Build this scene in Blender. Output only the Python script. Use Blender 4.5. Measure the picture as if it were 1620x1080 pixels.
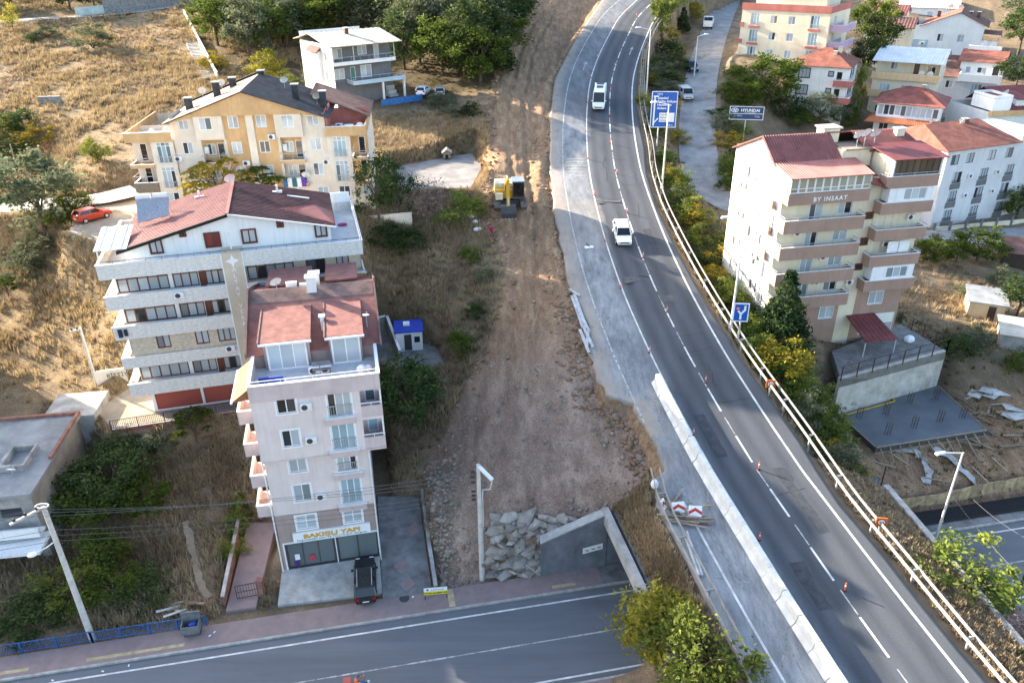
import bpy, bmesh, math, random
import numpy as np
from mathutils import Vector, Matrix
R = math.radians
random.seed(7); rng = np.random.default_rng(11)
sc = bpy.context.scene
for o in list(bpy.data.objects): bpy.data.objects.remove(o)
COL = sc.collection

# ---------------------------------------------------------------- camera
cam_d = bpy.data.cameras.new('camera'); cam = bpy.data.objects.new('camera', cam_d); COL.objects.link(cam)
cam_d.sensor_width = 36; cam_d.lens = 36*1235/1620; cam_d.clip_end = 3000; cam_d.clip_start = .5
pitch, roll = R(28.0), R(-0.6)
r0, u0 = Vector((1,0,0)), Vector((0, math.sin(pitch), math.cos(pitch)))
fw = Vector((0, math.cos(pitch), -math.sin(pitch)))
rt = math.cos(roll)*r0 + math.sin(roll)*u0; up = -math.sin(roll)*r0 + math.cos(roll)*u0
cam.matrix_world = Matrix(((rt.x,up.x,-fw.x,0),(rt.y,up.y,-fw.y,0),(rt.z,up.z,-fw.z,41),(0,0,0,1)))
sc.camera = cam
# ---------------------------------------------------------------- daylight
SUN_EL, SUN_AZ = R(18.5), R(-58.0)       # azimuth from +Y, clockwise
wd = bpy.data.worlds.new('World'); sc.world = wd; wd.use_nodes = True
nt = wd.node_tree; sky = nt.nodes.new('ShaderNodeTexSky'); sky.sky_type = 'NISHITA'; sky.sun_disc = False
sky.sun_elevation = SUN_EL; sky.sun_rotation = SUN_AZ; sky.air_density = 1.0; sky.dust_density = 2.2; sky.ozone_density = 1.0
bg = nt.nodes['Background']; nt.links.new(sky.outputs[0], bg.inputs[0]); bg.inputs[1].default_value = .105
sd = bpy.data.lights.new('sun', 'SUN'); sd.energy = 4.0; sd.angle = R(.6); sd.color = (1,.86,.68)
so = bpy.data.objects.new('sun', sd); COL.objects.link(so)
tosun = Vector((math.sin(SUN_AZ)*math.cos(SUN_EL), math.cos(SUN_AZ)*math.cos(SUN_EL), math.sin(SUN_EL)))
so.rotation_euler = tosun.to_track_quat('Z','Y').to_euler(); so.location = (-60,60,80)
sc.view_settings.view_transform = 'Standard'; sc.view_settings.look = 'None'; sc.view_settings.gamma = 1
sc.view_settings.exposure = 2.62
sc.cycles.max_bounces = 6; sc.cycles.diffuse_bounces = 3; sc.cycles.glossy_bounces = 2; sc.cycles.transparent_max_bounces = 6

# ---------------------------------------------------------------- materials
MATS = {}
def L2(c): return (c[0],c[1],c[2],1)
def mat(name, col, rough=.85, var=.12, scale=3.0, bump=0., bscale=40., col2=None, metal=0., spec=.3, stain=0., objvar=0., stretch=None, hue=0.):
    """plain procedural surface: base colour broken up by two noises, optional second colour, grain relief"""
    m = bpy.data.materials.new(name); m.use_nodes = True; t = m.node_tree; n = t.nodes; l = t.links
    b = n['Principled BSDF']; b.inputs['Roughness'].default_value = rough; b.inputs['Metallic'].default_value = metal
    b.inputs['Specular IOR Level'].default_value = spec
    tc = n.new('ShaderNodeTexCoord'); src = tc.outputs['Object']
    if stretch:
        mp = n.new('ShaderNodeMapping'); mp.inputs['Scale'].default_value = stretch; l.new(src, mp.inputs[0]); src = mp.outputs[0]
    nz = n.new('ShaderNodeTexNoise'); nz.inputs['Scale'].default_value = scale; nz.inputs['Detail'].default_value = 6; nz.inputs['Roughness'].default_value = .65
    l.new(src, nz.inputs[0])
    mx = n.new('ShaderNodeMix'); mx.data_type = 'RGBA'
    c2 = col2 or tuple(c*(1-2.2*var) for c in col)
    c1 = col if col2 else tuple(min(1,c*(1+1.2*var)) for c in col)
    mx.inputs[6].default_value = L2(c1); mx.inputs[7].default_value = L2(c2)
    rp = n.new('ShaderNodeMapRange'); rp.inputs[1].default_value = .32; rp.inputs[2].default_value = .68
    l.new(nz.outputs[0], rp.inputs[0]); l.new(rp.outputs[0], mx.inputs[0]); out = mx.outputs[2]
    if stain:
        n2 = n.new('ShaderNodeTexNoise'); n2.inputs['Scale'].default_value = scale*.23; n2.inputs['Detail'].default_value = 8; n2.inputs['Roughness'].default_value = .75
        mp2 = n.new('ShaderNodeMapping'); mp2.inputs['Scale'].default_value = (1,1,.35); l.new(tc.outputs['Object'], mp2.inputs[0]); l.new(mp2.outputs[0], n2.inputs[0])
        r2 = n.new('ShaderNodeMapRange'); r2.inputs[1].default_value = .52; r2.inputs[2].default_value = .72; r2.inputs[4].default_value = stain
        m2 = n.new('ShaderNodeMix'); m2.data_type = 'RGBA'; m2.inputs[7].default_value = L2(tuple(c*.45 for c in col))
        l.new(n2.outputs[0], r2.inputs[0]); l.new(r2.outputs[0], m2.inputs[0]); l.new(out, m2.inputs[6]); out = m2.outputs[2]
    if name.startswith(('render','stone','panel','concrete')):
        mp3 = n.new('ShaderNodeMapping'); mp3.inputs['Scale'].default_value = (1,1,.05); l.new(tc.outputs['Object'], mp3.inputs[0]); n3 = n.new('ShaderNodeTexNoise'); n3.inputs['Scale'].default_value = 3.2; n3.inputs['Detail'].default_value = 5; n3.inputs['Roughness'].default_value = .7; l.new(mp3.outputs[0], n3.inputs[0])
        r5 = n.new('ShaderNodeMapRange'); r5.inputs[1].default_value = .5; r5.inputs[2].default_value = .78; r5.inputs[4].default_value = .5; l.new(n3.outputs[0], r5.inputs[0]); m5 = n.new('ShaderNodeMix'); m5.data_type = 'RGBA'; m5.inputs[7].default_value = L2(tuple(c*.6 for c in col)); l.new(r5.outputs[0], m5.inputs[0]); l.new(out, m5.inputs[6]); out = m5.outputs[2]
    if objvar or hue:
        oi = n.new('ShaderNodeObjectInfo'); hs = n.new('ShaderNodeHueSaturation')
        r3_ = n.new('ShaderNodeMapRange'); r3_.inputs[3].default_value = 1-objvar; r3_.inputs[4].default_value = 1+objvar
        l.new(oi.outputs['Random'], r3_.inputs[0]); l.new(r3_.outputs[0], hs.inputs['Value']); l.new(out, hs.inputs['Color'])
        if hue:
            mm = n.new('ShaderNodeMath'); mm.operation = 'MULTIPLY'; mm.inputs[1].default_value = 7.31
            fr = n.new('ShaderNodeMath'); fr.operation = 'FRACT'; l.new(oi.outputs['Random'], mm.inputs[0]); l.new(mm.outputs[0], fr.inputs[0])
            r4 = n.new('ShaderNodeMapRange'); r4.inputs[3].default_value = .5-hue; r4.inputs[4].default_value = .5+hue
            l.new(fr.outputs[0], r4.inputs[0]); l.new(r4.outputs[0], hs.inputs['Hue'])
        out = hs.outputs[0]
    l.new(out, b.inputs['Base Color'])
    if bump:
        nb = n.new('ShaderNodeTexNoise'); nb.inputs['Scale'].default_value = bscale; nb.inputs['Detail'].default_value = 4
        l.new(tc.outputs['Object'], nb.inputs[0])
        bp = n.new('ShaderNodeBump'); bp.inputs['Strength'].default_value = bump; bp.inputs['Distance'].default_value = .05
        l.new(nb.outputs[0], bp.inputs['Height']); l.new(bp.outputs[0], b.inputs['Normal'])
    MATS[name] = m; return m
def leafmat(name, c1, c2, trans=.35, hue=.012):
    m = bpy.data.materials.new(name); m.use_nodes = True; t = m.node_tree; n = t.nodes; l = t.links
    n.remove(n['Principled BSDF']); at = n.new('ShaderNodeAttribute'); at.attribute_name = 'tint'
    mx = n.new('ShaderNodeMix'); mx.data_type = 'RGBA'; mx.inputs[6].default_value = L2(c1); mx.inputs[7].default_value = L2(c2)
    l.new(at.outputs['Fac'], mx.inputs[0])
    oi = n.new('ShaderNodeObjectInfo'); hs = n.new('ShaderNodeHueSaturation'); r1 = n.new('ShaderNodeMapRange'); r1.inputs[3].default_value = .78; r1.inputs[4].default_value = 1.22
    l.new(oi.outputs['Random'], r1.inputs[0]); l.new(r1.outputs[0], hs.inputs['Value']); l.new(mx.outputs[2], hs.inputs['Color'])
    mm = n.new('ShaderNodeMath'); mm.operation = 'MULTIPLY'; mm.inputs[1].default_value = 9.17; fr = n.new('ShaderNodeMath'); fr.operation = 'FRACT'
    l.new(oi.outputs['Random'], mm.inputs[0]); l.new(mm.outputs[0], fr.inputs[0])
    r4 = n.new('ShaderNodeMapRange'); r4.inputs[3].default_value = .5-hue; r4.inputs[4].default_value = .5+hue; l.new(fr.outputs[0], r4.inputs[0]); l.new(r4.outputs[0], hs.inputs['Hue'])
    d = n.new('ShaderNodeBsdfDiffuse'); tr = n.new('ShaderNodeBsdfTranslucent'); ms = n.new('ShaderNodeMixShader'); ms.inputs[0].default_value = trans
    l.new(hs.outputs[0], d.inputs[0]); l.new(hs.outputs[0], tr.inputs[0]); l.new(d.outputs[0], ms.inputs[1]); l.new(tr.outputs[0], ms.inputs[2])
    l.new(ms.outputs[0], n['Material Output'].inputs[0]); MATS[name] = m; return m
def glassmat(name, dark, curtain, amount, rough=.06, spec=.6):
    """window pane: reflecting glass, behind it dark room or drawn curtain, differing from pane to pane"""
    m = bpy.data.materials.new(name); m.use_nodes = True; t = m.node_tree; n = t.nodes; l = t.links; b = n['Principled BSDF']
    b.inputs['Roughness'].default_value = rough; b.inputs['Specular IOR Level'].default_value = spec
    oi = n.new('ShaderNodeObjectInfo'); rp = n.new('ShaderNodeValToRGB'); e = rp.color_ramp.elements
    e[0].position = 0; e[0].color = L2(dark); e[1].position = 1; e[1].color = L2(curtain)
    e2 = e.new(max(.02,1-amount-.06)); e2.color = L2(tuple(c*1.6 for c in dark)); e3 = e.new(min(.98,1-amount+.06)); e3.color = L2(tuple(.72*c for c in curtain))
    l.new(oi.outputs['Random'], rp.inputs[0])
    tc = n.new('ShaderNodeTexCoord'); wv = n.new('ShaderNodeTexWave'); wv.inputs['Scale'].default_value = 5; wv.inputs['Distortion'].default_value = 2.5; wv.bands_direction = 'X'
    l.new(tc.outputs['Object'], wv.inputs[0]); mx = n.new('ShaderNodeMix'); mx.data_type = 'RGBA'; mx.blend_type = 'MULTIPLY'; mx.inputs[0].default_value = .28
    l.new(rp.outputs[0], mx.inputs[6]); l.new(wv.outputs[0], mx.inputs[7]); l.new(mx.outputs[2], b.inputs['Base Color']); MATS[name] = m; return m

mat('asphalt', (.150,.160,.176), .9, .12, .5, .25, 60, spec=.25, col2=(.112,.121,.136), stretch=(.12,1.6,1), stain=.25)
mat('white_paint', (.62,.62,.60), .7, .18, 1.2)
mat('worn_paint', (.42,.42,.41), .8, .3, 2.5)
mat('kerb', (.40,.385,.36), .9, .18, 1.5, .2)
mat('concrete', (.42,.41,.39), .9, .16, .8, .25, 25, stain=.5)
mat('concrete_dark', (.165,.18,.205), .9, .18, .6, .2, 20, stain=.5)
mat('concrete_grey', (.34,.335,.32), .92, .2, .7, .3, 18, stain=.7)
mat('wet_concrete', (.075,.085,.10), .5, .2, .35, spec=.4, col2=(.13,.145,.16))
mat('paving_red', (.29,.215,.205), .9, .16, 1.2, .2, 30, col2=(.22,.172,.165), stain=.35)
mat('paving_grey', (.20,.195,.19), .9, .2, .9, .2, 30)
mat('paving_yellow', (.46,.37,.22), .9, .15, 2)
mat('lane_concrete', (.29,.285,.28), .92, .14, .5, .2, 20, stain=.4)
mat('dust_yard', (.33,.28,.215), .95, .15, .35, .2, 12)
mat('gravel_yard', (.235,.23,.225), .95, .16, .5, .3, 14)
mat('steel', (.42,.43,.44), .45, .12, 4, metal=.7)
mat('galvanised', (.50,.51,.52), .55, .14, 2, metal=.35)
mat('pole_concrete', (.52,.51,.48), .85, .1, 2, stain=.25)
mat('wood', (.30,.235,.17), .85, .3, 3, objvar=.25, stretch=(1,8,8))
mat('plywood', (.42,.31,.18), .8, .2, 2, objvar=.2)
mat('dark_wood', (.07,.05,.04), .9, .2, 3)
mat('rock', (.36,.295,.235), .95, .25, 1.6, .4, 10, objvar=.25)
mat('slab_rock', (.33,.295,.255), .95, .22, 1.3, .4, 8, objvar=.3)
mat('soil_face', (.32,.215,.13), .97, .3, 2.2, .9, 5, col2=(.13,.082,.052))
mat('black', (.012,.012,.013), .6, .1, 3)
mat('rubber', (.02,.02,.021), .9, .1, 5)
mat('dark_metal', (.05,.05,.055), .5, .15, 4, spec=.4)
mat('white_metal', (.74,.75,.75), .5, .05, 2)
mat('orange_plastic', (.75,.11,.03), .5, .08, 3)
mat('blue_paint', (.03,.13,.35), .5, .2, 3)
mat('blue_roof', (.02,.06,.42), .45, .12, 2)
mat('sign_blue', (.012,.10,.42), .4, .06, 1)
mat('sign_white', (.80,.81,.82), .5, .04, 1)
mat('sign_red', (.55,.03,.03), .5, .05, 1)
mat('sign_orange', (.62,.16,.03), .6, .12, 2)
mat('sign_yellow', (.72,.64,.04), .5, .06, 2)
mat('bark', (.12,.09,.065), .95, .3, 4)
mat('bark_pale', (.26,.23,.19), .95, .25, 4)
leafmat('leaf_green', (.055,.085,.018), (.13,.165,.035)); leafmat('leaf_dark', (.03,.052,.02), (.085,.115,.04), .25)
leafmat('leaf_olive', (.085,.105,.06), (.20,.215,.13)); leafmat('leaf_yellow', (.16,.17,.025), (.40,.36,.06)); leafmat('leaf_lime', (.085,.12,.025),(.205,.235,.055))
leafmat('leaf_autumn', (.14,.13,.02), (.46,.33,.05)); leafmat('leaf_conifer', (.022,.044,.022), (.075,.105,.04), .2); leafmat('leaf_brown', (.10,.055,.035), (.23,.13,.08)); leafmat('leaf_pink', (.22,.145,.125),(.44,.32,.28))
leafmat('grass_gold', (.25,.172,.088), (.50,.385,.225), .3, .006); leafmat('grass_brown', (.20,.148,.095), (.52,.40,.255), .3, .006); leafmat('grass_green', (.05,.06,.018),(.13,.125,.04), .25)
glassmat('glass', (.03,.035,.04), (.54,.61,.65), .80); glassmat('glass_blue', (.10,.16,.19), (.40,.56,.64), .8); glassmat('glass_dark', (.012,.014,.018), (.09,.10,.11), .3)
glassmat('car_glass', (.006,.007,.009), (.012,.013,.016), .3, .04)

# ---------------------------------------------------------------- mesh helpers
class MB:
    """collects shapes and links them as one mesh object"""
    def __init__(s): s.v = []; s.f = []; s.mi = []; s.cur = 0
    def quad(s, *p):
        n = len(s.v); s.v += [tuple(q) for q in p]; s.f.append(tuple(range(n, n+len(p)))); s.mi.append(s.cur); return s
    def hexa(s, b, t):
        n = len(s.v); s.v += [tuple(q) for q in b]+[tuple(q) for q in t]; k = len(b)
        s.f.append(tuple(range(n+k-1, n-1, -1))); s.f.append(tuple(range(n+k, n+2*k)))
        for i in range(k): s.f.append((n+i, n+(i+1)%k, n+k+(i+1)%k, n+k+i))
        s.mi += [s.cur]*(k+2); return s
    def box(s, x0,y0,z0,x1,y1,z1):
        return s.hexa([(x0,y0,z0),(x1,y0,z0),(x1,y1,z0),(x0,y1,z0)], [(x0,y0,z1),(x1,y0,z1),(x1,y1,z1),(x0,y1,z1)])
    def bar(s, a, b, w, h=None, upv=(0,0,1)):
        a, b = Vector(a), Vector(b); h = h or w; d = (b-a).normalized(); uu = Vector(upv)
        if abs(d.dot(uu)) > .98: uu = Vector((1,0,0))
        x = d.cross(uu).normalized()*w/2; y = x.cross(d).normalized()*h/2
        return s.hexa([a-x-y,a+x-y,a+x+y,a-x+y], [b-x-y,b+x-y,b+x+y,b-x+y])
    def cyl(s, a, b, r0, r1=None, n=10):
        a, b = Vector(a), Vector(b); r1 = r0 if r1 is None else r1; d = (b-a).normalized(); uu = Vector((0,0,1)) if abs(d.z) < .9 else Vector((1,0,0))
        x = d.cross(uu).normalized(); y = d.cross(x)
        ring = lambda c,r: [c+(x*math.cos(2*math.pi*i/n)+y*math.sin(2*math.pi*i/n))*r for i in range(n)]
        return s.hexa(ring(a,r0), ring(b,r1))
    def tube(s, pts, r, n=6):
        for a,b in zip(pts[:-1], pts[1:]): s.cyl(a,b,r,r,n)
        return s
    def prism(s, poly, z0, z1):
        return s.hexa([(p[0],p[1],z0) for p in poly], [(p[0],p[1],z1) for p in poly])
    def extr(s, poly, d):
        """polygon of 3D points pushed along vector d"""
        d = Vector(d); return s.hexa([Vector(p) for p in poly], [Vector(p)+d for p in poly])
    def ball(s, c, r, n=8, m=5):
        c = Vector(c); r = Vector(r) if not isinstance(r,(int,float)) else Vector((r,r,r)); b0 = len(s.v)
        for j in range(m+1):
            ph = math.pi*j/m
            for i in range(n): s.v.append((c.x+r.x*math.sin(ph)*math.cos(2*math.pi*i/n), c.y+r.y*math.sin(ph)*math.sin(2*math.pi*i/n), c.z+r.z*math.cos(ph)))
        for j in range(m):
            for i in range(n): s.f.append((b0+j*n+i, b0+(j+1)*n+i, b0+(j+1)*n+(i+1)%n, b0+j*n+(i+1)%n)); s.mi.append(s.cur)
        return s
    def mesh(s, name, mats, smooth=False):
        me = bpy.data.meshes.new(name); me.from_pydata(s.v, [], s.f)
        if not isinstance(mats,(list,tuple)): mats = [mats]
        for m in mats: me.materials.append(MATS[m])
        if len(mats) > 1: me.polygons.foreach_set('material_index', s.mi)
        bm = bmesh.new(); bm.from_mesh(me); bmesh.ops.recalc_face_normals(bm, faces=bm.faces); bm.to_mesh(me); bm.free()
        if smooth: me.polygons.foreach_set('use_smooth', [True]*len(me.polygons))
        return me
    def build(s, name, mats, parent=None, smooth=False, loc=None, rot=None):
        return link(name, s.mesh(name, mats, smooth), parent, loc, rot)
def link(name, me, parent=None, loc=None, rot=None):
    o = bpy.data.objects.new(name, me); COL.objects.link(o)
    if parent: o.parent = parent
    if loc is not None: o.location = loc
    if rot is not None: o.rotation_euler = rot
    return o
def tag(o, label=None, cat=None, group=None, kind=None):
    if label: o['label'] = label
    if cat: o['category'] = cat
    if group: o['group'] = group
    if kind: o['kind'] = kind
    return o
def thing(name, label, cat, loc=(0,0,0), rz=0, group=None):
    o = bpy.data.objects.new(name, None); COL.objects.link(o); o.location = loc; o.rotation_euler = (0,0,rz); o.empty_display_size = .3
    return tag(o, label, cat, group)
def struct(o): o['kind'] = 'structure'; return o
def copy_tree(o, parent=None):
    c = o.copy(); COL.objects.link(c); c.parent = parent
    for ch in list(o.children): copy_tree(ch, c)
    return c
def npmesh(name, V, Fq, mats, tint=None, smooth=False, mi=None):
    """mesh from numpy arrays (all faces with the same number of corners)"""
    me = bpy.data.meshes.new(name); V = np.asarray(V, np.float32); Fq = np.asarray(Fq, np.int32); k = Fq.shape[1]
    me.vertices.add(len(V)); me.vertices.foreach_set('co', V.ravel()); me.loops.add(Fq.size); me.loops.foreach_set('vertex_index', Fq.ravel())
    me.polygons.add(len(Fq)); me.polygons.foreach_set('loop_start', np.arange(0, Fq.size, k, dtype=np.int32)); me.polygons.foreach_set('loop_total', np.full(len(Fq), k, np.int32))
    for m in (mats if isinstance(mats,(list,tuple)) else [mats]): me.materials.append(MATS[m])
    if mi is not None: me.polygons.foreach_set('material_index', np.asarray(mi, np.int32))
    if smooth: me.polygons.foreach_set('use_smooth', np.ones(len(Fq), bool))
    if tint is not None:
        a = me.attributes.new('tint', 'FLOAT', 'POINT'); a.data.foreach_set('value', np.asarray(tint, np.float32))
    me.update(); return me

# ---------------------------------------------------------------- terrain height
ZRD = np.array([(0,-3.5),(20,-1.2),(33,0.0),(51,1.7),(66,4.4),(80,7.3),(93,9.4),(106,11.3),(120,14),(135,17.2),(150,20.2),(170,24),(190,27.5),(260,37),(420,60)])
def zroad(y): return np.interp(y, ZRD[:,0], ZRD[:,1])
# left and right edge of the highway asphalt, x over y
XL = np.array([(15.5,15),(14.38,32.47),(13.72,35.6),(12.86,39.1),(12.08,43.3),(11.0,47.3),(11.3,50.2),(12.24,51.12),(12.38,52.92),(11.7,55.6),(10.8,59.2),(8.5,60.2),(7.92,62.6),(7.4,67.9),(7.7,70.5),(6.45,77.2),(5.99,81.7),(5.5,93.3),(5.46,105.8),(6.24,123.1),(7.82,138.9),(12.48,157.6),(20.47,185),(48,240),(90,300)])
XR = np.array([(32.5,15),(28.9,32.2),(28.3,34.2),(27.4,38),(26.5,42.5),(25.3,47),(24.3,54.2),(22.4,62.8),(21.6,66.8),(20.3,74.3),(19.3,82),(19.0,85.7),(18.4,94.7),(18.6,104.4),(19.5,112.7),(19.8,120.5),(20.2,127.6),(23.8,150),(27.9,163.8),(38,190),(66,240),(108,300)])
def xl(y): return np.interp(y, XL[:,1], XL[:,0])
def xr(y): return np.interp(y, XR[:,1], XR[:,0])
SA, SB = (-120.0, 24.9), (120.0, 71.2)            # north kerb of the lower street (level -7.5)
SD = (240.0/math.hypot(240,46.3), 46.3/math.hypot(240,46.3)); SN = (-SD[1], SD[0])
ZS = -7.5
def street_off(x, y):                              # signed distance north of the north kerb line
    return (x-0.3)*SN[0] + (y-46.3)*SN[1]
CP = [ # control points of the hillside
 (-111.34,183.56,22.28),(-91.79,186.38,22.71),(-73.35,194.23,23.88),(-111.28,194.8,24.47),(-90.51,201.36,25.75),(-120,230,34),(-60,230,36),(-150,190,28),(-140,120,16),(-140,60,2),
 (-88.95,154.64,17.95),(-73.55,157.94,18.44),(-73.42,131.31,14.45),(-66.51,140.13,15.77),(-76.73,120.45,11),(-62.77,112.39,12),(-52.97,148.05,16.96),(-61.02,143.21,16.23),
 (-67.64,99.91,8.6),(-62.47,99.84,9),(-50.79,91.51,10),(-50.6,98.45,10.6),(-58.86,103.71,10.8),(-62.33,94.87,6),(-54.65,91.11,6.5),(-56.98,86.08,2.8),(-49.59,81.9,3),(-54.9,75.37,0),(-48.58,75.24,0),(-48.69,68.21,-1.3),(-43.26,69.53,-0.5),(-51.89,67.85,-1.8),
 (-44,90,10.8),(-30,92,10.8),(-18,93,10.8),(-46,106,12.5),(-18,108,12.6),
 (-36,63,-.5),(-25,66,-.3),(-14,68,0.2),(-40,75,4.5),(-28,79,6),(-16,82,7.5),(-10,70,2.0),(-10,76,5.0),(-11,84,8.4),
 (-37.75,64.05,-1),(-31.57,62.8,-3.2),(-38.8,61.96,-4),(-29.96,57.3,-5),(-26.76,61.06,-3.5),(-23.56,52.72,-6.3),(-27.56,49.56,-6.9),(-34.28,52.99,-6.4),(-37.43,47.75,-7.1),(-25.01,46.49,-7.4),(-40.07,45.83,-7.2),(-48,52,-5.5),(-60,60,-3),(-70,45,-7),
 (-19,49.5,-7),(-11,51,-7),(-19,56,-6),(-10,58,-4.8),(-15,64,-2),
 (-11.16,75.33,-0.5),(-8.11,72.61,0.2),(-12.05,77.38,0),
 (-9.99,69.8,-2),(-9.61,64.38,-4.6),(-8.89,58.56,-6.3),(-8,51.21,-7.3),(-6.82,62.08,-3),(-5.21,54.4,-4.4),(-6.21,51.55,-6.2),
 (-14.55,88.49,4.6),(-9.58,84.97,5.2),(-5.04,84.12,6.3),(-11.52,80.13,1.8),(-7,77.99,2.8),(-3.35,73.05,2.2),(-14.69,91.41,7.6),(-9.93,90.72,7.8),(-5.21,89.49,8.2),(-15.65,84.1,2.4),
 (-13.94,99.74,9.8),(-8.93,99.56,9.8),(-9.64,109.93,11),(-6.09,111.64,11.6),(-15.34,113,11.8),(-8.5,122.91,13.6),(-16.4,123.27,13.6),(-16.52,135.06,16.2),(-11.32,136.5,16.4),(-6.88,132.31,15.6),
 (-0.66,60.63,0.8),(-3.14,64.97,0.9),(-5.68,65.08,-0.6),(5.12,59.62,1.4),(10.22,59.07,1.7),(12,53.72,0.4),(7.13,55.98,-0.2),(2.15,56.61,-0.6),(-1.79,55.63,-1.2),(9.97,52.17,-0.7),(6.25,51.8,-1.7),(1.99,51.72,-2.6),(-1.78,51.91,-3.4),(-2.89,53.89,-2.6),
 (-1.27,48.92,-7),(3.02,49.49,-6.9),(0.89,50.36,-5.2),(4.91,50.68,-4.5),(-4.52,50.41,-6.6),
 (1.23,66.93,3.99),(5.56,66.87,3.98),(0.68,72.87,5.22),(4.62,72.8,5.21),(1.47,79.55,6.61),(4.97,79.49,6.59),(-0.63,90.87,8.46),(3.24,90.79,8.44),(-0.63,103.28,10.3),(3.64,103.18,10.29),(-1.57,117.38,12.89),(4.1,117.24,12.87),(-0.62,133.62,16.31),(4.62,133.49,16.28),(2.87,151.05,19.8),(7.5,150.91,19.77),(5.78,169.33,23.27),(12.44,173.41,24),(16.15,187.56,26.47),
 (-3.14,103.57,12.84),(-2.99,95.87,11.72),(-3.19,115.91,15.11),(-2.14,132.41,18.55),(0.56,150.13,22.12),(4.49,168.89,25.69),(-7.37,146.29,19.5),(-21.36,170.51,21),(-33.05,180.54,25),(-53.4,200.5,22),(-47.22,159.15,18),(-59.96,173.71,21),(-27.17,141.45,16.2),(-38.58,152.76,16.6),(-10.65,168.93,27),(-24.42,177.84,27),(-58.97,195.7,25.5),(-30,220,36),(10,230,34),(-20,300,48),(40,300,48),(100,300,46),(-120,300,45),(180,260,40),(160,200,26),(150,120,2),(140,60,-6),
 (20.84,103.27,9.2),(22.15,95.64,6.5),(22.72,117.76,11.6),(27.52,143.46,14.2),(33.88,173.55,17.6),(39.51,205.6,20.6),(46.7,210.71,21.5),(51.5,204.67,22),(41.31,171.8,19),(34.21,149.48,16.4),(32.13,133.05,13),(29.39,119.22,10.2),(28.22,110.67,7.8),(30.03,105.75,5.6),(42.29,144.25,15),(49.1,149.24,17.4),(48.11,173.18,20),(35.72,129.8,11.6),(34.05,117.72,8.6),(49.56,143.15,9.6),(60.03,146.36,8.8),(40.88,128.3,8.8),
 (51,148,10),(62,143,9),(45,161,18.3),(57,150,16),(66,160,14),(68,151,9),(82,144,8),(86,162,6.5),(96,157,6),(93,192,14),(110,190,14),(65,143,7.5),(65,115,-.5),(85,118,-.8),(100,122,-1),(70,128,2),(100,140,2),
 (63.54,110.3,-0.4),(70.22,110.1,-1),(76.39,109.12,-1.4),(36,104,4),(48,106,2.0),
 (25.22,86.87,4),(26.15,81.32,3.2),(26.62,74.91,2.4),(26.02,65.78,1.5),(29.75,71.37,1.2),(33.03,72.75,0.4),(28.94,64.26,-0.5),(28.95,58.32,-2.2),(27,74,.8),(27,86,2),(44,77,0),(44,88,-.2),(34,90,1.4),
 (56,96.46,-0.4),(60.5,95.14,-0.8),(66.92,95.9,-1.2),(50.89,83.95,-0.8),(57.15,84.21,-1),(50.94,74.9,-1.8),(53.52,71.76,-2.4),(48.37,72.2,-2.6),
 (34.7,69.31,-4.6),(43.91,73.26,-4.8),(48.9,70.74,-4.9),(47.87,65.01,-5),(40.56,64.32,-5.2),(34.88,58.15,-5.8),(41.84,60.42,-5.4),(48.14,62.28,-4.6),(46.84,58.21,-6),(38.78,56.09,-6.4),(34.89,56.39,-6.6),
 (28.35,51.2,-1.5),(29.22,42.43,-2),(32.28,40.5,-3.2),(36.82,40.61,-6),(11.56,43.62,-0.4),(9.08,43.24,-6.5),(11.59,36.05,-2.2),(10.03,39.92,-6.8),(45,30,-7.4),(60,35,-7.4),(5,30,-7.4),(-30,25,-7.4),(8,20,-7.2),(40,15,-6.5),(15,5,-4),(60,5,-7),(-60,20,-7.3),(-10,10,-7.3),
]
CPA = np.array(CP, float)
def _tps(r2): return 0.5*r2*np.log(np.maximum(r2, 1e-9))
def _solve():
    n = len(CPA); X = CPA[:,:2]/50
    K = _tps(((X[:,None]-X[None])**2).sum(-1)) + np.eye(n)*0.012
    Pm = np.c_[np.ones(n), X]; A = np.zeros((n+3,n+3)); A[:n,:n] = K; A[:n,n:] = Pm; A[n:,:n] = Pm.T
    return np.linalg.solve(A, np.r_[CPA[:,2], 0,0,0])
_W = _solve()
def _rbf(x, y):
    Q = np.c_[x, y]/50; out = np.empty(len(Q))
    for i in range(0, len(Q), 8000):
        q = Q[i:i+8000]
        out[i:i+8000] = _tps(((q[:,None]-CPA[None,:,:2]/50)**2).sum(-1))@_W[:-3] + _W[-3] + q@_W[-2:]
    return out
def sstep(t): t = np.clip(t,0,1); return t*t*(3-2*t)
def polydist(x, y, P):
    """nearest distance to a polyline, height and arc position there"""
    best = np.full(len(x), 1e9); zz = np.zeros(len(x))
    for a, b in zip(P[:-1], P[1:]):
        dx, dy = b[0]-a[0], b[1]-a[1]; L2 = dx*dx+dy*dy
        t = np.clip(((x-a[0])*dx+(y-a[1])*dy)/L2, 0, 1)
        d = np.hypot(x-a[0]-t*dx, y-a[1]-t*dy); m = d < best
        best[m] = d[m]; zz[m] = (a[2]+t*(b[2]-a[2]))[m]
    return best, zz
def inpoly(x, y, P):
    c = np.zeros(len(x), bool); n = len(P)
    for i in range(n):
        x0,y0 = P[i][:2]; x1,y1 = P[i-1][:2]
        if y0 == y1: continue
        c ^= ((y0 > y) != (y1 > y)) & (x < (x1-x0)*(y-y0)/(y1-y0)+x0)
    return c
def ppdist(x, y, P):
    Q = [tuple(p[:2])+(0,) for p in P]; d,_ = polydist(x, y, Q+[Q[0]])
    return np.where(inpoly(x,y,P), -d, d)
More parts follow.
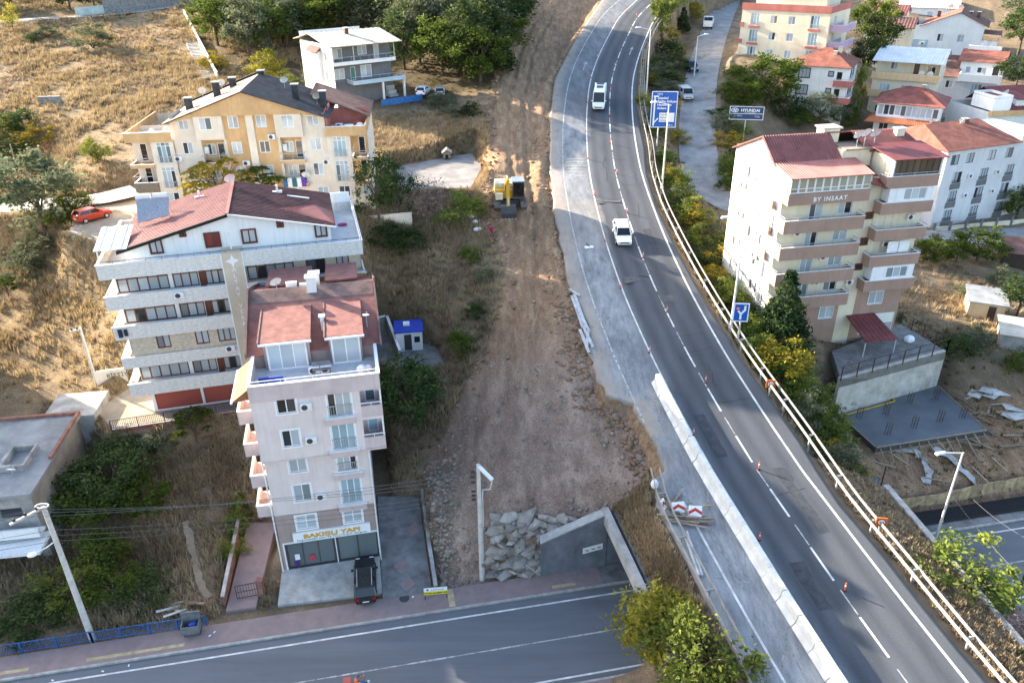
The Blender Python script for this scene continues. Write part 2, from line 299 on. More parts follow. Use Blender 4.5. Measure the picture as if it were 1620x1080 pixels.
def spoly(P, sub=3):
    pts = []
    for a, b in zip(P[:-1], P[1:]):
        for k in range(sub): pts.append(tuple(a[i]+(b[i]-a[i])*k/sub for i in range(3)))
    pts.append(tuple(P[-1])); pts = np.array(pts)
    for _ in range(4): pts[1:-1] = (pts[:-2]+2*pts[1:-1]+pts[2:])/4
    return [tuple(p) for p in pts]
# paved ribbons: (centre line, half width, blend)
LANE = [(63.89,241.91,23.5),(50.25,199.35,21.8),(40.18,167.06,18.4),(34.42,146.42,15.8),(31.4,133.09,13),(28.84,120.38,10.4),(28.13,112.52,8.2),(29.35,106.81,6),(37,104.5,4.4),(48,106,2.2),(58,107.5,.6),(66,109,-.4),(80,112,-1),(110,118,-1.6)]
TOPROAD = [(-175,172,21.5),(-140,182,22.5),(-114.95,190.43,23.31),(-94.57,192.87,23.68),(-75.25,200.02,24.75),(-62,240,31.5)]
HILLROAD = [(-120,108,7.4),(-67.23,99.29,8.8),(-60.88,98.74,9.6),(-53.46,97.37,10.3),(-49.53,100.84,10.7)]
LANE, TOPROAD, HILLROAD = spoly(LANE), spoly(TOPROAD), spoly(HILLROAD)
# level pads: (polygon, z, blend)
YARD = [(-51.74,86.65,9.6),(-54.06,102.3,10.3),(-50.07,105.56,10.6),(-44.07,91.29,10),(-44.38,81.85,9.2)]
FORE = [(-41,64.62,-0.6),(-38.83,70.63,-0.6),(-29.02,71.74,-0.6),(-26.71,64.12,-0.6),(-37.26,61.08,-0.6)]
PARK = [(-16.69,110.21,11),(-5.9,117.55,11),(-4.05,109.72,11),(-5.17,99.6,10.6),(-15.49,99.41,10.6)]
DRIVE = [(-10.6,46.0),(-6.7,46.8),(-8.9,58.5),(-12.5,58.5)]
YARDB = [(-15.47,81.16,-0.3),(-8.44,76.55,0),(-7.08,72.25,0),(-11.45,71.72,-0.8),(-14.45,72.79,-1)]
SLAB = [(33.82,69.09,-4.6),(47.1,74.49,-4.6),(47.94,65.1,-4.6),(35.46,62.3,-4.6)]
TERR = [(34.64,74,0),(44.91,80.47,0),(46.91,73.74,0),(33.4,68.15,0)]
PINK = [(-21.2,48.2),(-10.2,50.4),(-13.6,66.5),(-23.8,64.4)]
SHOPP = [(-19.5,45.6),(-10.6,46.9),(-11.3,51.0),(-19.8,49.5)]; PATHP = [(-23.4,45.0),(-20.8,45.5),(-21.5,55.2),(-24.4,55.2)]
FOOTP = [(-29.47,54.34,-5.9),(-27.55,50.86,-6.7),(-26.64,48.66,-7.1),(-24.99,46.76,-7.4)]
def HT(x, y):
    x = np.asarray(x,float).ravel(); y = np.asarray(y,float).ravel()
    z = _rbf(x, y)
    def pad(poly, zz, bl, low=.06, shrink=0.):
        nonlocal z
        d = ppdist(x, y, poly)+shrink; w = 1-sstep((d-.4)/bl); z = z*(1-w)+(zz-low)*w
    def ribbon(P, hw, bl, low=.07):
        nonlocal z
        d, zz = polydist(x, y, P); w = 1-sstep((d-hw-.5)/bl); z = z*(1-w)+(zz-low)*w
    ribbon(TOPROAD, 3.4, 2.5); ribbon(HILLROAD, 2.6, 2.5); ribbon(LANE, 2.9, 2.0)
    pad(YARD, 10.0, 2); pad(FORE, -.6, 1.2); pad(PARK, 10.8, 1.5); pad(YARDB, -.4, 1.5)
    pad(SLAB, -4.9, 1.5, .2); pad(TERR, 0.0, .5, .06, 1.6); pad(PINK, -6.75, 1.0)
    pad(SHOPP, -7.45, .4); pad(PATHP, -7.42, .4)
    # highway bed
    a, b = xl(y), xr(y); d = np.maximum(a-x, x-b); zr = zroad(y)
    notch = (y > 46) & (y < 70) & (x < (a+b)/2)
    bl = np.where(notch, .25, 1.3)
    w = 1-sstep((d-np.where(notch,0.0,.5))/bl); z = z*(1-w)+(zr-.3)*w
    m = (y > 49.5) & (y < 63); dl = a-x; w = np.where(m & (dl > 0), 1-sstep((dl-1.2)/3.5), 0); z = np.where(w > 0, z*(1-w)+np.minimum(z, zr-1.35)*w, z)
    # lower street with its pavement, trench under the bridge
    o = street_off(x, y); hi = np.where(x < 31, 2.55, 3.0); lo = np.where((x > 4) & (x < 33), -8.6, -10.4)
    hi = np.where((x > -24.5) & (x < -5.5), 3.2, hi)
    d = np.maximum(o-hi, lo-o); bl = np.where((x > 2.2) & (x < 31.5), .3, 1.8)
    w = 1-sstep(d/bl); z = z*(1-w)+(ZS-.1)*w
    dp = ppdist(x, y, DRIVE); w = 1-sstep((dp-.1)/.5); z = z*(1-w)+(np.minimum(-7.35+.06*np.maximum(y-47,0),-6.6)-.06)*w
    return z

def H1(x, y): return float(HT([x],[y])[0])

# ---------------------------------------------------------------- ground sheet
def axis(parts):
    out = []
    for a,b,st in parts: out += list(np.arange(a,b,st))
    return np.array(out+[parts[-1][1]])
gx = axis([(-420,-160,20),(-160,-90,4),(-90,-46,1.4),(-46,-9,.62),(-9,13.2,.37),(13.2,36,.62),(36,80,1.0),(80,130,3),(130,420,20)])
gy = axis([(-60,10,10),(10,36,2),(36,46,.62),(46,112,.37),(112,190,1.3),(190,250,4),(250,700,25)])
GX, GY = np.meshgrid(gx, gy); sh = GX.shape
def fnoise(x, y, s, seed=0):
    """cheap value noise"""
    r = np.random.default_rng(seed); T_ = r.random((64,64)); X, Y = np.asarray(x)/s, np.asarray(y)/s
    xi, yi = np.floor(X).astype(int), np.floor(Y).astype(int); fx, fy = X-xi, Y-yi; fx = fx*fx*(3-2*fx); fy = fy*fy*(3-2*fy)
    g = lambda a,b: T_[(xi+a)%64, (yi+b)%64]
    return (g(0,0)*(1-fx)+g(1,0)*fx)*(1-fy)+(g(0,1)*(1-fx)+g(1,1)*fx)*fy-.5
def corridor(x, y):
    """1 on the bared earth of the road works left of the highway"""
    lx = np.interp(y, [44,48,52,57,60.5,64,68,74,80,88,95,104,120,135,150,165,185,200], [-7.2,-7.0,-7.4,-8.5,-8.8,-7.6,-5.2,-2.4,-1.8,-3.0,-4.0,-4.6,-4.6,-3.2,-1.6,1.0,8.5,16]) + 1.4*fnoise(x,y,3,5)+1.0*fnoise(x,y,1.1,6)
    return sstep((x-lx)/1.4)*sstep((xl(y)+.6-x)/.8)*(street_off(x,y) > 1.2)*(y < 215)
V = np.c_[GX.ravel(), GY.ravel(), np.zeros(GX.size)]
V[:,2] = HT(V[:,0], V[:,1])
x_, y_ = V[:,0], V[:,1]
on_hw = (x_ > xl(y_)-.4) & (x_ < xr(y_)+.4); so_ = street_off(x_, y_); on_st = (so_ < 3.3) & (so_ > -11)
def flatmask(x, y):
    m = np.zeros(len(x), bool)
    for p in (YARD, FORE, PARK, SLAB, TERR, PINK, DRIVE, YARDB, SHOPP, PATHP): m |= ppdist(x, y, p) < .3
    for P_, hw in ((LANE,3.4),(TOPROAD,4),(HILLROAD,3.2),(FOOTP,.55)): m |= polydist(x, y, P_)[0] < hw
    return m
FLAT = flatmask(x_, y_)
free = ~(on_hw | on_st | FLAT)
dm = corridor(x_, y_)
rel = .55*fnoise(x_,y_,6,1)+.35*fnoise(x_,y_,2.4,2)+.22*fnoise(x_,y_,1.2,3)
reld = .45*fnoise(x_,y_,5,11)+.32*fnoise(x_,y_,1.9,12)+.2*fnoise(x_,y_,.9,13)
# wheel ruts along the corridor
cx = np.interp(y_, [45,60,75,90,110,130,150,170,190], [1,0,1.5,1.8,1.2,1.2,3,7,12])
ru = np.minimum(abs(abs(x_-cx)-1.1), abs(abs(x_-cx+2.6)-1.1)); reld = reld - .20*np.exp(-(ru/.32)**2)*(y_ > 54) + .14*np.exp(-((abs(abs(x_-cx)-1.1)-.6)/.28)**2)
wr = np.exp(-((x_-xl(y_)+1.5+.5*fnoise(x_,y_,4,51))/.75)**2)*sstep((y_-74)/5)*(.55+.9*fnoise(x_,y_,2.2,52)); reld = reld+wr*.9
reld = reld + .10*np.sin(y_*5.2+3*fnoise(x_,y_,3,53))*np.exp(-((x_-cx-2.3)/1.0)**2)*sstep((y_-70)/6)
V[:,2] += np.where(free, rel*(1-dm)*.8+reld*dm, 0)
nx, ny = len(gx), len(gy)
I = np.arange(nx*ny).reshape(ny, nx)
Fq = np.c_[I[:-1,:-1].ravel(), I[:-1,1:].ravel(), I[1:,1:].ravel(), I[1:,:-1].ravel()]
def zone_weights(x, y):
    d = corridor(x, y)
    hill = sstep((-9-x-.12*(y-60))/6)*sstep((y-62+.2*(x+40))/8)*sstep((212-y)/8) # golden dry hillside left of the houses
    hill = np.maximum(hill*(x < -38), 0) + .55*sstep((y-96)/8)*sstep((126-y)/8)*(x > -22)*(x < -3)
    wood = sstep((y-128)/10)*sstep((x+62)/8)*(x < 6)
    return d, np.clip(hill,0,1), np.clip(wood,0,1)
zd, zh, zw = zone_weights(x_, y_)
lowd = sstep((74-y_)/14)                       # greyer earth near the street
right_dirt = sstep((48-abs(x_-50))/6)*(x_ > 30)*sstep((71-y_)/3)*(so_ > 2) * (ppdist(x_,y_,[(33,52),(60,56),(58,70),(50,76),(36,69)]) < 2)
patch = sstep((-so_-9.5)/2)
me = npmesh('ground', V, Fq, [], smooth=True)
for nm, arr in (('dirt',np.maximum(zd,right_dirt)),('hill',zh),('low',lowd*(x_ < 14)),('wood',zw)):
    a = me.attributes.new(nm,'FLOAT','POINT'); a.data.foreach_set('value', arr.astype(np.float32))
def ground_material():
    m = bpy.data.materials.new('ground'); m.use_nodes = True; t = m.node_tree; n = t.nodes; l = t.links; b = n['Principled BSDF']; b.inputs['Roughness'].default_value = .96; b.inputs['Specular IOR Level'].default_value = .15
    tc = n.new('ShaderNodeTexCoord')
    def noise(s, d=6, r=.65):
        q = n.new('ShaderNodeTexNoise'); q.inputs['Scale'].default_value = s; q.inputs['Detail'].default_value = d; q.inputs['Roughness'].default_value = r; l.new(tc.outputs['Object'], q.inputs[0]); return q.outputs[0]
    def ramp(src, *cs):
        q = n.new('ShaderNodeValToRGB'); e = q.color_ramp.elements
        for i,(p,c) in enumerate(cs):
            el = e[i] if i < 2 else e.new(p)
            el.position = p; el.color = L2(c)
        l.new(src, q.inputs[0]); return q.outputs[0]
    def mix(f, a, c):
        q = n.new('ShaderNodeMix'); q.data_type = 'RGBA'; l.new(f, q.inputs[0]); l.new(a, q.inputs[6]); l.new(c, q.inputs[7]); return q.outputs[2]
    def attr(nm):
        q = n.new('ShaderNodeAttribute'); q.attribute_name = nm; return q.outputs['Fac']
    def snoise(s, st, rz=0):
        mp = n.new('ShaderNodeMapping'); mp.inputs['Scale'].default_value = st; mp.inputs['Rotation'].default_value = (0,0,rz); l.new(tc.outputs['Object'], mp.inputs[0]); q = n.new('ShaderNodeTexNoise'); q.inputs['Scale'].default_value = s; q.inputs['Detail'].default_value = 8; q.inputs['Roughness'].default_value = .7; l.new(mp.outputs[0], q.inputs[0]); return q.outputs[0]
    n1, n2, n3, n4, n5 = noise(.35), noise(1.6), noise(7,4), snoise(1.3,(1,.16,1),R(4)), snoise(.55,(1,.4,1),R(-25))
    weeds = ramp(n1, (.3,(.15,.11,.072)), (.7,(.33,.245,.16)), (.5,(.22,.165,.108)))
    hill = ramp(n2, (.25,(.12,.088,.055)), (.75,(.36,.27,.155)), (.5,(.24,.172,.098)))
    dirt = ramp(n4, (.28,(.175,.11,.066)), (.72,(.46,.32,.20)), (.5,(.30,.195,.12)))
    dgrey = ramp(n5, (.3,(.185,.128,.096)), (.7,(.50,.375,.295)), (.5,(.325,.228,.175)))
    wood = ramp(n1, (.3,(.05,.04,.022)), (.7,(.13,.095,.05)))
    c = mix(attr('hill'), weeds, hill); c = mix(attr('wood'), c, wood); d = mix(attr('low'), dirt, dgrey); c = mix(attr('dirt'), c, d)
    g = n.new('ShaderNodeMix'); g.data_type = 'RGBA'; g.blend_type = 'OVERLAY'; g.inputs[0].default_value = .8; l.new(c, g.inputs[6]); l.new(n3, g.inputs[7])
    l.new(g.outputs[2], b.inputs['Base Color'])
    bp = n.new('ShaderNodeBump'); bp.inputs['Strength'].default_value = 1.0; bp.inputs['Distance'].default_value = .26; l.new(noise(3.4,9,.75), bp.inputs['Height']); l.new(bp.outputs[0], b.inputs['Normal'])
    return m
me.materials.append(ground_material())
ground = struct(link('ground', me)); ground['label'] = 'bare earth and dry grass hillside'

# ---------------------------------------------------------------- highway
def highway_material():
    m = bpy.data.materials.new('highway_asphalt'); m.use_nodes = True; t = m.node_tree; n = t.nodes; l = t.links; b = n['Principled BSDF']; b.inputs['Roughness'].default_value = .85; b.inputs['Specular IOR Level'].default_value = .3
    tc = n.new('ShaderNodeTexCoord')
    def noise(s, d=5, r=.6, st=None):
        src = tc.outputs['Object']
        if st:
            mp = n.new('ShaderNodeMapping'); mp.inputs['Scale'].default_value = st; mp.inputs['Rotation'].default_value = (0,0,R(11)); l.new(src, mp.inputs[0]); src = mp.outputs[0]
        q = n.new('ShaderNodeTexNoise'); q.inputs['Scale'].default_value = s; q.inputs['Detail'].default_value = d; q.inputs['Roughness'].default_value = r; l.new(src, q.inputs[0]); return q.outputs[0]
    at = n.new('ShaderNodeAttribute'); at.attribute_name = 'dust'
    at2 = n.new('ShaderNodeAttribute'); at2.attribute_name = 'soil'
    base = n.new('ShaderNodeValToRGB'); e = base.color_ramp.elements; e[0].position = .3; e[0].color = (.058,.066,.078,1); e[1].position = .72; e[1].color = (.092,.101,.115,1)
    l.new(noise(.5,6,.6,(1,.12,1)), base.inputs[0])
    def mul(a, c_):
        q = n.new('ShaderNodeMath'); q.operation = 'MULTIPLY'; q.use_clamp = True
        l.new(a, q.inputs[0])
        if isinstance(c_, (int,float)): q.inputs[1].default_value = c_
        else: l.new(c_, q.inputs[1])
        return q.outputs[0]
    def rng_(a, lo, hi, o0=0, o1=1):
        q = n.new('ShaderNodeMapRange'); q.inputs[1].default_value = lo; q.inputs[2].default_value = hi; q.inputs[3].default_value = o0; q.inputs[4].default_value = o1; l.new(a, q.inputs[0]); return q.outputs[0]
    at3 = n.new('ShaderNodeAttribute'); at3.attribute_name = 'wear'; wm = n.new('ShaderNodeMix'); wm.data_type = 'RGBA'; wm.blend_type = 'MULTIPLY'; l.new(at3.outputs['Fac'], wm.inputs[0]); l.new(base.outputs[0], wm.inputs[6]); wm.inputs[7].default_value = (.62,.63,.66,1)
    sp = n.new('ShaderNodeMapRange'); sp.inputs[1].default_value = .63; sp.inputs[2].default_value = .70; l.new(noise(2.2,8,.75), sp.inputs[0]); wm2 = n.new('ShaderNodeMix'); wm2.data_type = 'RGBA'; l.new(mul(sp.outputs[0],.35), wm2.inputs[0]); l.new(wm.outputs[2], wm2.inputs[6]); wm2.inputs[7].default_value = (.24,.235,.22,1)
    f = mul(at.outputs['Fac'], rng_(noise(1.1,7,.7,(1,.25,1)), .30, .70, .15, 1.05))
    mx = n.new('ShaderNodeMix'); mx.data_type = 'RGBA'; l.new(f, mx.inputs[0]); l.new(wm2.outputs[2], mx.inputs[6]); mx.inputs[7].default_value = (.34,.36,.375,1)
    f2 = mul(at2.outputs['Fac'], rng_(noise(.8,7,.7), .3, .6, .25, 1.0))
    m2 = n.new('ShaderNodeMix'); m2.data_type = 'RGBA'; l.new(f2, m2.inputs[0]); l.new(mx.outputs[2], m2.inputs[6]); m2.inputs[7].default_value = (.34,.285,.225,1)
    g = n.new('ShaderNodeMix'); g.data_type = 'RGBA'; g.blend_type = 'OVERLAY'; g.inputs[0].default_value = .35; l.new(m2.outputs[2], g.inputs[6]); l.new(noise(14,3), g.inputs[7])
    l.new(g.outputs[2], b.inputs['Base Color'])
    bp = n.new('ShaderNodeBump'); bp.inputs['Strength'].default_value = .2; bp.inputs['Distance'].default_value = .03; l.new(noise(30,3), bp.inputs['Height']); l.new(bp.outputs[0], b.inputs['Normal'])
    MATS['highway_asphalt'] = m
highway_material()
LC = np.array([(24.0,32.2),(22.9,36.7),(21.7,42.2),(20.5,48.2),(19.9,50.8),(18.2,59),(16.8,66.9),(16.0,72.2),(15.3,77),(14.9,81.8),(14.6,87.3),(14.4,93),(14.33,98),(14.35,105),(14.7,112.8),(15.2,120),(15.95,127.8),(17.2,137),(18.6,143.8),(20.8,152.8),(23.0,160.6),(26.1,171.4),(31.6,184),(58,240)])
def lc(y): return np.interp(y, np.r_[15,LC[:,1]], np.r_[28.0,LC[:,0]])
def smooth_line(f, y0, y1, st=1.0):
    ys = np.arange(y0, y1, st); xs = np.array([np.mean([f(y+d) for d in (-4,-2,0,2,4)]) for y in ys]); return ys, xs
LCY, LCX = smooth_line(lc, 10, 236); LCT = np.gradient(LCX, LCY)
def lane_pt(y, off, dz=0.):
    """point beside the dashed centre line: off metres to the right of it"""
    x = np.interp(y, LCY, LCX); t = np.interp(y, LCY, LCT); k = math.hypot(1,t); yy = y-off*t/k
    return (x+off/k, yy, float(zroad(yy))+dz)
hy = np.unique(np.r_[np.arange(12,46,1.5), np.arange(46,72,.3), np.arange(72,200,1.5), np.arange(200,240,4)])
NC = 44; HV = []; dust = []; soil = []; wear = []
for y in hy:
    a, b = xl(y)+(.35*fnoise(np.array([y]),np.array([3.3]),.5,4)[0]+.5*fnoise(np.array([y]),np.array([1.]),1.7,8)[0] if 46 < y < 130 else 0), xr(y)
    for j in range(NC+1):
        x = a+(b-a)*j/NC; HV.append((x, y, float(zroad(y))))
        off = x-np.interp(y, LCY, LCX)                     # metres right of dashed line
        d = 0.; wear.append(sum(math.exp(-((off-q)/.42)**2) for q in (.9,2.6,-.9,-2.6))*.75)
        d += .85*float(sstep((-3.4-off)/1.2))              # closed left carriageway, dusty
        d += .35*math.exp(-((off+3.6)/.5)**2)
        if y < 60: d *= 1.0
        if y > 120: d *= .55
        dust.append(min(1,d*(.75+.5*(fnoise(np.array([x]),np.array([y]),6,21)[0]+.5)))); s_ = float(sstep((a+2.3-x)/2.0))*(.95 if y > 55 else .25)
        soil.append(min(1, s_+ (.35 if 84 < y < 97 and off < -3 else 0)))
HV = np.array(HV); nr = len(hy); I = np.arange(nr*(NC+1)).reshape(nr, NC+1)
HF = np.c_[I[:-1,:-1].ravel(), I[:-1,1:].ravel(), I[1:,1:].ravel(), I[1:,:-1].ravel()]
# skirt: the broken slab edge
n0 = len(HV); sk = []; skf = []
for i in range(nr):
    for j,dx in ((0,-.04),(NC,.04)): p = HV[I[i,j]]; sk.append((p[0]+dx, p[1], p[2]-.45))
for i in range(nr-1):
    skf.append((I[i,0], n0+2*i, n0+2*i+2, I[i+1,0])[::-1]); skf.append((I[i,NC], I[i+1,NC], n0+2*i+3, n0+2*i+1)[::-1])
me = npmesh('highway', np.vstack([HV, np.array(sk)]), np.vstack([HF, np.array(skf)]), ['highway_asphalt'], smooth=True)
for nm, arr in (('dust',dust),('soil',soil),('wear',wear)):
    a = me.attributes.new(nm,'FLOAT','POINT'); a.data.foreach_set('value', np.r_[np.array(arr), np.full(len(sk),.5)].astype(np.float32))
highway = struct(link('highway', me))
# painted lines
def strip(pts, w, name, mt, parent, dz=.012):
    V_, F_ = [], []
    for i,p in enumerate(pts):
        a = Vector(pts[max(0,i-1)]); b = Vector(pts[min(len(pts)-1,i+1)]); d = (b-a); nrm = Vector((d.y,-d.x,0)).normalized()*w/2
        V_ += [Vector(p)-nrm+Vector((0,0,dz)), Vector(p)+nrm+Vector((0,0,dz))]
    F_ = [(2*i,2*i+1,2*i+3,2*i+2) for i in range(len(pts)-1)]
    return link(name, npmesh(name, V_, F_, mt), parent)
def lane_line(off, y0, y1, w, mt, name='lane_line'):
    return strip([lane_pt(y, off if not callable(off) else off(y)) for y in np.arange(y0, y1+.1, 1.0)], w, name, mt, highway)
lane_line(3.55, 14, 225, .2, 'white_paint', 'edge_line'); lane_line(-3.55, 14, 225, .16, 'white_paint', 'edge_line')
lane_line(-7.1, 58, 225, .16, 'worn_paint', 'edge_line'); lane_line(-7.25, 16, 49.5, .18, 'white_paint', 'edge_line')
y = 16.0
while y < 225:
    lane_line(0, y, y+3.2, .17, 'white_paint', 'lane_dash'); lane_line(0, y+3.2, y+6, .10, 'worn_paint', 'lane_dash'); y += 6.0
for k in range(6):
    strip([lane_pt(104.0+k*1.0, o) for o in (-6.7,-5.5,-4.0)], .28, 'rumble_bar', 'worn_paint', highway)
for yy, off in ((141,-5.3),(150,1.8)):
    strip([lane_pt(yy+d, off) for d in (0,1,2,3)], .14, 'lane_arrow', 'worn_paint', highway)
    p = [lane_pt(yy+3, off-.35), lane_pt(yy+4.4, off), lane_pt(yy+3, off+.35)]
    MB().quad(*[(a,b,c+.013) for a,b,c in p]).build('lane_arrow', 'worn_paint', highway)

# repairs, cracks and scrapes
mat('asphalt_patch', (.05,.056,.066), .9, .15, 2, .2, 40); mat('asphalt_pale', (.105,.108,.112), .92, .2, 2, .2, 40); mat('crack', (.03,.03,.032), .9, .1, 3); mat('scrape', (.25,.26,.27), .9, .3, 4)
rs = random.Random(12)
for (y,o,L_,w,mt) in ((44,1.9,7,1.2,'asphalt_patch'),(53,-1.8,5,1.6,'asphalt_patch'),(74,1.6,1.2,3.2,'asphalt_pale'),(78,-1.6,1.0,3.0,'asphalt_pale'),(83,1.8,6,1.0,'asphalt_patch'),(96,-1.9,.5,3.2,'asphalt_pale'),(125,-2,8,1.2,'asphalt_patch'),(38,-1.6,4,1.4,'asphalt_patch')):
    strip([lane_pt(y+L_*i/4, o+rs.uniform(-.06,.06)) for i in range(5)], w, 'asphalt_repair', mt, highway, .006)
for i in range(16):
    y = rs.uniform(30,120); o = rs.uniform(-3.2,3.2); pts = [lane_pt(y, o)]
    for k in range(7): y += rs.uniform(.2,.9) if i%2 else rs.uniform(-.05,.15); o += rs.uniform(-.2,.2) if i%2 else .45; pts.append(lane_pt(y, o))
    strip(pts, .05, 'crack', 'crack', highway, .009)
for i in range(34):
    y = rs.uniform(26,72); o = -5.2-abs(rs.gauss(0,1.3)); a = rs.uniform(-.5,.5); pts = []
    for k in range(8): a += rs.uniform(-.35,.35); y += .5*math.cos(a)+.1; o += .5*math.sin(a); pts.append(lane_pt(y, max(o,-9.0) if y > 52 else max(o,-8.0)))
    if all(q[0] > xl(q[1])+.5 for q in pts) and all(o_ is not None for o_ in pts): strip(pts, rs.uniform(.05,.14), 'scrape_mark', 'scrape', highway, .008)

# ---------------------------------------------------------------- lower street
def st_pt(s, o, z=0.):
    """s metres along the street east of x=0.3, o metres north of the north kerb"""
    return (0.3+SD[0]*s+SN[0]*o, 46.3+SD[1]*s+SN[1]*o, ZS+z)
def st_band(name, s0, s1, o0, o1, z0, z1, mt, parent=None, step=4.0):
    m = MB(); k = max(1,int((s1-s0)/step))
    for i in range(k):
        a, b = s0+(s1-s0)*i/k, s0+(s1-s0)*(i+1)/k
        m.hexa([st_pt(a,o0,z0),st_pt(b,o0,z0),st_pt(b,o1,z0),st_pt(a,o1,z0)],[st_pt(a,o0,z1),st_pt(b,o0,z1),st_pt(b,o1,z1),st_pt(a,o1,z1)])
    return m.build(name, mt, parent)
street = struct(st_band('street', -118, 118, -8.6, 0, -.3, 0, 'asphalt', step=240))
strip([st_pt(s,-.85) for s in np.arange(-117,118,4)], .16, 'edge_line', 'white_paint', street); strip([st_pt(s,-8.0) for s in np.arange(-117,118,4)], .16, 'edge_line', 'white_paint', street)
s = -117
while s < 118:
    strip([st_pt(s,-4.45), st_pt(s+3,-4.45)], .14, 'lane_dash', 'worn_paint', street); strip([st_pt(s+3,-4.45), st_pt(s+6,-4.45)], .10, 'lane_dash', 'worn_paint', street); s += 6.0
pave = struct(st_band('pavement', -118, 7.3, .18, 2.3, -.3, .14, 'paving_red')); pave2 = struct(st_band('pavement', 7.3, 118, .18, 2.25, -.3, .14, 'paving_grey'))
pave3 = struct(st_band('pavement', -118, 118, -10.4, -8.78, -.3, .14, 'paving_red'))
for s in np.arange(-60, 60, 1.5):
    st_band('kerb', s, s+1.48, 0, .18, -.3, .16, 'kerb', pave if s < 5 else pave2, 2); st_band('kerb', s, s+1.48, -8.78, -8.6, -.3, .16, 'kerb', pave3, 2)
st_band('tactile_strip', -33, -26, .55, .85, .14, .146, 'paving_yellow', pave); st_band('tactile_strip', -62, -37, .55, .85, .14, .146, 'paving_yellow', pave); st_band('tactile_strip', -5.6, -5.1, .3, 2.2, .14, .146, 'paving_yellow', pave); st_band('tactile_strip', 3, 5, .55, .85, .14, .146, 'paving_yellow', pave)

# ---------------------------------------------------------------- other paved ways
def ribbon_mesh(name, P_, hw, mt, dz=.0, sub=1, vary=0.):
    pts = []
    for a,b in zip(P_[:-1],P_[1:]):
        for k in range(sub): pts.append(Vector(a).lerp(Vector(b), k/sub))
    pts.append(Vector(P_[-1])); V_ = []; F_ = []
    for i,p in enumerate(pts):
        d = pts[min(i+1,len(pts)-1)]-pts[max(i-1,0)]; n_ = Vector((d.y,-d.x,0)).normalized()
        for j in range(-3,4): V_.append(p+n_*hw*(1+vary*random.uniform(-1,1)*(abs(j) == 3))*j/3+Vector((0,0,dz)))
    for i in range(len(pts)-1):
        for j in range(6): a = i*7+j; F_.append((a,a+1,a+8,a+7))
    return struct(link(name, npmesh(name, V_, F_, mt, smooth=True)))
lane = ribbon_mesh('lane', LANE, 2.9, 'lane_concrete'); top_road = ribbon_mesh('upper_road', TOPROAD, 3.4, 'lane_concrete'); hill_road = ribbon_mesh('hill_road', HILLROAD, 2.7, 'lane_concrete')
for px in range(3):   # chevron rows of red blocks in the lane
    c = [Vector((30.98,130.66,13)), Vector((29.69,122.29,10.9)), Vector((32.9,139.92,14.8))][px]
    MB().quad(c+Vector((-2.6,-.2,.03)), c+Vector((0,-1.9,-.2)), c+Vector((0,-1.5,-.15)), c+Vector((-2.6,.2,.08))).quad(c+Vector((2.6,-.2,.03)), c+Vector((0,-1.9,-.2)), c+Vector((0,-1.5,-.15)), c+Vector((2.6,.2,.08))).build('paving_band', 'paving_red', lane)
struct(MB().prism(YARD, 9.5, 10.0).build('hill_yard', 'dust_yard')); fore = struct(MB().prism(FORE, -1.5, -.6).build('forecourt', 'dust_yard'))
struct(MB().prism(PARK, 10.2, 10.8).build('gravel_yard', 'gravel_yard')); struct(MB().prism(YARDB, -1.0, -.4).build('back_yard', 'paving_grey'))

# ================================================================ houses
mat('render_pink', (.68,.60,.58), .9, .05, .4, stain=.14); mat('render_taupe', (.36,.285,.26), .9, .07, .6, stain=.15); mat('render_pinkband', (.56,.465,.46), .9, .06, .6, stain=.15)
mat('render_white', (.80,.80,.79), .9, .04, .4, stain=.16); mat('stone_white', (.67,.655,.62), .92, .10, 3.2, .4, 9, stretch=(1,1,2.0)); mat('render_beige', (.58,.50,.39), .9, .06, .5, stain=.12); mat('stone_beige', (.54,.47,.37), .92, .12, 3.2, .4, 9, stretch=(1,1,2.0))
mat('render_cream', (.72,.63,.52), .9, .06, .4, stain=.22); mat('render_ochre', (.60,.38,.19), .9, .09, .5, stain=.22); mat('render_sand', (.74,.66,.50), .9, .05, .4, stain=.14); mat('render_brown', (.37,.245,.19), .9, .06, .5, stain=.12)
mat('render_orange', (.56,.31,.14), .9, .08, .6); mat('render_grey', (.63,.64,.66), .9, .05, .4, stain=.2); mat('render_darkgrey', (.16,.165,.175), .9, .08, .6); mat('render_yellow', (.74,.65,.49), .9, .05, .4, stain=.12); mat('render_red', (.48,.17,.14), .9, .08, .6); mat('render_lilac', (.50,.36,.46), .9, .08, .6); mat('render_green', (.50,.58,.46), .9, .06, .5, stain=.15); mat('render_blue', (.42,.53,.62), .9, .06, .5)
mat('side_tile', (.27,.125,.06), .85, .12, 1.5, .3, 14); glassmat('glass_shop', (.09,.11,.115), (.22,.26,.265), .5); glassmat('glass_curtain', (.35,.42,.45), (.58,.66,.70), .7); mat('garage_red', (.30,.075,.055), .7, .12, .6); mat('roof_red', (.235,.083,.078), .55, .16, .8, objvar=.05, stain=.25); mat('roof_pinkred', (.36,.155,.14), .6, .12, .8, stain=.3); mat('roof_dark', (.085,.035,.036), .7, .25, .8, stain=.3); mat('shingle_red', (.25,.115,.10), .92, .15, 1.3, .5, 20, stain=.3); mat('shingle_old', (.20,.13,.115), .95, .2, 1.0, .5, 20, stain=.4)
mat('roof_charcoal', (.06,.06,.065), .85, .25, .8, .4, 12); mat('roof_tan', (.25,.205,.165), .9, .15, .6, .3, 14, stain=.35); mat('roof_brown', (.16,.085,.07), .85, .2, .8, .3, 14, stain=.3); mat('roof_silver', (.70,.71,.71), .5, .08, .6); mat('roof_sheet', (.55,.49,.40), .9, .16, .6, .2, 10, stain=.6); mat('roof_tile', (.25,.095,.068), .85, .18, .9, .4, 14, stain=.4)
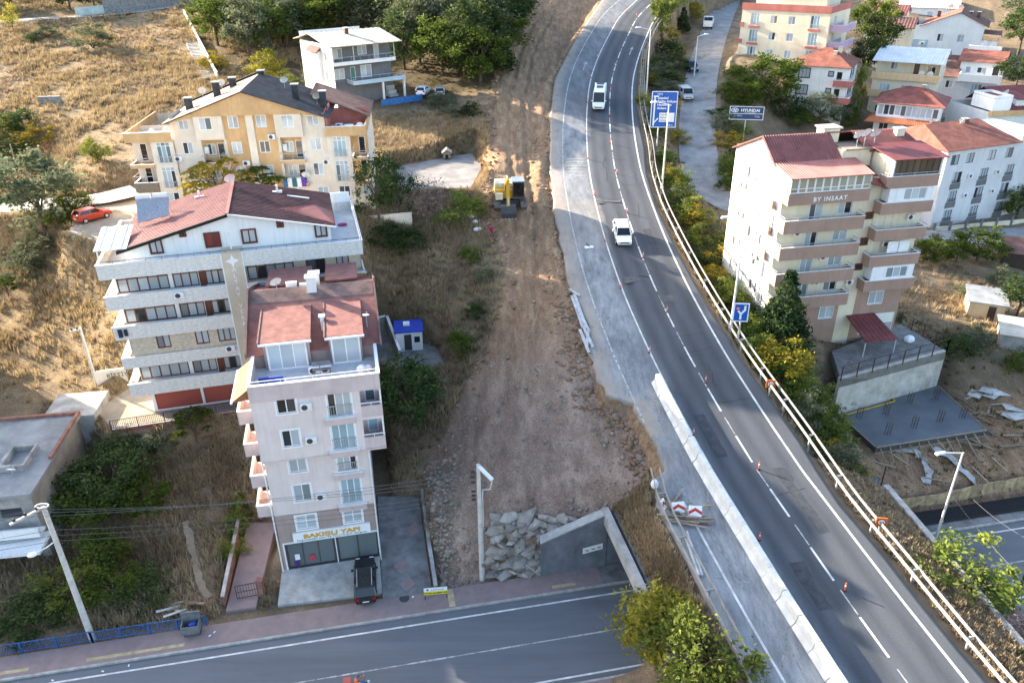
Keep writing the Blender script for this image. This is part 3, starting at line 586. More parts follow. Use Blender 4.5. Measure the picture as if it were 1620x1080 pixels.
mat('frame_white', (.80,.81,.82), .4, .03, 2); mat('frame_brown', (.15,.05,.03), .45, .12, 3); mat('frame_dark', (.07,.065,.065), .45, .1, 3); mat('tile_floor', (.50,.53,.56), .5, .07, 1.5); mat('door_wood', (.28,.10,.05), .6, .12, 3)
mat('white_cloth', (.78,.79,.80), .9, .08, 2); mat('laundry_blue', (.05,.09,.28), .9, .2, 3, hue=.12, objvar=.4); mat('laundry_red', (.45,.05,.08), .9, .15, 3, hue=.06, objvar=.3); mat('terracotta', (.42,.17,.09), .8, .12, 3)

MESH = {}
def cached(key, fn):
    if key not in MESH: MESH[key] = fn()
    return MESH[key]
def frame_mesh(w, h, n, fm, trim, transom):
    def f():
        m = MB(); b = .11 if fm == 'frame_brown' else .075; d0, d1 = .05, .13
        m.box(0,d0,0,w,d1,b).box(0,d0,h-b,w,d1,h).box(0,d0,b,b,d1,h-b).box(w-b,d0,b,w,d1,h-b)
        for i in range(1,n): x = w*i/n; m.box(x-b/2,d0,b,x+b/2,d1,h-b)
        if transom:
            for i in range(n): m.box(w*i/n+b/2 if i else b, d0, h*transom, w*(i+1)/n-b/2 if i < n-1 else w-b, d1, h*transom+b*.8)
        if trim:
            t = trim; m.box(-t,-.035,-t,w+t,.05,0).box(-t,-.035,h,w+t,.05,h+t).box(-t,-.035,0,0,.05,h).box(w,-.035,0,w+t,.05,h)
        return m.mesh('window', fm)
    return cached(('fr',round(w,2),round(h,2),n,fm,trim,transom), f)
def pane_mesh(w, h, gm):
    return cached(('pn',round(w,2),round(h,2),gm), lambda: MB().box(0,.085,0,w,.10,h).mesh('pane', gm))
def rail_mesh(w, h, mt, bars=9):
    def f():
        m = MB(); m.box(-.05,-.1,h-.05,w+.05,-.05,h).box(-.05,-.1,.08,w+.05,-.05,.12)
        for i in range(bars+1): x = w*i/bars; m.box(x-.015,-.085,.1,x+.015,-.06,h-.05)
        m.box(-.05,-.1,h-.05,-.02,.0,h).box(w+.02,-.1,h-.05,w+.05,0,h)
        return m.mesh('railing', mt)
    return cached(('rl',round(w,2),h,mt), f)
class House:
    def __init__(s, name, label, cat, x, y, z, yaw, group=None):
        s.root = thing(name, label, cat, (x,y,z), R(yaw), group)
    def part(s, name, mb, mt, parent=None, smooth=False): return mb.build(name, mt, parent or s.root, smooth)
    def box(s, name, mt, *c): return s.part(name, MB().box(*c), mt)
    def window(s, a, d, pos, h0, w, h, n=2, fm='frame_white', gm='glass', trim=0, transom=0, rail=0, name='window', railm='galvanised'):
        """a window set into a wall that starts at a and runs along unit vector d"""
        ang = math.atan2(d[1], d[0]); loc = (a[0]+d[0]*pos, a[1]+d[1]*pos, h0)
        o = link(name, frame_mesh(w,h,n,fm,trim,transom), s.root, loc, (0,0,ang))
        b = .11 if fm == 'frame_brown' else .075; hh = [(b,h-b)] if not transom else [(b,h*transom),(h*transom+b*.8,h-b)]
        for i in range(n):
            x0 = b if i == 0 else w*i/n+b/2; x1 = w-b if i == n-1 else w*(i+1)/n-b/2
            for (z0,z1) in hh: link('pane', pane_mesh(x1-x0, z1-z0, gm), o, (x0,0,z0))
        if rail: link('railing', rail_mesh(w, rail, railm), o, (0,0,0))
        return o
    def wall(s, a, b, w0, w1, mt, ops=(), name='wall', rev=.14, **kw):
        """wall sheet from a to b with real openings; ops = (pos, height, width, height, sashes[, options])"""
        dx, dy = b[0]-a[0], b[1]-a[1]; L = math.hypot(dx,dy); d = (dx/L,dy/L); nin = (-d[1], d[0])
        m = MB(); P3 = lambda q,w,i=0: (a[0]+d[0]*q+nin[0]*i, a[1]+d[1]*q+nin[1]*i, w)
        xs = sorted({0,L}|{q for o in ops for q in (o[0],o[0]+o[2])}); zs = sorted({w0,w1}|{q for o in ops for q in (o[1],o[1]+o[3])})
        for i in range(len(xs)-1):
            for j in range(len(zs)-1):
                cx, cz = (xs[i]+xs[i+1])/2, (zs[j]+zs[j+1])/2
                if any(o[0] < cx < o[0]+o[2] and o[1] < cz < o[1]+o[3] for o in ops): continue
                m.quad(P3(xs[i],zs[j]),P3(xs[i+1],zs[j]),P3(xs[i+1],zs[j+1]),P3(xs[i],zs[j+1]))
        for o in ops:
            q0,h0,q1,h1 = o[0],o[1],o[0]+o[2],o[1]+o[3]
            m.quad(P3(q0,h0),P3(q1,h0),P3(q1,h0,rev),P3(q0,h0,rev)).quad(P3(q0,h1),P3(q0,h1,rev),P3(q1,h1,rev),P3(q1,h1))
            m.quad(P3(q0,h0),P3(q0,h0,rev),P3(q0,h1,rev),P3(q0,h1)).quad(P3(q1,h0),P3(q1,h1),P3(q1,h1,rev),P3(q1,h0,rev))
        me = bpy.data.meshes.new(name); me.from_pydata(m.v,[],m.f); me.materials.append(MATS[mt]); o_ = link(name, me, s.root)
        for o in ops:
            k = dict(kw); k.update(o[5] if len(o) > 5 else {}); s.window(a, d, o[0], o[1], o[2], o[3], o[4], **k)
        return o_
    def balcony(s, u0, u1, v0, v1, w, ph, mt, cap='white_metal', rail=.25, side=True, inner=None, slab=.2, railm='galvanised'):
        m = MB(); t = .12
        m.box(u0,v0,w-slab,u1,v1,w); m.box(u0,v0,w+.001,u1,v0+t,w+ph)
        if side: m.box(u0,v0+t,w+.001,u0+t,v1,w+ph).box(u1-t,v0+t,w+.001,u1,v1,w+ph)
        o = s.part('balcony', m, mt)
        c = MB(); e = .03; c.box(u0-e,v0-e,w+ph+.002,u1+e,v0+t+e,w+ph+.05)
        if side: c.box(u0-e,v0+t+e,w+ph+.002,u0+t+e,v1,w+ph+.05).box(u1-t-e,v0+t+e,w+ph+.002,u1+e,v1,w+ph+.05)
        c.build('coping', cap, o)
        if rail:
            r = MB(); z = w+ph+rail; r.bar((u0,v0+.06,z),(u1,v0+.06,z),.05)
            if side: r.bar((u0+.06,v0,z),(u0+.06,v1,z),.05).bar((u1-.06,v0,z),(u1-.06,v1,z),.05)
            k = max(2,int((u1-u0)/1.4))
            for i in range(k+1): x = u0+.06+(u1-u0-.12)*i/k; r.bar((x,v0+.06,w+ph+.05),(x,v0+.06,z),.035)
            r.build('railing', railm, o)
        return o
    def roof(s, p00, p10, p11, p01, mt, rib=.0, rh=.05, th=.09, name='roof', parent=None):
        """one roof slope; p00-p10 along the eave, p01-p11 along the ridge, ribs run up the slope"""
        p00,p10,p11,p01 = map(Vector,(p00,p10,p11,p01)); nrm = (p10-p00).cross(p01-p00).normalized()
        if nrm.z < 0: nrm = -nrm
        m = MB(); m.hexa([p00-nrm*th,p10-nrm*th,p11-nrm*th,p01-nrm*th],[p00,p10,p11,p01])
        if rib:
            n = max(2,int((p10-p00).length/rib))
            for i in range(n):
                t0, t1 = (i+.18)/n, (i+.58)/n; a,b = p00.lerp(p10,t0), p00.lerp(p10,t1); c,d = p01.lerp(p11,t1), p01.lerp(p11,t0)
                tt = .25*(t1-t0); a2,b2 = p00.lerp(p10,t0+tt), p00.lerp(p10,t1-tt); c2,d2 = p01.lerp(p11,t1-tt), p01.lerp(p11,t0+tt)
                m.hexa([a+nrm*.001,b+nrm*.001,c+nrm*.001,d+nrm*.001],[a2+nrm*rh,b2+nrm*rh,c2+nrm*rh,d2+nrm*rh])
        return s.part(name, m, mt, parent)
    def poly(s, name, mt, pts, d): return s.part(name, MB().extr(pts, d), mt)
    def chimney(s, u, v, w, h, a=.6, b=.6, mt='render_white', cap='white_metal'):
        o = s.part('chimney', MB().box(u-a/2,v-b/2,w,u+a/2,v+b/2,w+h), mt); e = .1
        MB().box(u-a/2-e,v-b/2-e,w+h+.002,u+a/2+e,v+b/2+e,w+h+.12).build('chimney_cap', cap, o); return o
    def dish(s, u, v, w, r=.45, az=200, el=35, mast=.8): return dish(s.root, (u,v,w), r, az, el, mast)
    def ac(s, u, v, w, rz=0): return ac_unit(s.root, (u,v,w), rz)
def dish(parent, loc, r=.45, az=200, el=35, mast=.8):
    def f():
        m = MB(); n = 14; rings = []
        for k in range(4):
            q = k/3; rings.append([(q*math.cos(2*math.pi*i/n), q*q*.22-.22, q*math.sin(2*math.pi*i/n)) for i in range(n)])
        for k in range(3):
            for i in range(n): m.quad(rings[k][i], rings[k][(i+1)%n], rings[k+1][(i+1)%n], rings[k+1][i])
        m.tube([(0,-.05,-.95),(0,-.75,-.35)], .03); m.ball((0,-.78,-.3),.09,6,4)
        return m.mesh('satellite_dish', 'white_metal')
    me = cached('dish', f); o = link('satellite_dish', me, parent, (loc[0],loc[1],loc[2]+mast+r*.4)); o.scale = (r,r,r); o.rotation_euler = (R(-el),0,R(az))
    mb = MB().cyl((0,0,-mast-r*.4),(0,0,-.05),.035,.03,6); p = link('dish_mast', mb.mesh('dish_mast','galvanised'), parent, (loc[0],loc[1],loc[2]+mast+r*.4)); return o
def ac_unit(parent, loc, rz=0):
    def f(): m = MB(); m.box(-.42,-.3,0,.42,0,.58); return m.mesh('air_conditioner', 'white_metal')
    o = link('air_conditioner', cached('ac', f), parent, loc, (0,0,rz))
    link('fan_grille', cached('acf', lambda: MB().cyl((-.1,-.315,.29),(-.1,-.302,.29),.23,.23,12).mesh('fan_grille','dark_metal')), o); return o
def text(parent, s, loc, rot, size, mt, ext=.03, name='lettering', bold=0., sx=1., center=True, spacing=1.):
    cu = bpy.data.curves.new('lettering','FONT'); cu.body = s; cu.size = size; cu.extrude = ext; cu.offset = bold; cu.space_character = spacing; cu.resolution_u = 2
    if center: cu.align_x = 'CENTER'
    t = bpy.data.objects.new('tmp', cu); COL.objects.link(t); dg = bpy.context.evaluated_depsgraph_get(); me = bpy.data.meshes.new_from_object(t.evaluated_get(dg)); bpy.data.objects.remove(t)
    me.materials.clear(); me.materials.append(MATS[mt]); o = link(name, me, parent, loc, rot); o.scale = (sx,1,1); return o
FR = (R(90),0,0)

# ---------------------------------------------------------------- pink block with the shop
def pink_block():
    b = House('apartment_block', 'narrow pinkish grey apartment block with red dormer roof above a ground floor shop', 'apartment building', -19.36, 49.19, -6.73, 11.6)
    fr = dict(trim=.12); W, D = 8.0, 17.2
    shopk = dict(fm='frame_dark', gm='glass_shop')
    b.wall((0,0),(W,0),-1.2,5.75,'render_taupe',[(.45,.12,3.85,2.6,3,shopk),(4.6,.12,3.3,2.6,2,shopk),(1.6,4.05,1.6,1.45,2,dict(transom=.55)),(5.4,4.05,1.5,1.45,2,dict(transom=.55))],**fr)
    b.wall((0,0),(W,0),5.75,11.9,'render_pink',[(1.8,6.95,1.35,1.65,2),(1.8,9.85,1.35,1.3,2),(5.5,6.15,1.6,2.4,3,dict(rail=.95,gm='glass_blue')),(5.5,9.4,1.5,1.65,3,dict(rail=.8))],**fr)
    b.wall((0,D),(0,0),-1.2,11.9,'render_pink',[(2,6.8,1.4,1.5,2),(2,9.7,1.4,1.5,2),(6,4,1.4,1.5,2)],**fr); b.wall((W,0),(W,D),-1.2,11.9,'render_pink',[(3,6.8,1.4,1.5,2),(3,9.7,1.4,1.5,2),(8,6.8,1.4,1.5,2)],**fr); b.wall((W,D),(0,D),-1.2,11.9,'render_pink')
    # projecting upper floors; the right end of both floors is an open loggia
    U1 = 9.45
    b.wall((0,-1),(7.85,-1),11.9,17.3,'render_pink',[(1.8,13.0,1.3,1.5,2),(1.8,16.0,1.4,1.3,2,dict(gm='glass_dark')),(5.45,12.25,1.75,2.25,3,dict(rail=.95,gm='glass_blue')),(5.45,15.25,1.75,2.2,3,dict(rail=.95))],**fr)
    b.part('floor_slab', MB().box(0,-1,11.75,U1,D,11.899), 'render_pinkband')
    b.wall((0,D),(0,-1),11.9,17.3,'render_pink',[(6,13,1.4,1.5,2),(6,15.8,1.4,1.5,2)],**fr); b.wall((U1,1.2),(U1,D),11.9,17.3,'render_pink',[(3,13,1.4,1.4,2),(3,15.8,1.4,1.4,2)],**fr); b.wall((U1,D),(0,D),11.9,17.3,'render_pink')
    b.wall((7.85,1.2),(U1,1.2),11.9,17.3,'render_pinkband',[(.35,12.0,.8,2.1,1,dict(gm='glass_blue')),(.35,14.85,.8,2.1,1,dict(gm='glass_blue'))]); b.wall((7.85,-1),(7.85,1.2),11.9,17.3,'render_pink')
    b.part('floor_slab', MB().box(7.85,-1,14.6,U1,1.2,14.8), 'render_pink')
    for w in (11.95,14.8):
        o = b.part('loggia_parapet', MB().box(7.85,-1,w,U1,-.88,w+1.0).box(U1-.12,-.88,w,U1,1.2,w+1.0), 'render_pinkband'); MB().box(7.85,-1.02,w+1.25,U1,-.95,w+1.32).box(8.6,-1,w+1,8.65,-.96,w+1.25).build('railing','white_metal',o)
    b.part('corner_post', MB().box(U1-.14,-.86,11.9,U1-.02,-.74,17.3), 'white_metal')
    for w in (15.22,12.2,9.3,6.1):
        v = -1 if w > 11 else 0; b.box('sill_box','render_pinkband',5.15,v-.28,w-.62,7.4,v-.003,w-.05); b.box('sill','white_metal',5.1,v-.32,w-.048,7.45,v-.003,w+.02)
    # balconies stacked on the left side
    for w in (5.9,8.9,11.95,14.9):
        b.balcony(-1.25,-.003,.2,3.4,w,.95,'render_pinkband',rail=0); b.box('balcony_wall','render_orange',-.02,.5,w+.02,-.004,3.2,w+2.5)
    b.part('side_roof', MB().hexa([(-1.2,-.9,17.3),(-.003,-.9,17.5),(-.003,4,17.5),(-1.2,4,17.3)],[(-1.2,-.9,17.42),(-.003,-.9,18.3),(-.003,4,18.3),(-1.2,4,17.42)]), 'side_tile'); b.box('gutter','white_metal',-1.35,-1,17.28,-1.21,4,17.4)
    for u in (-.12, W+.02): b.part('rainwater_pipe', MB().cyl((u,-.1,-.5),(u,-.1,11.7),.06,.06,8), 'white_metal')
    # terrace
    b.box('terrace_floor','tile_floor',.12,-.88,17.3,U1-.12,3.8,17.42)
    o = b.part('terrace_parapet', MB().box(0,-1.1,17.25,U1,-.98,18.6).box(0,-.98,17.25,.12,3.7,18.6).box(U1-.12,-.98,17.25,U1,3.7,18.6), 'render_pinkband')
    MB().box(-.06,-1.16,18.602,U1+.06,-.9,18.66).box(-.06,-.9,18.602,.2,3.6,18.66).box(U1-.2,-.9,18.602,U1+.06,3.6,18.66).build('coping','white_metal',o)
    MB().bar((.1,-1.03,18.95),(U1-.1,-1.03,18.95),.05).bar((.1,-1.03,18.66),(.1,-1.03,18.95),.04).bar((4.7,-1.03,18.66),(4.7,-1.03,18.95),.04).bar((U1-.1,-1.03,18.66),(U1-.1,-1.03,18.95),.04).bar((2.4,-1.03,18.66),(2.4,-1.03,18.95),.04).bar((7,-1.03,18.66),(7,-1.03,18.95),.04).build('railing','white_metal',o)
    # roof, ridge across the block; front wall of the attic at v=3.9
    E, RZ, RV = 18.6, 21.2, 10.3
    b.wall((0,3.9),(U1,3.9),17.3,E+.1,'render_taupe')
    def slope(v): return E+(RZ-E)*(v-3.6)/(RV-3.6)
    b.roof((-.35,3.6,E),(U1+.35,3.6,E),(U1+.35,RV,RZ),(-.35,RV,RZ),'shingle_red'); b.roof((U1+.35,D+.3,18.6),(-.35,D+.3,18.6),(-.35,RV,RZ),(U1+.35,RV,RZ),'shingle_red')
    b.roof((-.3,RV-1.5,slope(RV-1.5)+.03),(U1+.3,RV-1.5,slope(RV-1.5)+.03),(U1+.3,RV,RZ+.03),(-.3,RV,RZ+.03),'shingle_old',name='ridge_band',th=.02)
    for x0,x1 in ((-.5,-.36),(U1+.36,U1+.5)):
        b.part('verge_trim', MB().hexa([(x0,3.5,E-.1),(x1,3.5,E-.1),(x1,RV,RZ-.1),(x0,RV,RZ-.1)],[(x0,3.5,E+.3),(x1,3.5,E+.3),(x1,RV,RZ+.3),(x0,RV,RZ+.3)]),'shingle_old'); b.part('verge_trim', MB().hexa([(x0,RV,RZ-.1),(x1,RV,RZ-.1),(x1,D+.3,18.5),(x0,D+.3,18.5)],[(x0,RV,RZ+.3),(x1,RV,RZ+.3),(x1,D+.3,18.9),(x0,D+.3,18.9)]),'shingle_old')
    for (a_,c_,wn,n) in ((.95,4.4,2.9,3),(5.9,8.4,2.1,2)):
        top = 20.05
        b.part('dormer', MB().hexa([(a_,3.35,17.4),(c_,3.35,17.4),(c_,8.4,18.5),(a_,8.4,18.5)],[(a_,3.35,top-.02),(c_,3.35,top-.02),(c_,8.4,top+.25),(a_,8.4,top+.25)]), 'render_taupe')
        b.roof((a_-.2,2.75,top),(c_+.2,2.75,top),(c_+.2,8.9,top+.42),(a_-.2,8.9,top+.42),'shingle_red',name='dormer_roof',th=.14); b.part('dormer_edge', MB().hexa([(a_-.32,2.75,top-.1),(a_-.21,2.75,top-.1),(a_-.21,8.9,top+.3),(a_-.32,8.9,top+.3)],[(a_-.32,2.75,top+.06),(a_-.21,2.75,top+.06),(a_-.21,8.9,top+.47),(a_-.32,8.9,top+.47)]), 'shingle_old')
        b.box('gutter','white_metal',a_-.25,2.62,top-.2,c_+.25,2.74,top-.03)
        b.window((a_,3.2),(1,0),(c_-a_-wn)/2,17.44,wn,2.35,n,gm='glass_curtain',trim=.06)
        b.part('dormer', MB().hexa([(a_,12.4,E),(c_,12.4,E),(c_,D-.4,17.9),(a_,D-.4,17.9)],[(a_,12.4,20.75),(c_,12.4,20.75),(c_,D-.4,20.3),(a_,D-.4,20.3)]), 'render_taupe')
        b.roof((c_+.15,D-.1,20.3),(a_-.15,D-.1,20.3),(a_-.15,12.0,20.85),(c_+.15,12.0,20.85),'shingle_red',name='dormer_roof',th=.14)
    b.balcony(4.2,6.1,D-1.2,D+.3,18.6,1.0,'render_orange',side=False); b.balcony(8.3,9.4,D-1.2,D+.3,18.6,1.0,'render_orange',side=False)
    b.chimney(4.75,9.8,RZ-.3,1.3,.75,.6,'render_white'); b.chimney(4.95,11.6,RZ-.8,1.4,.8,.6,'render_white'); b.chimney(5.5,5.6,19.3,1.2,.3,.3,'render_white')
    b.box('roof_vent','render_white',2.6,10.8,RZ-.2,3.5,11.1,RZ+.25); b.box('roof_vent','white_metal',3.7,10.6,RZ-.1,4.5,10.9,RZ+.12)
    b.dish(1.9,10.2,RZ,.5,205,30,.5); b.dish(8.95,5.3,19.3,.28,150,80,1.0)
    # shop sign
    o = b.box('shop_sign','sign_white',1.15,-.2,2.92,7.45,-.02,3.86)
    text(o,'BAKIŞLI YAPI',(4.3,-.215,3.28),FR,.56,'paving_gold',.02,bold=.022,sx=1.42); text(o,'İNŞ.MARKET SAN. VE TİC.LTD.ŞTİ. Zengınler',(4.3,-.215,3.0),FR,.25,'sign_teal',.01,sx=1.15)
    b.part('shop_surround', MB().box(.2,-.06,2.75,8.0,-.003,2.9).box(.2,-.06,0,.33,-.003,2.75).box(4.42,-.06,0,4.5,-.003,2.75).box(7.94,-.06,0,8.08,-.003,2.75), 'white_metal')
    for q in ((2.4,.9,'laundry_red'),(1.2,1.2,'white_cloth'),(1.1,.5,'laundry_blue')): b.part('shop_display', MB().box(q[0]-.2,-.004,q[1]-.3,q[0]+.2,.03,q[1]+.3), q[2])
    # terrace furniture stays with the flat
    return b
mat('paving_gold', (.62,.36,.06), .5, .08, 3); mat('sign_teal', (.03,.30,.38), .5, .05, 3)
pk = pink_block()

# ---------------------------------------------------------------- white block with brown ribbon windows
def altay_block():
    b = House('apartment_block', 'white stone clad apartment block with brown ribbon windows and dark red gable roof', 'apartment building', -36.04, 62.91, -.54, 14.4)
    W, D = 22.9, 12.4; br = dict(fm='frame_brown')
    b.wall((1.4,1.2),(9.4,1.2),-1,2.7,'render_white',[(.3,.1,4.2,2.2,1,dict(fm='garage_red',gm='garage_pane')),(4.75,.1,3.0,2.2,1,dict(fm='garage_red',gm='garage_pane'))]); b.wall((9.4,1.2),(W-1,1.2),-1,2.7,'render_beige'); b.wall((1.4,D),(1.4,1.2),-1,2.7,'render_white'); b.wall((W-1,1.2),(W-1,D),-1,2.7,'render_white')
    b.part('wall', MB().box(1.2,1.3,2.6,W-.5,D,2.7), 'render_white')
    b.wall((1.0,D),(1.0,1.0),2.7,15,'render_white',[(6,6.9,1.3,1.5,2,br),(6,10,1.3,1.5,2,br),(6,4,1.3,1.5,2,br)]); b.wall((W-.2,1.0),(W-.2,D),2.7,15,'render_beige',[(3,7,1.4,1.5,2,br),(3,10,1.4,1.5,2,br),(7,7,1.4,1.5,2,br)]); b.wall((W-.2,D),(1.0,D),-1,15,'render_white')
    gl = dict(fm='frame_brown', transom=.72)
    for w,mt in ((2.7,'f1'),(5.7,'f2'),(8.7,'f3'),(11.7,'f4')):
        if mt == 'f2':
            b.wall((1.0,.25),(10.35,.25),w,w+3.05,'stone_beige',[(2.3,7.15,1.2,1.6,2,br),(5.7,7.1,1.2,1.7,2,br),(7.7,7.1,1.6,1.8,3,br)])
            b.wall((12.15,.4),(W-.2,.4),w,w+3.05,'render_beige',[(1,7.1,2.6,1.6,4,gl),(6,7.1,1.6,1.6,2,br)])
        else:
            x = 1.0
            b.wall((x,1.1),(10.35,1.1),w,w+3.05,'render_white',[(.05,w+.95,4.35,1.75,5,gl),(4.75,w+.95,2.2,1.75,3,gl),(7.0,w+.35,.55,2.3,1,dict(fm='frame_brown',gm='door_pane')),(7.55,w+.95,1.7,1.75,3,gl)])
            b.wall((12.15,1.1),(W-.2,1.1),w,w+3.05,'render_beige',[(.1,w+.95,4.2,1.7,5,gl),(5.4,w+.8,1.8,1.75,2,br),(8.2,w+.8,1.2,1.75,2,br)])
        lo = w-.15; hi = w+1.15
        if mt != 'f2':
            b.part('stone_band', MB().box(0,0,lo,10.38,.16,hi).box(0,.16,lo,.16,4.5,hi).box(.16,.16,lo,10.38,1.3,lo+.14), 'stone_white'); b.box('coping','white_metal',-.05,-.05,hi+.002,10.38,.2,hi+.06)
            b.part('railing', MB().bar((.05,.1,hi+.25),(10.35,.1,hi+.25),.04), 'dark_metal')
            b.part('stone_band', MB().box(12.12,0,lo,W,.16,hi).box(W-.16,.16,lo,W,3,hi).box(12.12,.16,lo,W-.16,1.3,lo+.14), 'stone_white')
        else:
            b.part('stone_band', MB().box(0,0,lo,10.38,.16,w+1.0).box(0,.16,lo,.16,4.5,w+1.0).box(.16,.16,lo,10.38,1.3,lo+.14), 'stone_white'); b.box('stone_band','stone_white',12.12,0,lo,W,.16,w+.7)
    b.part('name_strip', MB().box(10.4,-.06,2.55,12.1,1.4,15.95), 'render_beige'); b.part('strip_edge', MB().box(10.28,-.1,2.6,10.398,.3,15.9).box(12.102,-.1,2.6,12.2,.3,15.9), 'white_metal')
    for i,ch in enumerate('ALTAY'): text(b.root,ch,(11.25,-.07,14.1-i*.62),FR,.62,'sign_white',.03,sx=.9)
    for i,ch in enumerate('VERA'): text(b.root,ch,(11.25,-.07,10.5-i*.62),FR,.62,'sign_white',.03,sx=.9)
    MB().extr([(11.25,-.065,15.75),(11.42,-.065,15.35),(11.85,-.065,15.15),(11.42,-.065,14.95),(11.25,-.065,14.55),(11.08,-.065,14.95),(10.65,-.065,15.15),(11.08,-.065,15.35)],(0,-.05,0)).build('star_emblem','sign_white',b.root)
    b.ac(6.2,-.01,12.15); 
    # terrace round the attic
    b.box('terrace_floor','tile_floor',.1,.1,14.72,W-.1,D-.1,15.0)
    o = b.part('terrace_parapet', MB().box(0,0,14.5,10.39,.16,15.85).box(12.11,0,14.5,W,.16,15.85).box(0,.16,14.5,.16,D,15.85).box(W-.16,.16,14.5,W,D,15.85).box(.16,D-.16,14.5,W-.16,D,15.85), 'stone_white')
    MB().box(-.05,-.05,15.852,10.39,.2,15.91).box(12.11,-.05,15.852,W+.05,.2,15.91).box(-.05,.2,15.852,.2,D,15.91).box(W-.2,.2,15.852,W+.05,D,15.91).build('coping','white_metal',o)
    b.part('rear_screen', MB().box(19.6,D-.14,15.86,W-.2,D-.02,16.9), 'render_white')
    r = MB().bar((.1,.08,16.15),(W-.1,.08,16.15),.04).bar((W-.08,.1,16.15),(W-.08,D-.1,16.15),.04)
    for i in range(18): x = .1+i*(W-.2)/17; r.bar((x,.08,15.91),(x,.08,16.15),.03)
    r.build('railing','dark_metal',o)
    # attic gable: ridge runs front to back at u=11.4
    v0, v1, ua, ub, ur = 1.5, 11.6, 2.2, 20.2, 11.4; za, zr_, zb = 16.75, 19.15, 17.15
    b.wall((ua,v0),(ub,v0),15.0,16.6,'render_white',[(4.45-ua,15.95,.95,1.3-.7,2,dict(fm='frame_brown'))][:0])
    # gable front with its windows: openings below the lowest slope are real, the triangle above is added
    ops = [(4.45-ua,15.98,1.0,.62,2,br)]
    m = [(ua,v0,16.6),(ub,v0,16.6),(ub,v0,zb-.1),(ur,v0,zr_-.1),(ua,v0,za-.1)]
    b.poly('gable','render_white',m,(0,.2,0))
    for (u,w,ww,hh,n,gm) in ((4.4,16.0,1.05,1.25,2,'glass'),(7.1,17.35,.5,.6,1,'glass_dark'),(9.1,16.1,1.3,1.35,2,'shutter_red'),(12.3,16.15,1.25,1.3,2,'glass'),(15.5,17.4,.55,.55,1,'glass_dark'),(18.8,16.1,1.05,1.15,2,'glass')):
        b.window((0,v0-.1),(1,0),u,w,ww,hh,n,fm='frame_brown',gm=gm,trim=.05)
    b.wall((ua,v1),(ua,v0),15,za-.1,'render_beige',[(7.9,15.05,1.6,1.55,2,dict(fm='frame_brown'))]); b.wall((ub,v0),(ub,v1),15,zb-.1,'render_white'); b.wall((ub,v1),(ua,v1),15,za,'render_white'); b.poly('gable','render_white',[(ua,v1,za-.3),(ub,v1,za-.3),(ub,v1,zb-.1),(ur,v1,zr_-.1),(ua,v1,za-.1)],(0,-.2,0))
    b.roof((ua-.5,v1+.3,za-.12),(ua-.5,v0-.35,za-.12),(ur,v0-.35,zr_),(ur,v1+.3,zr_),'roof_pinkmaroon',rib=.42,rh=.05); b.roof((ub+.5,v0-.35,zb-.1),(ub+.5,v1+.3,zb-.1),(ur,v1+.3,zr_),(ur,v0-.35,zr_),'roof_dark',rib=.42,rh=.05)
    b.roof((ub+.52,v0+.2,zb-.05),(ub+.52,v0+4.2,zb-.05),(ub-1.2,v0+4.2,zb+.75),(ub-4.5,v0+3.0,zb+1.0),'roof_red',rib=.3,rh=.05,name='roof_patch')
    b.part('bargeboard', MB().hexa([(ua-.55,v0-.45,za-.42),(ur,v0-.45,zr_-.28),(ur,v0-.36,zr_-.28),(ua-.55,v0-.36,za-.42)],[(ua-.55,v0-.45,za-.1),(ur,v0-.45,zr_+.02),(ur,v0-.36,zr_+.02),(ua-.55,v0-.36,za-.1)]), 'black'); b.part('bargeboard', MB().hexa([(ub+.55,v0-.45,zb-.2),(ur,v0-.45,zr_-.1),(ur,v0-.36,zr_-.1),(ub+.55,v0-.36,zb-.2)],[(ub+.55,v0-.45,zb-.08),(ur,v0-.45,zr_+.02),(ur,v0-.36,zr_+.02),(ub+.55,v0-.36,zb-.08)]), 'render_white')
    b.part('ridge_cap', MB().box(ur-.15,v0-.4,zr_+.0,ur+.15,v1+.3,zr_+.08), 'roof_red')
    for u,v in ((8.2,9.8),(15.6,9.6)): b.part('roof_vent', MB().box(u-.45,v-.15,18.0 if u < 11 else 18.2,u+.45,v+.15,18.45 if u < 11 else 18.4).box(u-.1,v-.1,18.4,u+.1,v+.1,19.0), 'white_metal')
    b.part('skylight', MB().hexa([(16.5,8.8,17.95),(18.6,8.8,17.48),(18.6,9.0,17.48),(16.5,9.0,17.95)],[(16.5,8.8,18.1),(18.6,8.8,17.63),(18.6,9.0,17.63),(16.5,9.0,18.1)]), 'white_metal')
    b.dish(11.3,9.9,zr_,.55,200,30,.6)
    # metal veranda roof on the left terrace
    b.roof((-.1,1.0,16.9),(2.6,1.0,16.9),(2.6,5.6,17.5),(-.1,5.6,17.5),'roof_silver',rib=.75,rh=.06,name='veranda_roof'); b.part('veranda_post', MB().box(.05,1.2,15,.15,1.3,16.85), 'white_metal'); b.part('veranda_post', MB().box(.05,5.2,15,.15,5.3,17.3), 'white_metal')
    # solar water heater
    hb = b.part('solar_heater', MB().hexa([(2.9,6.3,17.35),(5.7,6.3,17.85),(5.7,7.8,19.1),(2.9,7.8,19.1)],[(2.9,6.2,17.45),(5.7,6.2,17.95),(5.7,7.7,19.2),(2.9,7.7,19.2)]), 'solar_panel')
    for u in (3.5,5.0): MB().cyl((u-.65,8.0,19.35),(u+.65,8.0,19.35),.26,.26,12).build('water_tank','white_metal',hb)
    fr = MB()
    for u in (2.9,5.7): fr.bar((u,6.3,17.0),(u,6.3,17.9),.05).bar((u,8.0,17.2),(u,8.0,19.4),.05).bar((u,6.3,17.5),(u,8.0,19.15),.05)
    fr.build('frame','galvanised',hb)
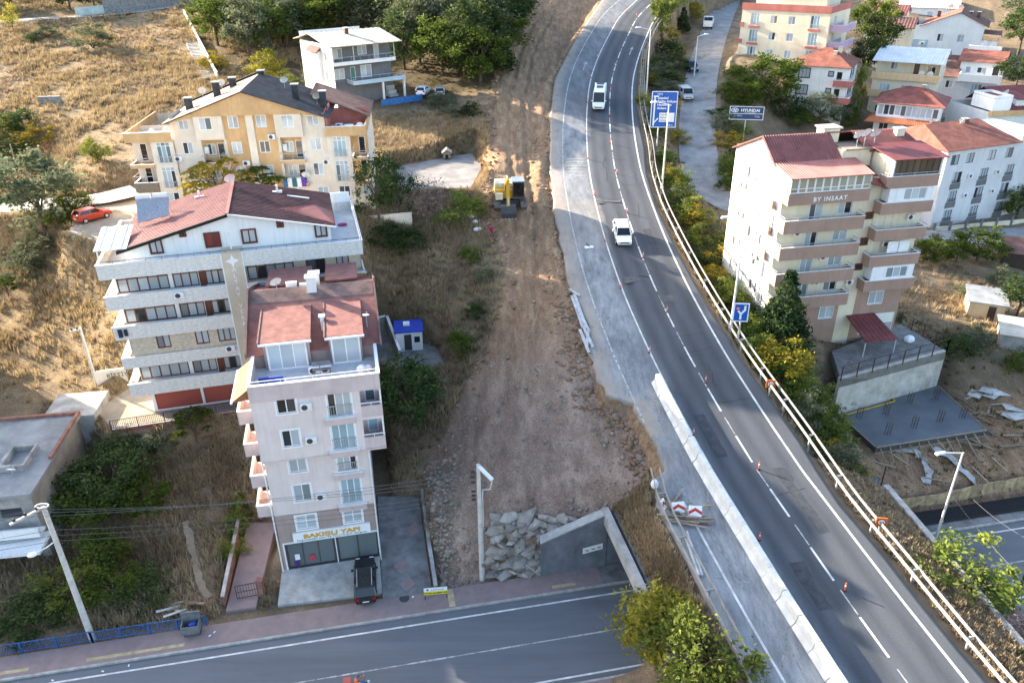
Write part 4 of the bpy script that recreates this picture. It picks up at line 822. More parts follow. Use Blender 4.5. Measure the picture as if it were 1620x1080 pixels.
    b.part('roof_ladder', MB().bar((11.25,.9,15),(11.25,.9,17.4),.3,.1), 'white_metal')
    return b
glassmat('garage_pane', (.30,.075,.055), (.33,.085,.06), .5, .6, .3); glassmat('door_pane', (.10,.035,.022), (.14,.05,.03), .5, .4); glassmat('shutter_red', (.16,.02,.02), (.2,.025,.025), .5, .5)
mat('roof_pinkmaroon', (.23,.088,.088), .6, .12, .8, stain=.25); mat('solar_panel', (.30,.32,.36), .25, .12, 6, spec=.6)
al = altay_block()

# ---------------------------------------------------------------- long cream and ochre block
def ochre_block():
    b = House('apartment_block', 'long cream and ochre apartment block with charcoal gable roof and cluttered roof terraces', 'apartment building', -44.55, 90.66, 10.84, 5.7)
    W, D = 27.6, 12.5; k = dict(fm='frame_white')
    # the front steps: main wall at v=.6, bays at v=0
    cols = [(6.2,1.15),(11.75,1.2),(15.0,1.2),(20.9,1.25)]
    def ops(x0, items): return [(u-x0,w,ww,h,n,*r) for (u,w,ww,h,n,*r) in items]
    b.wall((5.3,.6),(8.1,.6),-1,11.0,'render_cream',ops(5.3,[(6.2,9.6,1.15,1.1,2),(6.2,6.75,1.15,1.4,2),(6.2,3.6,1.15,1.5,2),(6.2,1.0,1.15,1.3,2)]))
    b.wall((11.3,.6),(14.0,.6),-1,11.25,'render_ochre',ops(11.3,[(11.8,9.55,1.2,1.45,2),(11.8,6.6,1.15,1.4,2),(11.8,3.6,1.2,1.5,2)])); b.box('pilaster','render_cream',13.9,.25,-1,14.75,.75,11.3); b.wall((14.6,.6),(17.2,.6),-1,11.25,'render_ochre',ops(14.6,[(15.0,9.55,1.2,1.45,2),(15.0,6.6,1.2,1.4,2),(15.0,3.6,1.2,1.5,2)]))
    b.wall((20.3,.6),(22.9,.6),-1,11.0,'render_cream',ops(20.3,[(20.9,9.6,1.3,1.15,2),(20.9,6.7,1.3,1.45,2),(20.9,3.65,1.25,1.5,2),(21.1,.9,1.3,1.35,2)]))
    for (x0,x1,wu) in ((8.1,11.3,8.7),(17.2,20.3,18.0)):
        b.wall((x0,0),(x1,0),8.6,11.25,'render_cream',ops(x0,[(wu,9.6,1.4,1.4,2)])); b.wall((x0,.6),(x0,0),8.6,11.25,'render_cream'); b.wall((x1,0),(x1,.6),8.6,11.25,'render_cream'); b.box('bay_floor','render_cream',x0,0,8.45,x1,1.8,8.598)
        for w in (2.7,5.6):
            b.wall((x0+.3,1.5),(x1-.3,1.5),w,w+2.9,'render_ochre' if w > 3 else 'render_cream',[(.3,w+.75,1.0,1.3,2),(1.5,w+.05,.85,2.1,1,dict(gm='glass_dark'))]); b.balcony(x0+.1,x1-.1,-.1,1.5,w,.15,'render_ochre',rail=.8,side=True); b.box('floor_slab','render_cream',x0,.6,w-.25,x1,1.6,w-.21)
        b.wall((x0,.6),(x0+.3,.6),2.4,8.6,'render_cream'); b.wall((x1-.3,.6),(x1,.6),2.4,8.6,'render_cream'); b.wall((x0,.6),(x1,.6),-1,2.5,'render_cream',[(.9,.9,1.3,1.4,2)])
        b.wall((x0+.3,.6),(x0+.3,1.5),2.4,8.6,'render_cream'); b.wall((x1-.3,1.5),(x1-.3,.6),2.4,8.6,'render_cream')
        b.part('gas_boiler', MB().box(x0+.35,1.1,6.6,x0+.85,1.45,7.4), 'white_metal')
    # corner wings with French windows and open corner balconies
    for (x0,x1,fx,bx) in ((0,5.3,3.3,0.0),(22.9,W,23.6,25.8)):
        wx0, wx1 = (2.7,5.3) if x0 == 0 else (22.9,25.7)
        b.wall((wx0,.3),(wx1,.3),-1,8.6,'render_cream',ops(wx0,[(fx,5.85,1.55,2.45,3,dict(rail=.8,gm='glass_blue',transom=.8)),(fx,2.85,1.55,2.55,3,dict(rail=.8,transom=.8)),(fx+.1,.95,1.35,1.35,2)]))
        for w in (2.7,5.6):
            ux0, ux1 = (0,2.7) if x0 == 0 else (25.7,W)
            b.balcony(ux0,ux1,0,2.2,w,.2 if w > 3 or x0 else .95,'render_ochre' if w > 3 or x0 else 'wood',rail=.75,side=True)
            b.wall((ux0,2.2),(ux1,2.2),w,w+2.9,'render_ochre' if x0 else 'render_cream',[(.75,w+.1,.8,2.1,1,dict(gm='glass_dark'))])
        ux0, ux1 = (0,2.7) if x0 == 0 else (25.7,W)
        b.wall((ux0,.6),(ux1,.6),-1,2.5,'render_yellow',[(.9,.95,1.3,1.3,2)]); b.box('floor_slab','render_cream',ux0,.6,2.45,ux1,2.2,2.49)
        b.box('terrace_floor','render_cream',x0,.1,8.45,x1,5.5,8.65)
        o = b.part('terrace_parapet', MB().box(x0,-.05,8.4,x1,.12,9.5).box(x0 if x0 == 0 else x1-.15,.12,8.4,x0+.15 if x0 == 0 else x1,D,9.5), 'render_ochre'); MB().box(x0-.03,-.09,9.502,x1+.03,.16,9.56).build('coping','white_metal',o)
    b.wall((0,D),(0,2.2),-1,8.6,'render_cream',[(3,6.5,1.2,1.4,2),(6,6.5,1.2,1.4,2),(3,3.6,1.2,1.4,2)]); b.wall((W,2.2),(W,D),-1,8.6,'render_cream',[(2,6.5,1.2,1.4,2),(5,6.5,1.2,1.4,2),(2,3.6,1.2,1.4,2),(5,3.6,1.2,1.4,2)]); b.wall((W,D),(0,D),-1,9.2,'render_cream')
    b.wall((5.3,5.5),(5.3,.6),8.6,11.2,'render_cream'); b.wall((22.9,.6),(22.9,5.5),8.6,11.2,'render_red'); b.wall((0,5.5),(5.3,5.5),8.6,9.2,'render_cream'); b.wall((22.9,5.5),(W,5.5),8.6,10.6,'render_red')
    # gable
    e1, e2, ap, au = 10.6, 10.75, 13.9, 14.0
    b.poly('gable','render_ochre',[(5.0,-.12,e1-.15),(8.1,-.12,11.15),(20.4,-.12,11.15),(23.2,-.12,e2-.15),(au,-.12,ap-.2)],(0,.7,0))
    b.roof((4.6,D,e1-.1),(4.6,-.5,e1-.1),(au,-.5,ap),(au,D,ap),'roof_tan'); b.roof((23.6,-.5,e2-.1),(23.6,D,e2-.1),(au,D,ap),(au,-.5,ap),'roof_charcoal',rib=.5,rh=.035)
    b.part('verge', MB().hexa([(4.5,D-.1,e1-.2),(au,D-.1,ap-.1),(au,D+.2,ap-.1),(4.5,D+.2,e1-.2)],[(4.5,D-.1,e1+.1),(au,D-.1,ap+.25),(au,D+.2,ap+.25),(4.5,D+.2,e1+.1)]), 'black')
    b.roof((W+.4,3.4,9.9),(W+.4,D+.4,9.9),(20.8,D+.4,12.5),(20.8,6.2,12.2),'roof_brown',rib=.6,rh=.03,name='lower_roof')
    b.part('party_wall', MB().hexa([(22.95,.7,8.65),(23.1,.7,8.65),(23.1,5.5,8.65),(22.95,5.5,8.65)],[(22.95,.7,10.4),(23.1,.7,10.4),(23.1,5.5,11.4),(22.95,5.5,11.4)]), 'render_red')
    for u,v,w,h in ((7.0,3.6,11.3,1.5),(10.0,5.4,12.2,2.0),(11.2,9.0,12.7,1.4),(14.2,D-.6,ap-.4,.9),(19.4,4.2,12.0,1.9),(22.6,3.8,10.9,2.2)): b.chimney(u,v,w-.6,h+.4,.75,.6,'roof_charcoal','concrete')
    for u,v,w in ((7.6,8.0,11.8),(9.9,8.6,12.6),(17.6,8,12.8),(21.8,4.4,11.4)): b.dish(u,v,w-.3,.5,200,30,1.0)
    b.dish(20.0,-.15,3.6,.5,180,30,.2); b.ac(24.3,3.0,8.7)
    return b
oc = ochre_block()

# ---------------------------------------------------------------- cream block with brown balconies
def by_block():
    b = House('apartment_block', 'tall cream apartment block with stacked brown balconies and glazed roof terrace', 'apartment building', 27.32, 73.91, .21, 10.4)
    W, D, U = 16.1, 12.5, 8.7
    L = [16.3,13.45,10.6,7.75,4.9]; k = dict(trim=.05)
    ops = []
    for w in L[1:]: ops += [(3.2,w+.3,1.35,2.1,2,dict(gm='glass')),(6.35,w+1.05,1.5,1.35,2)]
    b.wall((0,1.3),(U,1.3),4.6,17.3,'render_sand',ops,**k); b.wall((0,1.3),(U,1.3),-3,4.6,'render_brown',[(2.6,2.6,1.5,1.4,2),(6.5,2.6,1.6,1.4,2)],**k)
    for i,w in enumerate(L):
        if i: b.balcony(-.1,U,0,1.3,w,1.15,'render_brown',rail=.3)
    b.part('roof_band', MB().box(-.1,0,16.2,U,1.3,17.35), 'render_brown'); text(b.root,'BY INSAAT',(4.4,-.01,16.5),FR,.62,'sign_white',.03,bold=.012,spacing=1.25)
    # glazed terrace
    n = 10
    for i in range(n):
        b.window((0,.1),(1,0),.05+i*(U-.1)/n,17.4,(U-.1)/n-.03,1.45,1,gm='glass_terrace',transom=.28)
    b.wall((0,1.3),(0,.1),17.35,18.9,'render_white'); b.wall((0,5.0),(0,.11),17.35,18.95,'render_white',[(.2+i*.78,17.6,.68,1.2,1) for i in range(6)]); b.box('terrace_floor','tile_floor',.1,.2,17.2,U-.1,5,17.4); b.wall((U,.1),(U,5),17.35,18.9,'render_white')
    b.roof((-.2,-.15,18.95),(U+.1,-.15,18.95),(U+.1,5.2,19.9),(-.2,5.2,19.9),'roof_pinkred',rib=.28,rh=.05,name='terrace_roof')
    # stair bay and right hand flats
    b.wall((U,1.35),(10.6,1.35),-3,18.2,'render_sand',[(1.0,13.8,.75,.6,1,dict(fm='frame_brown',gm='glass_dark')),(1.05,10.9,.75,.7,1,dict(fm='frame_brown',gm='glass_dark')),(1.05,8.1,.75,.6,1,dict(fm='frame_brown',gm='glass_dark'))],trim=.1)
    RT = [17.45,14.75,11.9,9.0,6.2]
    for i,w in enumerate(RT):
        b.balcony(10.3,W,0,1.3,w,1.0,'render_brown',rail=.28 if i in (0,2,3) else 0)
        if i in (1,4):   # balconies closed in with white panels
            b.wall((10.9,.05),(W-.3,.05),w+1.06,w+2.6,'panel_white',[(1.7,w+1.2,2.5,1.2,3)]); b.wall((10.9,1.3),(10.9,.05),w+1.06,w+2.6,'panel_white'); b.wall((W-.3,.05),(W-.3,1.3),w+1.06,w+2.6,'panel_white')
        elif i:
            b.wall((10.6,1.3),(W,1.3),w,w+2.9,'render_sand',[(.5,w+.1,.9,2.15,1,dict(gm='glass_dark')),(1.5,w+.7,.8,1.5,1)])
    for i in range(7): b.window((10.9,.1),(1,0),.02+i*.72,18.48,.7,1.65,1,fm='frame_dark',gm='glass_bronze')
    b.part('glazing_frame', MB().box(10.75,.05,18.44,10.9,.2,20.2).box(15.96,.05,18.44,16.1,.2,20.2).box(10.75,.05,20.13,16.1,.2,20.25), 'white_metal')
    b.wall((10.6,1.36),(W,1.36),2.6,6.2,'render_brown',[(1.6,3.75,1.7,1.5,2)],**k); b.wall((10.6,1.36),(W,1.36),-.8,2.6,'render_brown',[(1.2,.05,4.1,2.45,1,dict(fm='frame_white',gm='garage_white',transom=.5))])
    b.wall((10.6,1.37),(W,1.37),6.2,20,'render_sand'); b.wall((10.7,5),(10.7,0),17.4,20.2,'render_sand'); b.wall((W,0),(W,1.36),18.5,20.2,'render_sand')
    b.wall((W,1.36),(W,D),-1,20,'render_sand',[(4,w,1.3,1.4,2) for w in (4,6.9,9.8,12.6,15.4)])
    lops = []
    for w in (5.0,7.9,10.4,13.2,16.2): lops += [(D-10.6,w+.4,.9,1.1,2),(D-9.1,w+.3,.9,1.3,2),(D-7.4,w,1.1,1.4,2),(D-5.5,w+(.0),1.7,1.3,3),(D-3.2,w-.6,1.0,1.9,2)]
    b.wall((0,D),(0,1.3),-1,19.0,'render_lit',lops,**k); b.wall((W,D),(0,D),-1,19.4,'render_sand')
    b.part('side_balcony', MB().box(-.5,2.3,9.6,-.003,4.4,9.75).box(-.5,2.3,9.75,-.42,4.4,10.5), 'render_brown')
    for w in (15.4,12.6): b.part('side_balcony', MB().box(-.5,2.2,w-.2,-.003,3.6,w).box(-.5,2.2,w,-.42,3.6,w+.75), 'render_brown')
    for v,w in ((9.5,15.3),(9.3,12.1),(4.9,8.9)): b.ac(-.02,v,w,R(-90))
    # gable over the left flats, ridge left to right at v=6.5
    b.poly('gable','render_lit',[(0,1.4,18.9),(0,D,18.9),(0,D,19.0),(0,6.5,21.5),(0,3.0,19.2),(0,1.4,18.95)],(.2,0,0))
    b.roof((-.35,3.1,19.35),(7.2,3.1,19.35),(7.2,6.5,21.6),(-.35,6.5,21.6),'roof_red',rib=.28,rh=.05); b.roof((W,D+.4,18.9),(-.35,D+.4,18.9),(-.35,6.5,21.6),(W,6.5,21.6),'roof_red',rib=.28,rh=.05)
    b.roof((10.2,3.4,20.2),(W+.3,3.4,20.2),(W-.6,6.5,21.6),(9.6,6.5,21.6),'roof_red',rib=.28,rh=.05,name='roof'); b.roof((10.4,-.35,20.25),(W+.35,-.35,20.25),(W+.35,4.4,20.75),(10.4,4.4,20.75),'roof_maroon',name='right_roof')
    b.part('light_shaft', MB().box(7.2,3.6,17.5,10.5,6.6,20.4), 'render_sand'); b.part('flat_roof', MB().box(7.4,3.4,20.4,10.6,6.3,20.55), 'roof_tan'); b.part('roof_hatch', MB().box(6.6,6.6,20.5,8.4,8.0,21.9), 'render_sand'); b.part('hatch_cover', MB().box(6.4,6.4,21.9,8.6,8.2,22.05), 'concrete')
    b.roof((8.6,-.1,18.0),(10.5,-.1,17.4),(10.5,4,18.8),(8.6,4,18.8),'roof_maroon',name='valley_roof')
    b.chimney(14.6,5.6,21.0,.8,.9,.6,'render_sand'); b.dish(9.0,4.2,20.5,.55,190,30,1.1); b.dish(9.9,4.3,20.5,.55,190,30,1.2); b.dish(11.0,4.3,20.5,.6,185,35,1.1)
    b.ac(5.6,1.28,9.7)
    # garden canopy
    b.roof((9.6,-3.2,1.7),(13.4,-3.2,1.7),(13.2,1.2,2.7),(9.8,1.2,2.7),'roof_maroon',rib=.5,rh=.05,name='canopy'); b.part('canopy_post', MB().box(9.65,-3.1,-.2,9.75,-3.0,1.65).box(13.2,-3.1,-.2,13.3,-3.0,1.65), 'galvanised')
    return b
mat('render_lit', (.78,.73,.64), .9, .05, .4, stain=.1); mat('panel_white', (.78,.79,.80), .5, .04, 1); mat('roof_maroon', (.18,.05,.05), .6, .15, .8, stain=.2); glassmat('glass_terrace', (.24,.22,.16), (.46,.44,.34), .5); glassmat('glass_bronze', (.05,.04,.03), (.12,.095,.065), .4); glassmat('garage_white', (.55,.55,.50), (.6,.6,.55), .5, .6)
by = by_block()
mat('render_ochre_pale', (.68,.49,.29), .9, .06, .5, stain=.15)
mat('roof_faded', (.29,.105,.085), .85, .22, .5, stain=.6); mat('roof_orange', (.46,.17,.08), .85, .15, .6, stain=.4); glassmat('door_green', (.03,.12,.08), (.04,.14,.10), .5, .5)
mat('roof_green', (.30,.36,.30), .8, .15, .5, stain=.4)

# ================================================================ smaller houses
def hip(b, W, D, e, r, mt, ov=.5, rib=.3, inset=None):
    i = inset if inset is not None else D/2; h = D/2
    b.roof((-ov,-ov,e),(W+ov,-ov,e),(W-i,h,r),(i,h,r),mt,rib=rib,rh=.04); b.roof((W+ov,D+ov,e),(-ov,D+ov,e),(i,h,r),(W-i,h,r),mt,rib=rib,rh=.04)
    b.part('hip', MB().extr([(-ov,-ov,e),(i,h,r),(-ov,D+ov,e)],(0,0,-.06)), mt); b.part('hip', MB().extr([(W+ov,-ov,e),(W-i,h,r),(W+ov,D+ov,e)],(0,0,-.06)), mt)
def shell(b, W, D, w1, mt, front=(), left=(), right=(), back=True, w0=-3, **kw):
    b.wall((0,0),(W,0),w0,w1,mt,front,**kw); b.wall((0,D),(0,0),w0,w1,mt,left,**kw); b.wall((W,0),(W,D),w0,w1,mt,right,**kw); b.wall((W,D),(0,D),w0,w1,mt)
def rows(us, ws, ww, h, n=2, **k): return [(u,w,ww,h,n,k) for w in ws for u in us]

def white_house():
    b = House('terrace_house', 'white hillside house with weathered sheet roof and deep dark balconies', 'house', -27.5, 128.2, 16.0, 35.6)
    W, D = 11.0, 12.5
    b.wall((0,D),(0,0),-3,8.8,'render_white',[(4.5,6.3,1.2,1.4,2),(9.3,6.2,1.6,1.6,2),(9.3,3.3,1.4,1.5,2),(2,3.3,1.2,1.4,2)]); b.part('side_bay', MB().box(-.5,4.4,3.2,-.003,8.2,7.6), 'render_white'); b.roof((-1.0,8.4,7.5),(-1.0,4.2,7.5),(-.003,4.2,8.3),(-.003,8.4,8.3),'roof_red',rib=.4,name='bay_roof')
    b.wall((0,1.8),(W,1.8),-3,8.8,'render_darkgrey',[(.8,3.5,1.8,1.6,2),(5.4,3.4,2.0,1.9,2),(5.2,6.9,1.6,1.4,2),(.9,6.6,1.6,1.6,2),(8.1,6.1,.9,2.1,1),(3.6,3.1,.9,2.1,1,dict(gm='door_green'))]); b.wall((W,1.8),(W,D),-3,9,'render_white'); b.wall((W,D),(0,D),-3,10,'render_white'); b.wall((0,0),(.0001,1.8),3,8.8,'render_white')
    b.balcony(0,W,0,1.8,6.0,.3,'render_white',rail=.7); b.balcony(2.8,W+1.2,-.8,1.8,3.0,.35,'render_blue',rail=.65)
    for u in (.1,3.6,7.2,W-.2): b.part('post', MB().box(u,.08,6.3,u+.14,.22,8.7), 'galvanised')
    for u in (W-3,W+.9): b.part('post', MB().box(u,-.5,-1,u+.3,-.2,2.8), 'white_metal')
    b.roof((-.9,-.9,8.8),(W+.9,-.9,8.8),(W+.9,D*.55,10.2),(-.9,D*.55,10.2),'roof_sheet',rib=.9,rh=.04); b.roof((W+.9,D+.6,8.9),(-.9,D+.6,8.9),(-.9,D*.55,10.2),(W+.9,D*.55,10.2),'roof_sheet',rib=.9,rh=.04)
    b.chimney(5.0,5.0,9.6,1.1,.6,.6,'roof_brown'); b.part('outside_stair', MB().box(W-1.4,.4,0,W+.2,3.4,.4).box(W-1.4,.9,.4,W+.2,3.4,1.0).box(W-1.4,1.5,1.0,W+.2,3.4,1.7).box(W-1.4,2.1,1.7,W+.2,3.4,2.4), 'concrete')
    b.part('yard_wall', MB().box(6,-3.6,-.4,W+2.5,-3.4,.6), 'blue_paint')
white_house()

def hip_house():
    b = House('townhouse', 'white three storey house with hipped terracotta roof beside the slim poplar', 'house', 51.1, 147.7, 9.6, -29)
    W, D = 9.8, 11.0; k = dict(trim=.1, fm='frame_dark')
    shell(b, W, D, 8.9, 'render_white', [(1.4,w,1.9,1.6,3) for w in (1.0,3.9,6.8)]+[(6.5,w+.5,.8,.8,1) for w in (3.9,6.8)]+[(7.9,w-.8,.9,2.1,1,dict(gm='glass_dark',trim=0)) for w in (1.0,3.9,6.8)], right=[(u,w,1.1,1.5,2) for u in (3,6) for w in (1,3.9,6.8)], **k)
    for w in (3.0,5.9): b.balcony(7.6,W+.9,-.9,2.4,w,.9,'render_red',rail=.2)
    hip(b, W, D, 8.9, 11.4, 'roof_tile', .5, .0, 4.2); b.chimney(6.6,3.6,9.8,1.2,.5,.7,'render_cream','concrete'); b.chimney(7.0,6.0,10.2,1.3,.6,.9,'render_sand','concrete'); b.dish(8.3,6.6,9.9,.5,200,30,.8); b.dish(5.2,8,10.2,.45,200,30,.8)
hip_house()

def pastel_block():
    b = House('apartment_block', 'pale yellow apartment block with red bands and lilac side balconies at the top edge', 'apartment building', 44.5, 160.4, 17.6, -36)
    W, D = 16.4, 13.0
    ops = [(u,w,1.3,1.4,2) for u in (5.6,9.0) for w in (.9,3.9,6.8)]+[(u,w-.5,1.7,2.2,3,dict(rail=.8,gm='glass_blue')) for u in (1.8,13.0) for w in (.9,3.9,6.8)]
    shell(b, W, D, 9.3, 'render_yellow', ops, [(4,4,1.2,1.4,2),(4,7,1.2,1.4,2)], [(3,w,1.6,1.9,2) for w in (.7,3.6,6.5)])
    b.box('red_band','render_red',-.1,-.12,9.0,W+.1,-.003,10.2); b.box('red_band','render_red',W+.003,-.1,9.0,W+.1,D,10.2); b.part('terrace_floor', MB().box(0,0,9.0,W,D,9.29), 'tile_floor')
    for w in (.2,3.2,6.2): b.box('red_band','render_red',1.6,-.25,w-.3,3.7,-.003,w+.1); b.box('red_band','render_red',12.8,-.25,w-.3,14.9,-.003,w+.1); b.box('red_band','render_red',-.15,-.15,w-.2,.6,-.003,w+.6)
    for w in (.2,3.1,6.0): b.balcony(W+.003,W+2.4,.8,9.5,w,1.0,'render_lilac',rail=.2)
    b.part('attic', MB().box(1.2,3.5,9.3,W-2,D-.5,12.2), 'render_yellow'); hip(b, 0, 0, 0, 0, 'roof_red') if False else None
    b.roof((.6,2.8,12.0),(W-1.4,2.8,12.0),(W-1.4,D*.6,14),(.6,D*.6,14),'roof_red',rib=.4); b.roof((W-1.4,D,12.0),(.6,D,12.0),(.6,D*.6,14),(W-1.4,D*.6,14),'roof_red',rib=.4)
    b.window((1.2,3.45),(1,0),2,9.7,1.5,1.8,2); b.window((1.2,3.45),(1,0),6,9.7,1.5,1.8,2)
    b.part('terrace_wall', MB().box(-6.5,-3.5,-4,-6.2,6,.6), 'concrete_grey')
pastel_block()

def tin_roof_house():
    b = House('townhouse', 'cream house with a white ribbed metal roof over its open top balcony', 'house', 67.8, 151.2, 8.6, -32)
    W, D = 10.8, 11.5
    b.wall((0,1.6),(W,1.6),-3,10.2,'render_sand',[(2.4,8.3,1.2,1.3,2),(6.4,7.5,.9,2.1,1,dict(gm='door_pane',fm='frame_brown')),(8.6,8.0,1.4,1.4,2,dict(gm='glass_dark'))]); b.wall((0,0),(W,0),-3,6.9,'render_sand',rows((1.3,5.0,8.0),(.8,3.8+.9),1.9,1.3,3)); b.wall((0,D),(0,0),-3,7,'render_sand'); b.wall((0,D),(0,1.6),7,10,'render_sand'); b.wall((W,0),(W,D),-3,10.2,'render_sand',rows((3,7),(1,4.5,8),1.2,1.4)); b.wall((W,D),(0,D),-3,11,'render_sand')
    b.box('balcony_floor','tile_floor',0,0,6.9,W,1.6,7.1)
    for w,o in ((7.1,.5),(3.9,.5)): b.part('balcony', MB().box(-.3,-o,w-.3,W+.3,-o+.15,w+.95).box(-.3,-o+.15,w-.3,W+.3,.0,w-.1), 'render_ochre_pale')
    b.roof((-.6,-.8,10.0),(W+.6,-.8,10.0),(W+.6,D*.6,11.7),(-.6,D*.6,11.7),'roof_silver',rib=.5,rh=.07); b.roof((W+.6,D+.5,10.2),(-.6,D+.5,10.2),(-.6,D*.6,11.7),(W+.6,D*.6,11.7),'roof_silver',rib=.5,rh=.07)
    for u in (8.0,9.4): b.dish(u,-.3,7.7,.5,190,20,.4)
tin_roof_house()

def villa():
    b = House('villa', 'small house with faded red hipped roofs and a glazed white veranda', 'house', 64.3, 139.6, 7.6, -31)
    W, D = 10.0, 8.6
    shell(b, W, D, 5.8, 'render_white', [(.9,.9,1.5,1.4,2),(4,.6,2.0,1.9,3),(7.4,.8,1.4,1.5,2)], right=[(2,3.6,1.4,1.4,2),(5,3.6,1.4,1.4,2)])
    for i in range(7): b.window((0,-.35),(1,0),.3+i*.9,3.75,.85,1.75,1,gm='glass')
    for i in range(3): b.window((0,-.35),(1,0),7.0+i*.95,3.75,.9,1.6,1,gm='glass')
    b.part('veranda_sill', MB().box(.2,-.45,3.3,W-.1,-.003,3.74).box(.2,-.4,5.5,W-.1,-.003,5.7), 'render_white')
    b.roof((-1.4,-2.0,2.7),(W+.8,-2.0,2.7),(W+.2,-.2,3.5),(-.4,-.2,3.5),'roof_orange',rib=.3,rh=.04,name='lower_roof'); b.roof((-1.4,4,2.7),(-1.4,-2.0,2.7),(-.2,-.2,3.5),(-.2,4,3.5),'roof_orange',name='lower_roof')
    hip(b, W, D, 5.8, 8.0, 'roof_faded', .8, .3, 3.6); b.chimney(6.4,4.4,7.4,.9,.5,.5,'concrete_grey','concrete'); b.dish(9.0,-1.0,3.2,.4,180,30,.3)
villa()

def stepped_house():
    b = House('townhouse', 'pale grey rendered house with red roofs and a white corner terrace behind the villa', 'house', 83.6, 158.3, 5.9, -33)
    W, D = 10.4, 15.0
    shell(b, W, D, 8.6, 'render_grey', rows((1.6,),(3.6,6.5),1.3,1.4)+[(6.0,5.2,1.9,2.4,3,dict(gm='glass_blue')),(1.2,.6,1.4,1.2,2)], right=rows((3,6,9),(3.6,6.5),1.2,1.4))
    b.part('terrace', MB().box(3.6,-.8,8.0,W+.3,3.2,8.3), 'render_white'); o = b.part('terrace_parapet', MB().box(3.6,-.8,8.3,W+.3,-.65,9.4).box(3.6,-.65,8.3,3.75,3.2,9.4).box(W+.15,-.65,8.3,W+.3,3.2,9.4), 'render_white')
    b.wall((3.2,3.3),(W,3.3),8.3,11.2,'render_white',[(1.0,9.0,.9,1.2,1),(3.0,8.8,1.6,1.4,2),(5.6,8.6,1.2,1.9,1,dict(gm='glass_dark'))]); b.wall((W,3.3),(W,D),8.3,11.2,'render_white'); b.wall((3.2,D),(3.2,3.3),8.3,11.2,'render_white')
    b.roof((2.6,2.7,11.2),(W+.4,2.7,11.2),(W+.4,9,12.8),(2.6,9,12.8),'roof_tile'); b.roof((W+.4,D,11.2),(2.6,D,11.2),(2.6,9,12.8),(W+.4,9,12.8),'roof_tile'); b.roof((-.5,-.4,8.6),(3.5,-.4,8.6),(3.5,9,11.4),(-.5,9,11.4),'roof_brown'); b.box('roof_parapet','render_white',3.4,8.6,11.5,9.2,9.4,13.4); b.dish(6.0,9,13.2,.6,195,30,.5); b.dish(7.6,9,13.2,.55,195,30,.5); b.roof((W+.1,2,5.4),(W+2.6,2,5.0),(W+2.6,8,5.0),(W+.1,8,5.4),'roof_maroon',name='side_awning')
    b.part('laundry_rack', MB().box(5.6,-.3,9.4,7.6,-.25,9.7), 'white_metal')
stepped_house()

def gable_house():
    b = House('townhouse', 'white gabled house with brown roof at the upper edge behind the metal roof', 'house', 91.5, 189.5, 13.6, -30)
    W, D = 14.5, 14.0
    shell(b, W, D, 7.0, 'render_white', [(5.6,3.6,1.3,1.6,2),(9.6,3.6,1.4,1.6,2)], right=rows((3,7),(1,4),1.2,1.4))
    b.poly('gable','render_white',[(2.5,0,7),(W,0,7),(W,0,7.1),(9.2,0,9.6),(2.5,0,7.1)],(0,.2,0)); b.roof((1.6,D,6.7),(1.6,-.4,6.7),(9.2,-.4,9.8),(9.2,D,9.8),'roof_tile'); b.roof((W+.8,-.4,6.9),(W+.8,D,6.9),(9.2,D,9.8),(9.2,-.4,9.8),'roof_brown')
    b.part('terrace', MB().box(-4.2,-.8,2.2,4,3,2.5).box(-4.2,-.8,2.5,4,-.65,3.9).box(-4.2,-.65,2.5,-4.05,3,3.9), 'render_blue'); b.part('terrace_base', MB().box(-4,-.5,-3,4,3,2.2), 'render_grey'); b.ac(3.0,-.82,2.8); b.box('side_wall','render_white',-4,3,-3,0,10,5.0)
    b.balcony(W+.003,W+3.2,1,9,3.0,1.0,'render_white',rail=.2); b.roof((W-.2,.5,5.6),(W+3.6,.5,5.4),(W+3.6,9,5.4),(W-.2,9,5.6),'roof_brown',name='porch_roof')
    for u in (4.6,11.0,12.6): b.chimney(u,7.5,8.0,1.3,.7,.6,'roof_brown','concrete')
    for u in (6.6,8.6): b.dish(u,9,9.6,.55,195,30,.4)
gable_house()

